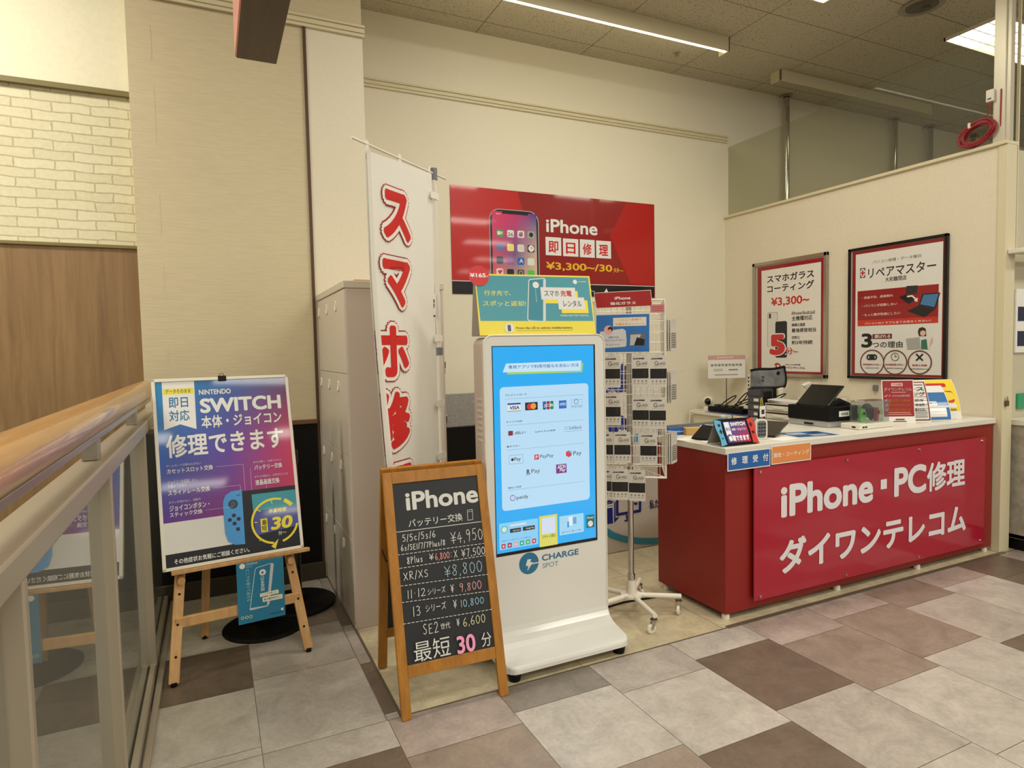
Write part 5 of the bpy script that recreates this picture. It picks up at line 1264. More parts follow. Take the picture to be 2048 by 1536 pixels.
# ================================================================ charging kiosk
kx0, kx1, ky = 1.178, 1.862, 2.80
ki = thing('charging_kiosk', 'white freestanding phone-charger kiosk with a bright blue screen', 'kiosk', (1.52, 2.85, 0))
def rrect(x0, x1, z0, z1, r, n=7, low=None):
    pts = []
    for cx, cz, a0, rr in ((x1, z1, 0, r), (x0, z1, 90, r), (x0, z0, 180, low if low is not None else r), (x1, z0, 270, low if low is not None else r)):
        sx = -1 if a0 in (0, 270) else 1; sz = -1 if a0 in (0, 90) else 1
        for j in range(n): a = math.radians(a0 + 90 * j / (n - 1)); pts.append((cx + sx * rr + rr * math.cos(a), cz + sz * rr + rr * math.sin(a)))
    return pts
b = MB(); b.prism(rrect(kx0 + .006, kx1 - .006, .12, 1.612, .04), (0, ky + .012, 0), (1, 0, 0), (0, 0, 1), .135); b.build('body', m_kiosks, ki)
b = MB(); b.prism(rrect(kx0, kx1, .135, 1.62, .045), (0, ky, 0), (1, 0, 0), (0, 0, 1), .014); fp = b.build('front_panel', m_kioskw, ki)
b = MB()
o_ = rrect(kx0, kx1, .135, 1.62, .045); path = [(u, ky - .001, v) for u, v in o_]
b.tube(path, .004, 6, closed=True); b.build('edge_trim', m_whitem, fp)
sb = MB(); sb.box(1.2195, 1.804, ky - .0022, ky + .002, .536, 1.569, b=.001); bz = sb.build('screen_bezel', m_blackg, ki)
artwork('screen', 'screen', m_screen, bz, lift=.0003)
artwork('logo', 'logo', m_ink, fp, lift=-.0024)
# base slab with rounded front corners and a swept-up rear
b = MB(); ys = [2.585, 2.589, 2.60, 2.618, 2.64, 2.68, 2.72, 2.755, 2.78, 2.795, 2.8, 2.9, 2.945]; zt = [.062, .072, .078, .081, .084, .092, .101, .113, .13, .152, .175, .175, .1]; R_ = .055
rows = []
for y, z in zip(ys, zt):
    d = max(0, R_ - (y - ys[0])); ins = R_ - math.sqrt(max(0, R_ * R_ - d * d)); rows.append((y, z, kx0 - .004 + ins, kx1 + .004 - ins))
vs = []; fs = []
for y, z, a, c in rows: vs += [(a, y, .045), (a, y, z - .006), (a + .006, y, z), (c - .006, y, z), (c, y, z - .006), (c, y, .045)]
for i in range(len(rows) - 1):
    for j in range(6): fs.append([i * 6 + j, i * 6 + (j + 1) % 6, (i + 1) * 6 + (j + 1) % 6, (i + 1) * 6 + j])
fs += [[5, 4, 3, 2, 1, 0], [len(vs) - 6 + j for j in range(6)]]
b.add(vs, fs, 0, False); b.build('base', m_kioskw, ki)
for x, y in ((1.225, 2.63), (1.815, 2.63), (1.225, 2.95), (1.815, 2.95)):
    b = MB(); b.lathe([(.0, 0), (.028, 0), (.032, .03), (.02, .05)], (x, y, 0), 16); b.build('foot', m_black, ki)
b = MB()
for z0, n in ((1.10, 8), (.91, 4), (.70, 3)):
    for j in range(n): b.box(kx0 + .002, kx0 + .009, 2.85, 2.91, z0 + j * .029, z0 + j * .029 + .012, b=.002)
b.build('vent_grille', m_white, ki)
# tent card on top
O, U, V, _ = ART['topper']; O = Vector(O); U = Vector(U); V = Vector(V); Nn = U.cross(V); O.z = 1.621
tp = thing('tent_card', 'teal and yellow tent card advertising phone charger rental on top of the kiosk', 'display card', O + U * .315, 0)
Yb = Vector((-U.y, U.x, 0))
b = MB(); b.add([O, O + U * .63, O + U * .63 + V * .314, O + V * .314, O + Yb * .14, O + U * .63 + Yb * .14, O + U * .63 + V * .314 + Yb * .02, O + V * .314 + Yb * .02], [[0, 1, 2, 3], [5, 4, 7, 6], [4, 0, 3, 7], [1, 5, 6, 2], [3, 2, 6, 7], [4, 5, 1, 0]]); b.build('card_body', m_card, tp)
ART['topper'] = (tuple(O), tuple(U), tuple(V), ART['topper'][3])
artwork('topper', 'printed_face', m_ink, tp, lift=.0006, base=('r', 0, 0, .63, .314, (238, 220, 60)))
it = ART['disc'][3]; cu_, cv_, cr_ = it[0][1], it[0][2], it[0][3]
pc = Vector(ART['disc'][0]) + U * cu_ + V * cv_
b = MB(); b.M = Matrix(((U.x, V.x, Nn.x, pc.x), (U.y, V.y, Nn.y, pc.y), (U.z, V.z, Nn.z, pc.z), (0, 0, 0, 1))); b.lathe([(0, -.0018), (cr_, -.0018), (cr_, 0), (0, 0)], n=36); dd = b.build('price_disc', mat('price_red', (196, 26, 36), .4), tp); dd['label'] = 'round red price disc reading 165 yen'
artwork('disc', 'price_print', m_ink, dd, lift=.0005)

# ================================================================ spinner rack with hanging packets
HX, HY = 2.153, 2.985; TH = math.atan2(-HX, HY)
rk = thing('spinner_rack', 'white wire spinner rack on five castors between the kiosk and the red counter', 'display rack', (HX, HY, 0), TH)
b = LMB(rk); b.lathe([(.062, .105), (.062, .118), (.03, .122), (.026, .2), (.0, .2)], n=24); b.lathe([(.062, .105), (0, .1)], n=24); b.build('hub', m_whitem, rk)
b = LMB(rk); b.tube([(0, 0, .19), (0, 0, 1.86)], .0165, 16); b.lathe([(.022, .2), (.022, .235), (.017, .24)], n=16); b.build('pole', m_chrome, rk)
for i in range(5):
    a = math.radians((-100, -28, 44, 116, 183)[i]) - TH; ca, sa = math.cos(a), math.sin(a); Rr = .285 if i < 4 else .26
    b = LMB(rk); b.tube([(ca * .03, sa * .03, .112), (ca * Rr, sa * Rr, .102)], .0145, 10); lg = b.build('leg', m_whitem, rk)
    b = LMB(rk); cx, cy = ca * (Rr - .015), sa * (Rr - .015)
    b.tube([(cx, cy, .104), (cx, cy, .07)], .008, 8); b.lathe([(.02, .078), (.02, .07), (0, .07)], (cx, cy, 0), 12)
    w = .9 * i + .5; wx, wy = math.cos(w), math.sin(w); ox, oy = cx - wx * .016, cy - wy * .016
    for sgn in (-1, 1): b.bar((cx - wy * .014 * sgn, cy + wx * .014 * sgn, .074), (ox - wy * .014 * sgn, oy + wx * .014 * sgn, .026), .002, .014, up=(wx, wy, 0))
    b.build('castor_fork', m_steel, lg)
    b = LMB(rk); b.M = b.M @ Matrix.Translation((ox, oy, .0265)) @ Matrix.Rotation(w, 4, 'Z') @ Matrix.Rotation(PI / 2, 4, 'X')
    b.lathe([(.0, -.009), (.02, -.009), (.0265, -.005), (.0265, .005), (.02, .009), (0, .009)], n=20); b.build('castor_wheel', m_whitem, lg)
HS = .19; Z0, Z1 = .845, 1.80
for fi in range(4):
    b = LMB(rk); b.M = b.M @ Matrix.Rotation(fi * PI / 2, 4, 'Z')
    y = -HS
    nv = 12; nh = 17
    for i in range(nv + 1): x = -HS + 2 * HS * i / nv; b.tube([(x, y, Z0), (x, y, Z1)], .0013, 4, caps=False)
    for i in range(nh + 1): z = Z0 + (Z1 - Z0) * i / nh; b.tube([(-HS, y - .002, z), (HS, y - .002, z)], .0013 if i % 4 else .002, 4, caps=False)
    b.tube([(HS, y, Z0 - .004), (HS, y, Z1)], .005, 8); b.tube([(-HS, y, Z0 - .004), (HS, y, Z0 - .004)], .006, 8); b.tube([(-HS, y, Z1), (HS, y, Z1)], .004, 8)
    b.tube([(HS, y, Z0 - .004), (0.0, 0.0, Z0 + .03)], .003, 6); b.tube([(HS, y, Z1), (0, 0, Z1)], .003, 6)
    b.build('wire_panel', m_whitem, rk)
def rack_sheet(key, name, label, cat, base_off):
    O, U, V, L = ART[key]; O = Vector(O); U = Vector(U); V = Vector(V)
    pts = L[0][1]
    r = thing(name, label, cat, O + U * (sum(p[0] for p in pts) / 4) + V * min(p[1] for p in pts))
    b = MB(); b.prism(pts, O, U, V, .0022); b.build('card', m_paper, r)
    artwork(key, 'print', m_ink, r, lift=.0006)
rack_sheet('header', 'header_sign', 'tilted red header sign on top of the wire spinner rack', 'sign', 0)
rack_sheet('promo', 'promotion_card', 'blue campaign card with a round portrait photo on the wire rack', 'card', 0)
rack_sheet('tag', 'price_tag', 'small pink handwritten tag right of the blue campaign card on the rack', 'tag', 0)
# hanging packets: one with its parts, then copies
def make_packet():
    r = thing('screen_protector_packet', '', 'packet', (0, 0, 0), 0, 'screen protector packets on the front of the rack')
    w, h = .0445, .168
    b = MB(); b.prism(rrect(-w, w, -h, -.0, .006, 4), (0, 0, 0), (1, 0, 0), (0, 0, 1), .005); b.prism([(-.02, 0), (.02, 0), (.017, .014), (.008, .016), (.006, .009), (-.006, .009), (-.008, .016), (-.017, .014)], (0, -.001, 0), (1, 0, 0), (0, 0, 1), .002)
    b.build('pouch', m_packet, r)
    p = Print((0, 0, 0), (1, 0, 0), (0, 0, 1), .0006)
    for it in (('r', -.0425, -.122, .0425, -.07, (30, 27, 26)), ('r', .018, -.108, .03, -.072, (40, 37, 36)), ('t', 'DAMPER', -.037, -.021, .022, -.013, (25, 22, 22), .06, 0, .25), ('t', 'G', -.02, -.052, -.002, -.03, (70, 66, 66), .0, 0, 0), ('t', 'LASS', .001, -.05, .036, -.036, (80, 76, 76), -.01, 0, 0), ('t', 'Premium Tempered', -.024, -.06, .032, -.056, (70, 66, 66), .0, 0, 0)): p.item(it)
    for i in range(4):
        x = -.03 + .02 * i
        for it in (('p', [(x - .006, -.138), (x + .001, -.131), (x + .006, -.138)], (95, 92, 90)), ('l', [(x - .006, -.146), (x + .006, -.146)], .001, (120, 116, 112)), ('l', [(x - .006, -.151), (x + .005, -.151)], .001, (120, 116, 112))): p.item(it)
    p.build('print', m_ink, r)
    b = MB(); b.tube([(0, .07, .013), (0, -.012, .013), (0, -.016, .018)], .0016, 6); b.build('hook', m_whitem, r)
    return r
pk0 = make_packet()
D_ = .25
nmr = {0: 'top', 1: 'second', 2: 'third', 3: 'bottom'}
spots = [(0, -.090, 1.506, 'left of three in the top row'), (0, .058, 1.506, 'middle of three in the top row'), (0, .152, 1.504, 'right of three in the top row'),
         (1, -.090, 1.302, 'left of three in the second row'), (1, .058, 1.284, 'middle of three in the second row'), (1, .146, 1.282, 'right of three in the second row'),
         (2, -.132, 1.097, 'half hidden by kiosk, third row'), (2, -.040, 1.097, 'middle of three in the third row'), (2, .097, 1.093, 'right end of the third row'),
         (3, -.134, .898, 'half hidden by kiosk, bottom row'), (3, -.055, .896, 'middle of the bottom row'), (3, .035, .892, 'right end of the bottom row')]
FR = Matrix.Translation((HX, HY, 0)) @ Matrix.Rotation(TH, 4, 'Z')
for i, (row, u, z, where) in enumerate(spots):
    p = FR @ Vector((u, -D_, z)); lab = 'packet hanging on the rack front, ' + where
    if i == 0: pk0.location = p; pk0.rotation_euler = (0, 0, TH); pk0['label'] = lab
    else: copy_tree(pk0, p, TH + random.uniform(-.05, .05), lab)
# stacks on the right-hand face, seen edge on
def side_packet():
    r = thing('side_packet', '', 'packet', (0, 0, 0), 0, 'packets on the right face of the rack')
    b = MB(); b.prism(rrect(-.046, .046, -.17, 0, .006, 4), (0, 0, 0), (1, 0, 0), (0, 0, 1), .005); b.build('pouch', m_packet, r)
    p = Print((0, 0, 0), (1, 0, 0), (0, 0, 1), .0006)
    for j in range(7): p.item(('l', [(-.04, -.08 - .012 * j), (-.01, -.072 - .012 * j), (.01, -.08 - .012 * j), (.04, -.072 - .012 * j)], .005, (60, 58, 56)))
    p.build('print', m_ink, r)
    b = MB(); b.tube([(0, .07, .004), (0, -.05, .004), (0, -.055, .012)], .0016, 6); b.build('hook', m_whitem, r)
    return r
sp0 = side_packet(); first = True
for zi, (z, yy, where) in enumerate(((1.695, -.15, 'upper'), (1.415, -.15, 'middle'), (1.085, -.16, 'lower'))):
    for k in range(3):
        p = FR @ Vector((HS + .022 + .013 * k, yy + .004 * k, z)); lab = 'pale packet seen edge-on on the right face of the rack, %s hook, %s' % (where, ('innermost', 'middle', 'outermost')[k])
        if first: sp0.location = p; sp0.rotation_euler = (0, 0, TH + PI / 2 - .3); sp0['label'] = lab; first = False
        else: copy_tree(sp0, p, TH + PI / 2 - .3 - .04 * k, lab)

# ================================================================ printed partition behind the rack
pt = thing('printed_partition', 'white partition board with navy computer drawing and teal arc behind the rack', 'partition', (2.6, 3.95, 0))
b = MB(); b.box(2.02, 3.12, 3.94, 3.965, .004, 1.47, b=.003); b.build('board', mat('matt_white_board', (206, 200, 188), .6), pt)
artwork('pcpanel', 'print', m_ink, pt, lift=-.0012 + .002)

# ================================================================ counter
ct = thing('service_counter', 'long red service counter with white top and crimson lettered panel', 'counter', (3.85, 2.95, 0))
b = MB(); b.box(2.553, 5.118, 2.652, 3.245, .035, .944, b=.003); b.build('body', m_red, ct)
b = MB(); b.box(2.54, 5.128, 2.636, 3.262, .944, .982, b=.004); b.build('worktop', m_white, ct)
for x, y in ((2.58, 2.68), (3.5, 2.68), (4.3, 2.68), (5.08, 2.68), (2.58, 3.2), (5.08, 3.2)):
    b = MB(); b.lathe([(.0, 0), (.022, 0), (.022, .02), (.016, .036)], (x, y, 0), 14); b.build('foot', m_whitem, ct)
b = MB(); b.box(2.742, 4.978, 2.625, 2.633, .085, .857, b=.001); ap = b.build('acrylic_panel', m_redac, ct)
ART['counterpanel'] = ((2.755, 2.6235, .08),) + ART['counterpanel'][1:]
artwork('counterpanel', 'lettering', m_ink, ap, lift=.0006)
for x in (2.785, 3.51, 4.225, 4.94):
    for z in (.11, .83):
        b = MB(); b.tube([(x, 2.655, z), (x, 2.618, z)], .009, 14)
        b.build('standoff_bolt', m_chrome, ap)
def paper_sign(x0, x1, z0, z1, key, name, label, col):
    r = thing(name, label, 'sign', ((x0 + x1) / 2, 2.618, z0))
    b = MB(); b.box(x0, x1, 2.616, 2.6175, z0, z1); b.build('sheet', m_paper, r)
    O, U, V, L = ART[key]; p = Print((O[0], 2.6155, O[2]), U, V, .0003)
    p.item(('r', x0 - O[0] + .006, z0 - O[2] + .006, x1 - O[0] - .006, z1 - O[2] - .006, col)); p.items(L).build('print', m_ink, r)
paper_sign(2.535, 2.857, .857, .961, 'bluepaper', 'paper_sign', 'blue paper sign taped to the left corner of the counter front', (40, 96, 168))
paper_sign(2.866, 3.188, .862, .97, 'orangepaper', 'paper_sign', 'orange paper sign taped on the counter front beside the blue one', (226, 142, 78))

# ================================================================ wall signs
O, U, V, L = ART['redsign']
ws = thing('wall_sign', 'large glossy red wall sign with smartphone picture on the cream back wall', 'sign', (3.06, 5.33, 2.056))
b = MB(); b.box(1.955, 4.175, 5.3265, 5.3325, 2.056, 3.008); b.build('panel', mat('sign_edge', (120, 30, 26), .3), ws)
def clipL(L, W, H):
    out = []
    def cl(pts):
        for ax, lim, sg in ((0, 0, 1), (0, W, -1), (1, 0, 1), (1, H, -1)):
            res = []
            for i in range(len(pts)):
                a, c = pts[i - 1], pts[i]; ia = sg * (a[ax] - lim) >= 0; ic = sg * (c[ax] - lim) >= 0
                if ia != ic:
                    t = (lim - a[ax]) / (c[ax] - a[ax]); res.append((a[0] + t * (c[0] - a[0]), a[1] + t * (c[1] - a[1])))
                if ic: res.append(c)
            pts = res
            if len(pts) < 3: return None
        return pts
    for it in L:
        if it[0] == 'p':
            q = cl(list(it[1]))
            if q: out.append(('p', q, it[2]))
        elif it[0] in ('r', 'rr', 'g'): out.append(it[:1] + (max(0, it[1]), max(0, it[2]), min(W, it[3]), min(H, it[4])) + it[5:])
        else: out.append(it)
    return out
ART['redsign'] = (O, U, V, clipL(L, 2.22, .952))
artwork('redsign', 'printed_face', m_inksign, ws, lift=-.0007, base=('r', 0, 0, 2.22, .952, (146, 26, 22)))
def wall_poster(key, y0, y1, z0, z1, label, mf, fw):
    r = thing('framed_poster', label, 'poster', (5.13, (y0 + y1) / 2, z0))
    b = MB()
    for a in ((y0, y1, z0, z0 + fw), (y0, y1, z1 - fw, z1), (y0, y0 + fw, z0, z1), (y1 - fw, y1, z0, z1)): b.box(5.108, 5.139, *a, b=.004)
    b.build('frame', mf, r)
    b = MB(); b.box(5.119, 5.137, y0 + fw * .5, y1 - fw * .5, z0 + fw * .5, z1 - fw * .5); b.build('backing', m_card, r)
    artwork(key, 'printed_sheet', m_inkg, r, lift=.0004)
wall_poster('coating', 4.035, 4.918, 1.225, 2.385, 'silver framed glass coating poster on the right wall, left of the black framed one', m_steel, .035)
wall_poster('master', 2.985, 3.822, 1.235, 2.37, 'black framed computer repair poster with red border, right of the silver framed one', m_blackg, .024)

# ================================================================ things on the counter
CT = .9825
def simple(name, label, cat, loc, mb_mats, rotz=0.0, group=None):
    r = thing(name, label, cat, loc, rotz, group)
    for nm, fn, m in mb_mats:
        b = LMB(r); fn(b); b.build(nm, m, r)
    return r
# handheld console tent card
r = thing('console_tent_card', 'tent card shaped like a handheld console at the counter corner', 'display card', (2.685, 2.668, CT), -.06)
M = frame(r); ti = .42; W_, H_ = .265, .158
U = M.to_3x3() @ Vector((1, 0, 0)); V = M.to_3x3() @ Vector((0, math.sin(ti), math.cos(ti))); O = M @ Vector((-W_ / 2, 0, .004)); Nn = U.cross(V)
def wav(v): return .016 * math.sin(PI * (v / H_) ** .9)
nL = 10
Lp = [(-.004 + .010 * math.sin(2 * PI * i / nL) * .6 , H_ * i / nL) for i in range(nL + 1)]
full = [(x, v) for x, v in Lp] + [(W_ - x, v) for x, v in reversed(Lp)]
b = MB(); b.prism(full, O, U, V, .003); fpn = b.build('front_card', m_blackg, r)
p = Print(O, U, V, .0004)
p.item(('p', [(x + .001, v) for x, v in Lp] + [(.040, H_ - .012), (.034, H_ * .5), (.040, .008)], (92, 170, 205)))
p.item(('p', [(W_ - x - .001, v) for x, v in Lp] + [(W_ - .040, H_ - .012), (W_ - .036, H_ * .5), (W_ - .040, .008)], (205, 62, 58)))
p.item(('g', .052, .016, W_ - .052, H_ - .018, [[(60, 60, 130), (190, 40, 60)], [(40, 90, 170), (120, 60, 120)]]))
for it in (('p', [(.056, H_ - .02), (.092, H_ - .02), (.092, .058), (.074, .068), (.056, .058)], (235, 235, 238)), ('t', '即日', .06, .085, .088, .105, (60, 90, 130), .03, 0, 0), ('t', 'SWITCH', .1, .112, .205, .134, (240, 240, 242), .06, 0, 0), ('t', '本体・ジョイコン', .1, .084, .205, .1, (240, 240, 242), .04, 0, 0), ('t', '修理できます', .062, .024, .207, .058, (244, 244, 246), .06, 0, 0),
           ('e', .02, .122, .009, (30, 50, 60)), ('e', .016, .085, .0055, (30, 50, 60)), ('e', .026, .085, .0055, (30, 50, 60)), ('e', .021, .094, .005, (30, 50, 60)), ('e', .021, .076, .005, (30, 50, 60)), ('e', .021, .045, .005, (30, 50, 60)),
           ('e', W_ - .02, .068, .009, (50, 20, 25)), ('e', W_ - .026, .115, .005, (50, 20, 25)), ('e', W_ - .014, .115, .005, (50, 20, 25)), ('e', W_ - .02, .124, .005, (50, 20, 25)), ('e', W_ - .02, .106, .005, (50, 20, 25))): p.item(it)
p.build('printed_face', m_inkg, fpn)
b = MB(); top = V * H_; back = M.to_3x3() @ Vector((0, .135, 0)); e = U * (W_ - .02)
a0 = O + U * .01 - Nn * .004
b.add([a0 + top, a0 + top + e, a0 + e + back, a0 + back, a0 + top - Nn * .002, a0 + top + e - Nn * .002, a0 + e + back - Nn * .002, a0 + back - Nn * .002], [[0, 1, 2, 3], [7, 6, 5, 4], [0, 3, 7, 4], [1, 5, 6, 2]]); b.build('back_card', m_card, r)
# low card reader behind it, tan card stack, documents
simple('card_reader', 'black sloping payment terminal left of the console tent card', 'terminal', (2.70, 2.97, CT), (('body', lambda b: b.prism([(-.07, 0), (.07, 0), (.07, .02), (.06, .075), (.045, .08), (-.07, .012)], (0, .05, 0), (1, 0, 0), (0, 0, 1), -.1) and None, m_black),), .25)
simple('card_stack', 'stack of tan kraft cards near the back left of the counter', 'card stack', (2.77, 3.165, CT), (('stack', lambda b: b.box(-.055, .055, -.03, .03, 0, .046, b=.003), m_tan),), -.3)
simple('document_tray', 'long grey tray along the back edge of the counter', 'tray', (2.98, 3.235, CT), (('rear_wall', lambda b: b.box(-.42, .42, .0, .012, 0, .062, b=.002), m_greyp), ('tray_floor', lambda b: b.box(-.42, .42, -.03, .0, 0, .006), m_card)))
simple('blue_folder', 'blue folder standing at the left end of the grey tray', 'folder', (2.66, 3.2, CT), (('cover', lambda b: b.box(-.06, .06, -.006, .006, 0, .048, b=.002), m_bluep),))
for i, (x, y, a, lab) in enumerate(((2.62, 3.03, .2, 'white paper sheet on the counter nearest its left end'), (2.69, 2.86, -.2, 'white paper sheet on the counter in front of the payment terminal'), (3.08, 2.72, .12, 'white paper sheet under the black tablet wedge on the counter'))):
    simple('paper_sheet', lab, 'paper', (x, y, CT), (('sheet', lambda b: b.box(-.09, .09, -.05, .05, 0, .0012), m_paper),), a, 'loose papers on the counter')
simple('card_box', 'clear-fronted box of white cards left of the blue leaflet holder', 'box', (2.89, 3.13, CT), (('card_block', lambda b: b.box(-.075, -.005, -.03, .03, .0, .058, b=.003), m_paper), ('card_block', lambda b: b.box(.005, .07, -.025, .03, 0, .05, b=.003), m_paper), ('clear_tray', lambda b: b.box(-.085, .08, -.04, -.037, 0, .035), m_acr)), .2)
simple('leaflet_holder', 'upright blue leaflet holder behind the console tent card', 'leaflet holder', (2.965, 3.10, CT), (('leaflets', lambda b: b.box(-.028, .028, -.012, .012, .0, .105, b=.002), mat('pale_blue_card', (110, 150, 190), .5)), ('tip', lambda b: b.box(-.02, .02, -.008, .008, .105, .116, b=.002), mat('pale_yellow_card', (220, 214, 140), .6)), ('clear_shell', lambda b: b.box(-.034, .034, -.018, -.016, 0, .08), m_acr)), .3)
simple('frosted_stand', 'small frosted acrylic stand right of the blue leaflet holder', 'stand', (3.05, 3.12, CT), (('pane', lambda b: b.prism([(-.03, 0), (.04, 0), (.012, .1), (-.03, .1)], (0, 0, 0), (1, 0, 0), (0, 0, 1), .006), mat('frosted_acrylic', (190, 172, 160), .4)), ('edge_rod', lambda b: b.bar((.04, -.004, 0), (.012, -.004, .11), .004, .004), m_dgrey)), .2)
simple('open_carton', 'grey carton with orange-lined lid behind the frosted stand', 'carton', (3.21, 3.19, CT), (('carton_body', lambda b: b.box(-.08, .08, -.03, .03, 0, .07, b=.002), m_card), ('lining', lambda b: b.prism([(-.08, .07), (.06, .07), (-.04, .086), (-.08, .088)], (0, -.02, 0), (1, 0, 0), (0, 0, 1), .004), mat('orange_lining', (226, 160, 90), .7))), .15)
r = simple('lanyard_stand', 'chrome and black twin-rod stand with hanging white badge on the counter', 'stand', (3.29, 3.10, CT), (('foot_plate', lambda b: b.lathe([(0, 0), (.03, 0), (.03, .006), (0, .006)], n=20), m_black), ('black_rod', lambda b: b.tube([(-.012, 0, 0), (-.012, 0, .12)], .006, 10), m_black), ('chrome_rod', lambda b: b.tube([(.016, 0, 0), (.016, 0, .10)], .009, 12), m_chrome)))
simple('name_badge', 'white badge with yellow strap hanging on the twin-rod stand', 'badge', (3.292, 3.08, CT + .1), (('badge_card', lambda b: b.box(-.026, .026, -.002, .001, -.012, .06, b=.001), m_paper), ('badge_print', lambda b: b.box(-.012, .014, -.003, -.002, .006, .036), m_dgrey), ('strap', lambda b: (b.bar((-.014, 0, .058), (-.012, .004, .11), .005, .002, up=(0, 1, 0)), b.bar((.006, 0, .058), (-.004, .004, .12), .005, .002, up=(0, 1, 0))), mat('yellow_strap', (200, 180, 60), .6))))
simple('desk_calculator', 'white rounded desk keypad on edge right of the console tent card', 'calculator', (2.955, 2.775, CT), (('shell', lambda b: b.prism(rrect(-.034, .042, .0, .122, .024), (0, 0, 0), (1, 0, 0), (0, 0, 1), .016), m_whitem), ('key_face', lambda b: b.prism(rrect(-.026, .033, .01, .112, .018), (0, -.001, 0), (1, 0, 0), (0, 0, 1), .002), m_greyp), *[('key', lambda b, i=i, j=j: b.box(-.018 + .017 * i, -.006 + .017 * i, -.004, 0, .022 + .021 * j, .036 + .021 * j, b=.001), m_dgrey) for i in range(3) for j in range(4)]), -.25)
simple('tablet_wedge', 'flat black tablet wedge lying between the keypad and the blue flyer', 'tablet', (3.17, 2.88, CT), (('tablet', lambda b: b.prism([(-.13, .0), (.14, .058), (.15, .064), (.146, .07), (-.13, .012)], (0, -.05, 0), (1, 0, 0), (0, 0, 1), .13), m_blackg), ('prop', lambda b: b.box(.06, .075, -.02, .05, 0, .045), m_black)), .45)
r = thing('blue_flyer', 'blue flyer with white boxes lying flat at the counter front', 'flyer', (3.36, 2.78, CT), -.2)
b = LMB(r); b.box(-.15, .15, -.105, .105, 0, .001); b.build('sheet', m_paper, r)
FM = frame(r); p = Print(FM @ Vector((-.15, -.105, .001)), FM.to_3x3() @ Vector((1, 0, 0)), FM.to_3x3() @ Vector((0, 1, 0)), .0004)
for it in (('r', .004, .004, .296, .206, (52, 104, 160)), ('rr', .03, .1, .15, .18, .01, (196, 212, 226)), ('rr', .13, .03, .25, .085, .01, (176, 200, 222)), ('r', .04, .15, .13, .155, (60, 100, 150)), ('r', .2, .12, .27, .18, (30, 60, 110))): p.item(it)
p.build('print', m_inkg, r)
# receipt printer with tablet
r = thing('receipt_printer', 'black till drawer unit with silver base and white label on the counter', 'printer', (3.71, 2.905, CT))
b = MB(); b.box(3.714, 3.985, 2.912, 3.235, CT, CT + .042, b=.006); b.build('silver_base', m_silver, r)
b = MB(); b.box(3.80, 3.72, 2.9, 2.9, 0, 0) if False else None; b.box(3.708, 3.99, 2.9, 3.24, CT + .042, CT + .139, b=.006); b.build('body', m_black, r)
b = MB(); b.prism([(-.14, 0), (.10, 0), (.10, .012), (-.02, .055), (-.14, .006)], (3.86, 2.93, CT + .139), (1, 0, 0), (0, 0, 1), .22); b.build('paper_lid', m_blackg, r)
b = MB(); b.box(3.80, 3.90, 2.8985, 2.9005, CT + .07, CT + .108); b.build('label', m_paper, r)
p = Print((3.80, 2.8983, CT + .07), (1, 0, 0), (0, 0, 1), .0004); 
for i in range(5): p.item(('r', .02 + .014 * i, .01, .03 + .014 * i, .026, (120, 118, 112)))
p.build('label_print', m_ink, r)
b = MB(); b.box(3.7065, 3.709, 3.03, 3.1, CT + .012, CT + .024); b.build('keyhole_slot', m_black, r)
r = thing('till_tablet', 'black tablet leaning in its stand on top of the till unit', 'tablet', (3.76, 3.08, CT + .142))
b = MB(); b.M = Matrix.Translation((3.722, 3.05, CT + .142)) @ Matrix.Rotation(math.radians(50), 4, 'Y'); b.box(-.006, .006, -.13, .13, .0, .205, b=.004); b.build('tablet_case', m_blackg, r)
b = MB(); b.M = Matrix.Translation((3.724, 3.05, CT + .143)) @ Matrix.Rotation(math.radians(50), 4, 'Y'); b.box(.006, .0075, -.125, -.113, .04, .13, b=.0005); b.build('volume_strip', m_greyp, r)
# clear tumbler, white box, controllers under acrylic
r = thing('clear_tumbler', 'clear plastic tumbler half full of dark pens beside the till unit', 'tumbler', (4.06, 2.975, CT))
b = MB(); b.lathe([(.036, .0), (.042, .13), (.0405, .13), (.0345, .003)], (4.06, 2.975, CT), 24); b.build('cup', m_acr, r)
b = MB(); b.lathe([(0, .003), (.033, .003), (.036, .07), (0, .07)], (4.06, 2.975, CT), 20); b.build('dark_contents', mat('smoky_contents', (70, 62, 58), .5), r)
r = thing('white_router_box', 'low white box with two ports near the counter front', 'box', (3.94, 2.80, CT))
b = MB(); b.box(3.775, 4.11, 2.728, 2.87, CT, CT + .036, b=.006); b.build('shell', m_whitem, r)
for x0, x1, y0, y1 in ((3.773, 3.776, 2.76, 2.785), (3.80, 3.818, 2.7265, 2.729), (3.825, 3.843, 2.7265, 2.729)): b = MB(); b.box(x0, x1, y0, y1, CT + .011, CT + .021); b.build('port', m_black, r)
BZ = CT + .037
r = thing('acrylic_cover', 'clear acrylic display cover standing on the low white box', 'display case', (4.0, 2.81, BZ))
b = MB(); b.box(3.86, 4.10, 2.75, 2.753, BZ, BZ + .14); b.box(3.86, 4.10, 2.862, 2.865, BZ, BZ + .14); b.box(3.86, 3.863, 2.753, 2.862, BZ, BZ + .14); b.box(4.097, 4.10, 2.753, 2.862, BZ, BZ + .14); b.box(3.86, 4.10, 2.75, 2.865, BZ + .14, BZ + .143); b.build('cover', m_acr, r)
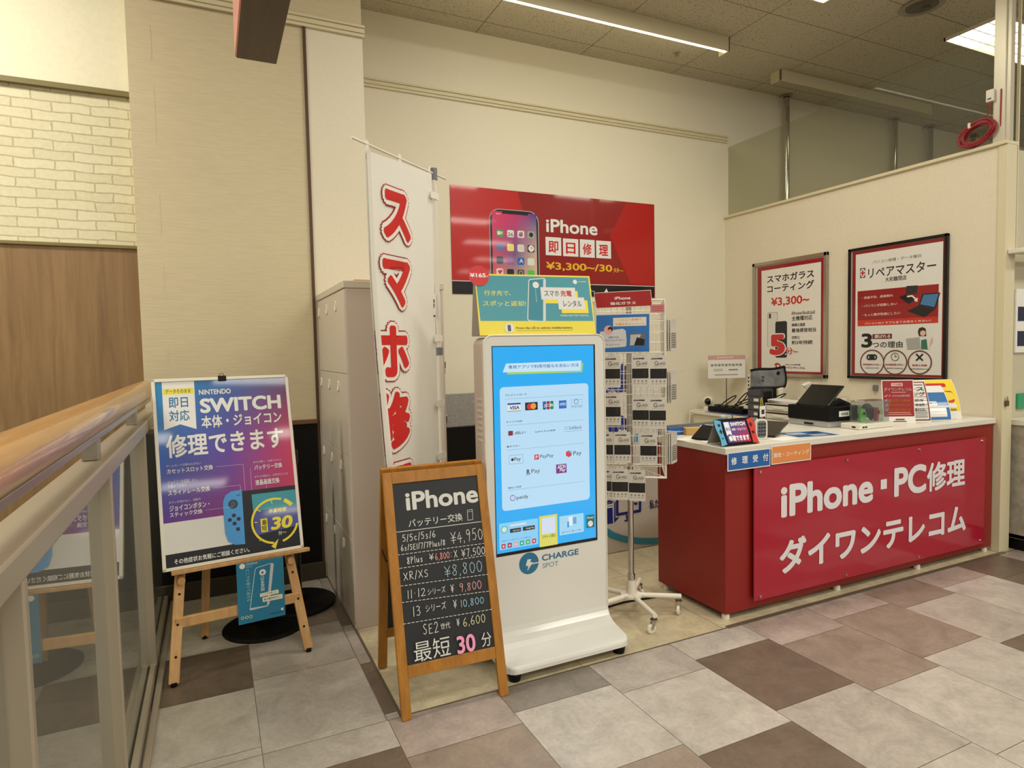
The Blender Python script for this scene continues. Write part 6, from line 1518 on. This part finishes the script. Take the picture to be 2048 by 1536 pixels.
def joy(name, label, x, y, col, tilt):
    r = thing(name, label, 'controller', (x, y, BZ), tilt)
    b = LMB(r); b.prism([(-.017, .004), (-.012, .0), (.008, .0), (.02, .012), (.022, .06), (.012, .088), (-.017, .092)], (0, 0, 0), (1, 0, 0), (0, 0, 1), .022); b.build('shell', mat(name + '_' + label.split()[1] + '_shell', col, .35), r)
    b = LMB(r); b.M = b.M @ Matrix.Translation((.004, -.001, .058)) @ Matrix.Rotation(PI / 2, 4, 'X'); b.lathe([(.0, .008), (.010, .007), (.007, .0)], n=14); b.build('stick', m_black, r)
joy('game_controller', 'bright green half controller under the clear acrylic cover', 3.905, 2.80, (106, 190, 84), -.3)
joy('game_controller', 'dull crimson half controller under the clear acrylic cover', 4.055, 2.80, (150, 52, 66), .3)
r = thing('gamepad', 'round black gamepad behind the green controller under the acrylic cover', 'controller', (4.0, 2.83, BZ))
b = MB(); b.sphere((3.99, 2.835, BZ + .072), .05, 20, 12, sc=(1.15, .36, .95)); b.sphere((3.945, 2.835, BZ + .05), .032, 14, 8, sc=(1, .5, 1.5)); b.sphere((4.035, 2.835, BZ + .05), .032, 14, 8, sc=(1, .5, 1.5)); b.build('shell', m_black, r)
for i in range(4): b = MB(); b.tube([(4.01 + .01 * math.cos(i * PI / 2), 2.812, BZ + .08 + .01 * math.sin(i * PI / 2)), (4.01 + .01 * math.cos(i * PI / 2), 2.82, BZ + .08 + .01 * math.sin(i * PI / 2))], .004, 8); b.build('button', m_dgrey, r)
# leaflets at the right end
def stand_sheet(name, label, cat, x0, y0, x1, y1, H, curve, art, face, tilt=.12):
    a = math.atan2(y1 - y0, x1 - x0); W = math.hypot(x1 - x0, y1 - y0)
    r = thing(name, label, cat, ((x0 + x1) / 2, (y0 + y1) / 2, CT))
    U = Vector((math.cos(a), math.sin(a), 0)); B = Vector((-math.sin(a), math.cos(a), 0)); O = Vector((x0, y0, CT + .001))
    def f(u, v, l=0.0):
        t = v / H; return O + U * (u - curve * t * t * .5) + B * (v * math.sin(tilt) + curve * t * t) + Vector((0, 0, v * math.cos(tilt) - curve * .3 * t * t)) - B * l
    b = MB(); n = 10; vs = []; fs = []
    for sgn in (0, -.0012):
        for i in range(n + 1):
            for j in range(3): vs.append(f(W * j / 2, H * i / n, sgn))
    k = 3 * (n + 1)
    for i in range(n):
        for j in range(2): q = i * 3 + j; fs.append([q, q + 1, q + 4, q + 3]); fs.append([k + q, k + q + 3, k + q + 4, k + q + 1])
    b.add(vs, fs, 0, True); b.build('sheet', m_paper, r)
    p = Print(O, U, (0, 0, 1)); 
    K = [0]
    def P2(u, v): return f(u, v, .0008 + K[0] * 6e-5)
    p.P = P2
    for it in art(W, H):
        K[0] += 1
        if it[0] == 'r':   # subdivide along the curl
            u0, v0, u1, v1, c = it[1:]; m = max(1, int((v1 - v0) / (H / n) + .99))
            for q in range(m): p.poly([(u0, v0 + (v1 - v0) * q / m), (u1, v0 + (v1 - v0) * q / m), (u1, v0 + (v1 - v0) * (q + 1) / m), (u0, v0 + (v1 - v0) * (q + 1) / m)], c)
        else: p.item(it)
    p.build('print', face, r)
    return r
RD = (158, 40, 44); WH = (234, 230, 224); OR = (226, 150, 50)
def art_red(W, H):
    L = [('r', .006, .05, W - .006, H - .006, RD), ('rr', W * .3, H - .045, W * .66, H - .022, .003, (225, 180, 170)), ('t', 'スマホ修理', W * .34, H - .041, W * .62, H - .027, (120, 50, 50), .02, 0, 0), ('t', 'ダイワンテレコム', W * .07, H - .078, W * .93, H - .054, WH, .03, 0, 0), ('r', W * .3, H - .09, W * .75, H - .085, (215, 150, 140))]
    for i, (t, c) in enumerate((('データそのまま即日修理', WH), ('最短即日返却', OR), ('水没復旧もOK', OR), ('部品交換も対応可能', OR))):
        y = H - .12 - .032 * i
        L += [('l', [(W * .08, y + .008), (W * .11, y + .002), (W * .16, y + .015)], .003, WH), ('t', t, W * .2, y, W * .86, y + .017, c, .03, 0, 0)]
    L += [('r', W * .18, .075, W * .85, .08, (215, 150, 140)), ('r', W * .15, .062, W * .88, .067, (215, 150, 140)), ('r', W * .3, .012, W * .72, .018, (120, 60, 60)), ('r', W * .38, .024, W * .66, .034, (120, 80, 80))]
    return L
def art_white(W, H):
    L = [('r', .004, .012, W - .004, H - .008, (112, 30, 34)), ('r', .012, .02, W - .012, H - .016, (222, 218, 210)), ('r', W * .1, H - .035, W * .9, H - .028, (120, 118, 114)), ('t', 'ガラス', W * .1, H - .078, W * .92, H - .045, (40, 38, 38), .03, 0, 0), ('t', 'ティング', W * .1, H - .115, W * .92, H - .085, (40, 38, 38), .03, 0, 0)]
    for i, t in enumerate(('最強硬度', '3年持続', '全機種対応')): L.append(('t', t, W * .25, H - .155 - .032 * i, W * .85, H - .135 - .032 * i, (60, 58, 58), .02, 0, 0))
    for i in range(4): L.append(('r', W * .2, .035 + .014 * i, W * .9, .04 + .014 * i, (90, 88, 86)))
    return L
def art_blue(W, H):
    BL = (62, 116, 176)
    L = [('r', .005, .005, W - .006, H * .80, BL), ('rr', .02, H * .42, W * .72, H * .54, .01, (226, 230, 234)), ('r', .03, H * .48, W * .6, H * .495, (120, 130, 150)), ('r', .03, H * .45, W * .55, H * .462, (120, 130, 150)), ('r', .005, H * .36, W - .006, H * .41, WH), ('rr', .014, H * .1, W * .3, H * .28, .01, (214, 224, 232)), ('r', W * .38, H * .1, W * .9, H * .35, WH), ('e', W * .35, H * .68, .018, (34, 44, 66)), ('e', W * .2, H * .58, .014, (200, 215, 230))]
    return L
def art_yellow(W, H):
    return [('r', .004, .06, W - .004, H - .004, (240, 212, 50)), ('rr', .02, H - .06, W * .8, H - .03, .012, (200, 44, 36)), ('r', .06, H * .5, W * .62, H * .7, (238, 220, 150)), ('rr', W * .68, H * .4, W * .9, H * .7, .02, (196, 60, 44)), ('r', W * .45, H * .28, W * .92, H * .38, WH), ('r', W * .42, H * .52, W * .56, H * .64, (60, 58, 50)), ('r', W * .5, H * .2, W * .9, H * .25, (150, 130, 40))]
stand_sheet('yellow_leaflet', 'yellow and red leaflet at the far right of the counter leaflets', 'leaflet', 4.62, 2.87, 4.885, 2.735, .30, .05, art_yellow, m_inkg)
stand_sheet('blue_leaflet', 'blue curling leaflet with white square between white card and yellow leaflet', 'leaflet', 4.47, 2.845, 4.755, 2.727, .26, .05, art_blue, m_inkg)
stand_sheet('white_leaflet', 'white leaflet with dark red border next to the red card', 'leaflet', 4.335, 2.84, 4.53, 2.735, .30, .03, art_white, m_inkg)
stand_sheet('red_card', 'red shop card with white and orange writing standing on the counter', 'card', 4.195, 2.855, 4.375, 2.745, .305, .0, art_red, m_inkg, tilt=.14)

# ================================================================ desk behind the counter, along the right wall
DZ = .865
dk = thing('side_desk', 'white side desk along the right wall behind the counter', 'desk', (4.85, 4.5, 0))
b = MB(); b.box(4.57, 5.135, 3.6, 5.26, DZ - .03, DZ, b=.006); b.build('desk_top', m_white, dk)
b = MB(); b.box(4.6, 5.12, 3.62, 5.24, .0, DZ - .03, b=.003); b.build('body', mat('desk_side_white', (214, 206, 184), .5), dk)
b = MB(); b.box(4.594, 4.602, 3.64, 4.2, .62, DZ - .045, b=.003); dr = b.build('drawer', m_white, dk)
b = MB(); b.box(4.590, 4.595, 3.98, 4.06, .765, .785); b.build('red_label', mat('faded_red_label', (196, 130, 120), .6), dr)
simple('pet_camera', 'round white camera with black face at the far left end of the side desk', 'camera', (4.74, 5.17, DZ), (('base', lambda b: b.lathe([(0, 0), (.05, 0), (.05, .03), (.03, .045), (0, .045)], n=20), m_whitem), ('ball', lambda b: b.sphere((0, 0, .095), .056, 20, 12), m_whitem), ('black_face', lambda b: b.sphere((-.022, -.02, .095), .036, 16, 10, sc=(1, 1, 1.15)), m_blackg)))
simple('blue_mat', 'blue sheet on the side desk under the black power strip', 'mat', (4.74, 4.75, DZ), (('sheet', lambda b: b.box(-.16, .16, -.3, .3, 0, .003), mat('slate_blue_sheet', (86, 96, 140), .6)),))
simple('power_strip', 'black box-shaped power strip lying on the blue sheet', 'power strip', (4.72, 4.86, DZ + .0035), (('body', lambda b: b.box(-.05, .07, -.24, .24, 0, .05, b=.006), m_black),('plug_cap', lambda b: b.box(-.03, .03, -0.18, -0.13, .05, .075, b=.004), m_dgrey),('plug_cap', lambda b: b.box(-.03, .03, -0.08, -0.03, .05, .075, b=.004), m_dgrey),('plug_cap', lambda b: b.box(-.03, .03, 0.02, 0.07, .05, .075, b=.004), m_dgrey),('plug_cap', lambda b: b.box(-.03, .03, 0.12, 0.17, .05, .075, b=.004), m_dgrey)))
r = thing('cable_tangle', 'tangle of black cables looping over the power strip', 'cable', (4.75, 4.78, DZ + .05))
rnd = random.Random(3)
for i in range(6):
    pts = []; cx, cy = 4.74 + rnd.uniform(-.03, .05), 4.86 - .1 * i + rnd.uniform(-.05, .05); R1 = rnd.uniform(.05, .1); hh = rnd.uniform(.06, .18)
    for k in range(17): a = 2 * PI * k / 16 * .9; pts.append((cx + R1 * .6 * math.sin(a), cy + R1 * 1.4 * math.cos(a), DZ + .06 + hh * (.5 - .5 * math.cos(a)) * .9 + .01 * i))
    b = MB(); b.tube(pts, .0055, 6); b.build('cable', m_black, r)
r = thing('memo_stand', 'white notice with pink header on a thin rod stand near the room corner', 'notice', (4.93, 5.06, DZ))
b = MB(); b.lathe([(0, 0), (.05, 0), (.045, .012), (0, .014)], (4.89, 5.06, DZ), 20); b.tube([(4.89, 5.06, DZ), (4.89, 5.06, 1.36)], .004, 8); b.build('rod', m_dgrey, r)
U = Vector((.93, -.37, 0)).normalized(); O = Vector((4.70, 5.125, 1.205))
b = MB(); b.prism([(0, 0), (.40, 0), (.40, .24), (0, .24)], O, U, (0, 0, 1), .002); b.build('card', m_paper, r)
p = Print(O, U, (0, 0, 1), .0005); p.item(('r', 0, .195, .40, .24, (206, 160, 150)))
for i in range(6): p.item(('r', .1 + .03 * i, .21, .12 + .03 * i, .225, (232, 215, 205)))
for i in range(9): p.item(('r', .03 + .038 * i, .125 + .004 * (i % 2), .058 + .038 * i, .15, (150, 144, 130)))
p.item(('r', .22, .08, .32, .095, (150, 144, 130))); p.item(('r', .07, .03, .32, .042, (170, 164, 150))); p.item(('rr', .06, .075, .16, .1, .004, (205, 196, 176)))
p.build('print', m_ink, r)
r = thing('mini_drawer_unit', 'small charcoal drawer unit with white labels on the side desk', 'drawer unit', (4.65, 4.38, DZ))
b = MB(); b.box(4.585, 4.72, 4.29, 4.47, DZ, DZ + .275, b=.004); b.build('casing', m_dgrey, r)
for i in range(4):
    z = DZ + .012 + .065 * i
    b = MB(); b.box(4.578, 4.588, 4.305, 4.455, z, z + .056, b=.003); d = b.build('drawer', mat('smoke_drawer_%s' % 'abcd'[i], (70, 70, 78), .3), r)
    if i < 3: b = MB(); b.box(4.575, 4.5785, 4.33, 4.385, z + .014, z + .04); b.build('paper_label', m_paper, d)
b = MB()
for i in range(5): b.box(4.60 + .022 * i, 4.612 + .022 * i, 4.286, 4.291, DZ + .03, DZ + .25)
b.build('mesh_side', m_black, r)
r = thing('cash_box', 'black box on the side desk behind the charcoal drawer unit', 'box', (4.83, 4.38, DZ)); b = MB(); b.box(4.724, 4.778, 4.3, 4.46, DZ, DZ + .27, b=.004); b.build('case', m_black, r)
r = thing('zip_pouch', 'crumpled black and grey zip pouch on top of the charcoal drawer unit', 'pouch', (4.72, 4.38, DZ + .275))
b = MB(); vs = []; fs = []; n, m = 12, 8
for sgn in (-1, 1):
    for i in range(m + 1):
        for j in range(n + 1):
            u = j / n; v = i / m; th = .035 * math.sin(PI * min(1, u * 1.02)) ** .7 * (1 - v) ** .6 + .003
            wob = .008 * math.sin(9 * u + 5 * v) * (1 - v)
            x = 4.58 + .33 * u + .01 * math.sin(4 * v); y = 4.375 - .10 * (u - .5) + sgn * th + wob; z = DZ + .278 + .165 * v + .025 * u * v + .006 * math.sin(7 * u) * v
            vs.append((x, y, z))
k = (n + 1) * (m + 1)
for i in range(m):
    for j in range(n): a = i * (n + 1) + j; fs.append([a, a + 1, a + n + 2, a + n + 1]); fs.append([k + a, k + a + n + 1, k + a + n + 2, k + a + 1])
for j in range(n): fs.append([j + 1, j, k + j, k + j + 1]); a = m * (n + 1) + j; fs.append([a, a + 1, k + a + 1, k + a])
for i in range(m): a = i * (n + 1); fs.append([a, a + n + 1, k + a + n + 1, k + a]); a += n; fs.append([a + n + 1, a, k + a, k + a + n + 1])
b.add(vs, fs, 0, True); b.build('bag', mat('grey_pouch_foil', (112, 112, 112), .35, var=.3, scale=14, bump=.4), r)
b = MB(); b.tube([vs[m * (n + 1) + j] for j in range(n + 1)], .011, 8); b.tube([vs[i * (n + 1) + n] for i in range(m + 1)], .008, 8); b.tube([vs[j] for j in range(n + 1)], .008, 8); b.build('black_trim', m_black, r)
b = MB(); q = vs[6 * (n + 1) + 9]; b.disc((q[0], q[1] - .006, q[2]), .018, (-.2, -1, 0), 16); b.build('hang_hole', m_black, r)
p = Print((4.62, 4.345, DZ + .34), (.96, -.28, 0), (0, 0, 1), .012); p.text('Z', 0, .0, .03, .05, (30, 30, 30), .05); p.text('ipper', .04, 0, .10, .03, (45, 45, 45), .03) if False else None; p.build('logo', m_ink, r)
r = thing('white_gadget', 'small upright white gadget with dark marks left of the zip pouch', 'gadget', (4.60, 4.455, DZ + .276)); b = MB(); b.box(4.585, 4.615, 4.445, 4.468, DZ + .276, DZ + .40, b=.004); b.build('body', m_whitem, r)
for z in (.295, .33, .365): b = MB(); b.box(4.583, 4.586, 4.45, 4.463, DZ + z, DZ + z + .018); b.build('dark_mark', m_black, r)
r = thing('tape_roll', 'white round tub with a green label behind the papers', 'tub', (4.86, 4.385, DZ)); b = MB(); b.lathe([(.0, 0), (.075, 0), (.075, .265), (.07, .275), (.055, .275), (.055, .2), (0, .2)], (4.86, 4.385, DZ), 28); b.build('tub_body', m_whitem, r)
b = MB(); b.M = Matrix.Translation((4.86, 4.385, DZ)); vs = [(.0758 * math.cos(a), .0758 * math.sin(a), z) for z in (.21, .25) for a in [PI + .55 + .1 * i for i in range(6)]]; b.add(vs, [[i, i + 1, i + 7, i + 6] for i in range(5)]); b.build('green_label', mat('lime_label', (168, 196, 70), .5), r)
r = thing('letter_tray', 'stack of two translucent white letter drawers at the near end of the side desk', 'letter tray', (4.8, 4.1, DZ))
b = MB()
for i in range(2): z = DZ + .003 + .075 * i; b.box(4.585, 4.86, 3.94, 4.26, z, z + .006); b.box(4.585, 4.86, 3.94, 3.946, z, z + .07); b.box(4.585, 4.86, 4.254, 4.26, z, z + .07); b.box(4.854, 4.86, 3.94, 4.26, z, z + .07); b.box(4.583, 4.86, 3.94, 4.26, z + .066, z + .072)
b.build('casing', mat('milky_plastic', (214, 208, 196), .3), r)
for i in range(2): z = DZ + .012 + .075 * i; b = MB(); b.box(4.576, 4.85, 3.96, 4.24, z, z + .042, b=.004); b.box(4.57, 4.578, 4.04, 4.16, z + .012, z + .03, b=.003); b.build('drawer', m_white, r)
for i in range(5):
    r = thing('paper_sheet', 'white paper in the fanned pile on the letter drawers, %s' % ('lowest sheet', 'second sheet from below', 'middle sheet', 'second sheet from the top', 'topmost sheet')[i], 'paper', (4.72, 4.11, DZ + .1525 + .004 * i), .1 * (i - 2) + .05, 'papers on the letter drawers')
    b = LMB(r); n = 8; vs = []; fs = []
    for lay in (0, .0025):
        for j in range(n + 1):
            u = j / n
            for v in (0, 1): vs.append((-.105 + .21 * v, -.15 + .3 * u, lay + .03 * max(0, u - .5) ** 1.5 * (.3 + .25 * i)))
    k = 2 * (n + 1)
    for j in range(n): a = 2 * j; fs.append([a + 1, a, a + 2, a + 3]); fs.append([k + a, k + a + 1, k + a + 3, k + a + 2]); fs.append([a, k + a, k + a + 2, a + 2]); fs.append([a + 1, a + 3, k + a + 3, k + a + 1])
    fs += [[0, 1, k + 1, k], [2 * n, k + 2 * n, k + 2 * n + 1, 2 * n + 1]]
    b.add(vs, fs, 0, False); b.build('sheet', m_paper, r)
r = thing('tissue_box', 'white tissue box with a tissue pulled up behind the till tablet', 'tissue box', (5.0, 3.98, DZ))
b = MB(); b.box(4.89, 5.11, 3.82, 4.16, DZ, DZ + .19, b=.006); b.build('carton', m_white, r)
b = MB(); vs = []; fs = []; n = 10
for i in range(6):
    t = i / 5
    for k in range(n): a = 2 * PI * k / n; rr = (.02 + .06 * t) * (1 + .25 * math.sin(3 * a + 2 * t)); vs.append((4.96 - .03 * t + rr * math.cos(a) * .5, 4.02 + .03 * t + rr * math.sin(a), DZ + .188 + .13 * t + .02 * math.sin(2 * a) * t))
for i in range(5):
    for k in range(n): fs.append([i * n + k, i * n + (k + 1) % n, (i + 1) * n + (k + 1) % n, (i + 1) * n + k])
b.add(vs, fs, 0, True); b.build('tissue', m_cloth, r)
r = thing('white_carton', 'plain white carton on the side desk right of the till tablet', 'carton', (5.0, 3.7, DZ)); b = MB(); b.box(4.88, 5.12, 3.62, 3.80, DZ, DZ + .155, b=.004); b.build('box_body', m_white, r)

# ================================================================ right edge of the view
r = thing('padlock', 'small brass padlock hanging on the edge of the right wall above the counter', 'padlock', (5.165, 2.59, 1.08))
b = MB(); b.box(5.148, 5.182, 2.582, 2.597, 1.07, 1.11, b=.003); b.build('lock_body', mat('aged_brass', (120, 98, 58), .4, metal=.7), r)
b = MB(); b.tube([(5.155, 2.59, 1.108), (5.155, 2.59, 1.128), (5.165, 2.59, 1.138), (5.175, 2.59, 1.128), (5.175, 2.59, 1.108)], .0035, 8); b.build('shackle', m_steel, r)
r = thing('wall_shelf', 'white shelf board at the right edge above head height', 'shelf', (5.4, 2.55, 2.16)); b = MB(); b.box(5.15, 5.9, 2.5, 2.598, 2.158, 2.19, b=.003); b.build('board', m_white, r)
r = thing('side_cabinet', 'grey mottled open cabinet with white top at the right edge of the photo', 'cabinet', (5.6, 2.5, 0))
b = MB(); b.box(5.27, 6.2, 2.3, 2.655, .925, .965, b=.003); b.build('top', m_white, r)
b = MB(); b.box(5.28, 5.305, 2.32, 2.655, .09, .925, b=.002); b.box(5.28, 6.2, 2.63, 2.655, .09, .925); b.box(5.28, 6.2, 2.33, 2.655, .09, .12); b.build('carcass', mat('mottled_grey_panel', (158, 150, 134), .6, var=.25, scale=14), r)
b = MB(); b.box(5.31, 6.2, 2.36, 2.64, 0, .09); b.build('plinth', m_black, r)
r = thing('notice_board', 'white notice board with dark blue signs at the right edge of the photo', 'notice board', (5.6, 2.65, 1.5))
b = MB(); b.box(5.37, 6.0, 2.645, 2.659, 1.45, 1.92, b=.002); b.build('board', m_paper, r)
m_navy = mat('navy_print', (28, 28, 58), .4)
for z0, z1 in ((1.685, 1.79), (1.50, 1.61)): b = MB(); b.box(5.392, 5.9, 2.642, 2.6455, z0, z1); b.build('navy_panel', m_navy, r)
r = thing('green_sign', 'green sign above the mottled cabinet at the right edge of the photo', 'sign', (5.6, 2.65, 1.08)); b = MB(); b.box(5.42, 5.9, 2.645, 2.659, 1.03, 1.145, b=.002); b.build('plate', mat('sign_green', (48, 150, 104), .4), r)
r = thing('cable_coil', 'coil of dark red cable tied on the glass screen by the white post', 'cable', (5.12, 2.8, 3.08))
b = MB(); rnd = random.Random(5); pts = []
for k in range(13 * 20 + 1):
    a = 2 * PI * k / 20; lp = k / 20; q = 1 + .16 * math.sin(lp * 2.4) + .07 * math.sin(lp * 5.1)
    pts.append((5.112 - .016 * math.sin(lp * 3.1), 2.79 - q * .098 * math.cos(a) - .03 * math.sin(a) + .008 * math.sin(lp * 1.7), 3.052 + q * .074 * math.sin(a) + .006 * math.cos(lp * 2.9)))
b.tube(pts, .0058, 6); b.build('coil', m_redcable, r)
b = MB(); b.tube([(5.11, 2.74, 3.13), (5.11, 2.71, 3.2), (5.112, 2.705, 3.26)], .004, 6); b.build('lead', m_redcable, r)
b = MB(); b.tube([(5.15, 2.648, 2.96), (5.128, 2.65, 3.1), (5.125, 2.648, 3.32)], .005, 6); b.build('riser', m_redcable, r)
b = MB(); b.box(5.085, 5.132, 2.828, 2.845, 3.10, 3.14, b=.004); b.build('cable_tie', m_white, r)
r = thing('junction_box', 'small white junction box on the white post above the red cable', 'box', (5.12, 2.71, 3.2)); b = MB(); b.box(5.10, 5.13, 2.685, 2.735, 3.25, 3.335, b=.006); b.build('cover', m_white, r)
b = MB(); b.box(5.098, 5.101, 2.697, 2.722, 3.265, 3.274); b.build('slot', m_dgrey, r)
r = thing('wall_hook', 'small dark grey hook on the right wall just left of the red shop card', 'hook', (5.13, 3.57, 1.17)); b = MB(); b.box(5.122, 5.139, 3.545, 3.59, 1.135, 1.185, b=.004); b.build('hook_body', m_greyp, r)
b = MB(); b.box(5.112, 5.124, 3.555, 3.58, 1.135, 1.15, b=.003); b.build('hook_lip', m_greyp, r)
r = thing('white_cable', 'thin white cable hanging over the left end of the side desk', 'cable', (4.56, 5.22, .7)); b = MB(); b.tube([(4.70, 5.2, DZ + .006), (4.6, 5.23, DZ + .008), (4.56, 5.24, DZ - .01), (4.55, 5.245, .75), (4.52, 5.25, .55), (4.5, 5.25, .02)], .006, 8); b.build('lead', m_whitem, r)
r = thing('floor_cable', 'black power cable lying on the beige floor behind the spinner rack base', 'cable', (2.2, 3.15, 0)); b = MB(); b.tube([(1.7, 3.02, .006), (1.95, 3.1, .006), (2.2, 3.13, .006), (2.45, 3.1, .006), (2.53, 3.1, .006)], .006, 8); b.build('lead', m_black, r)
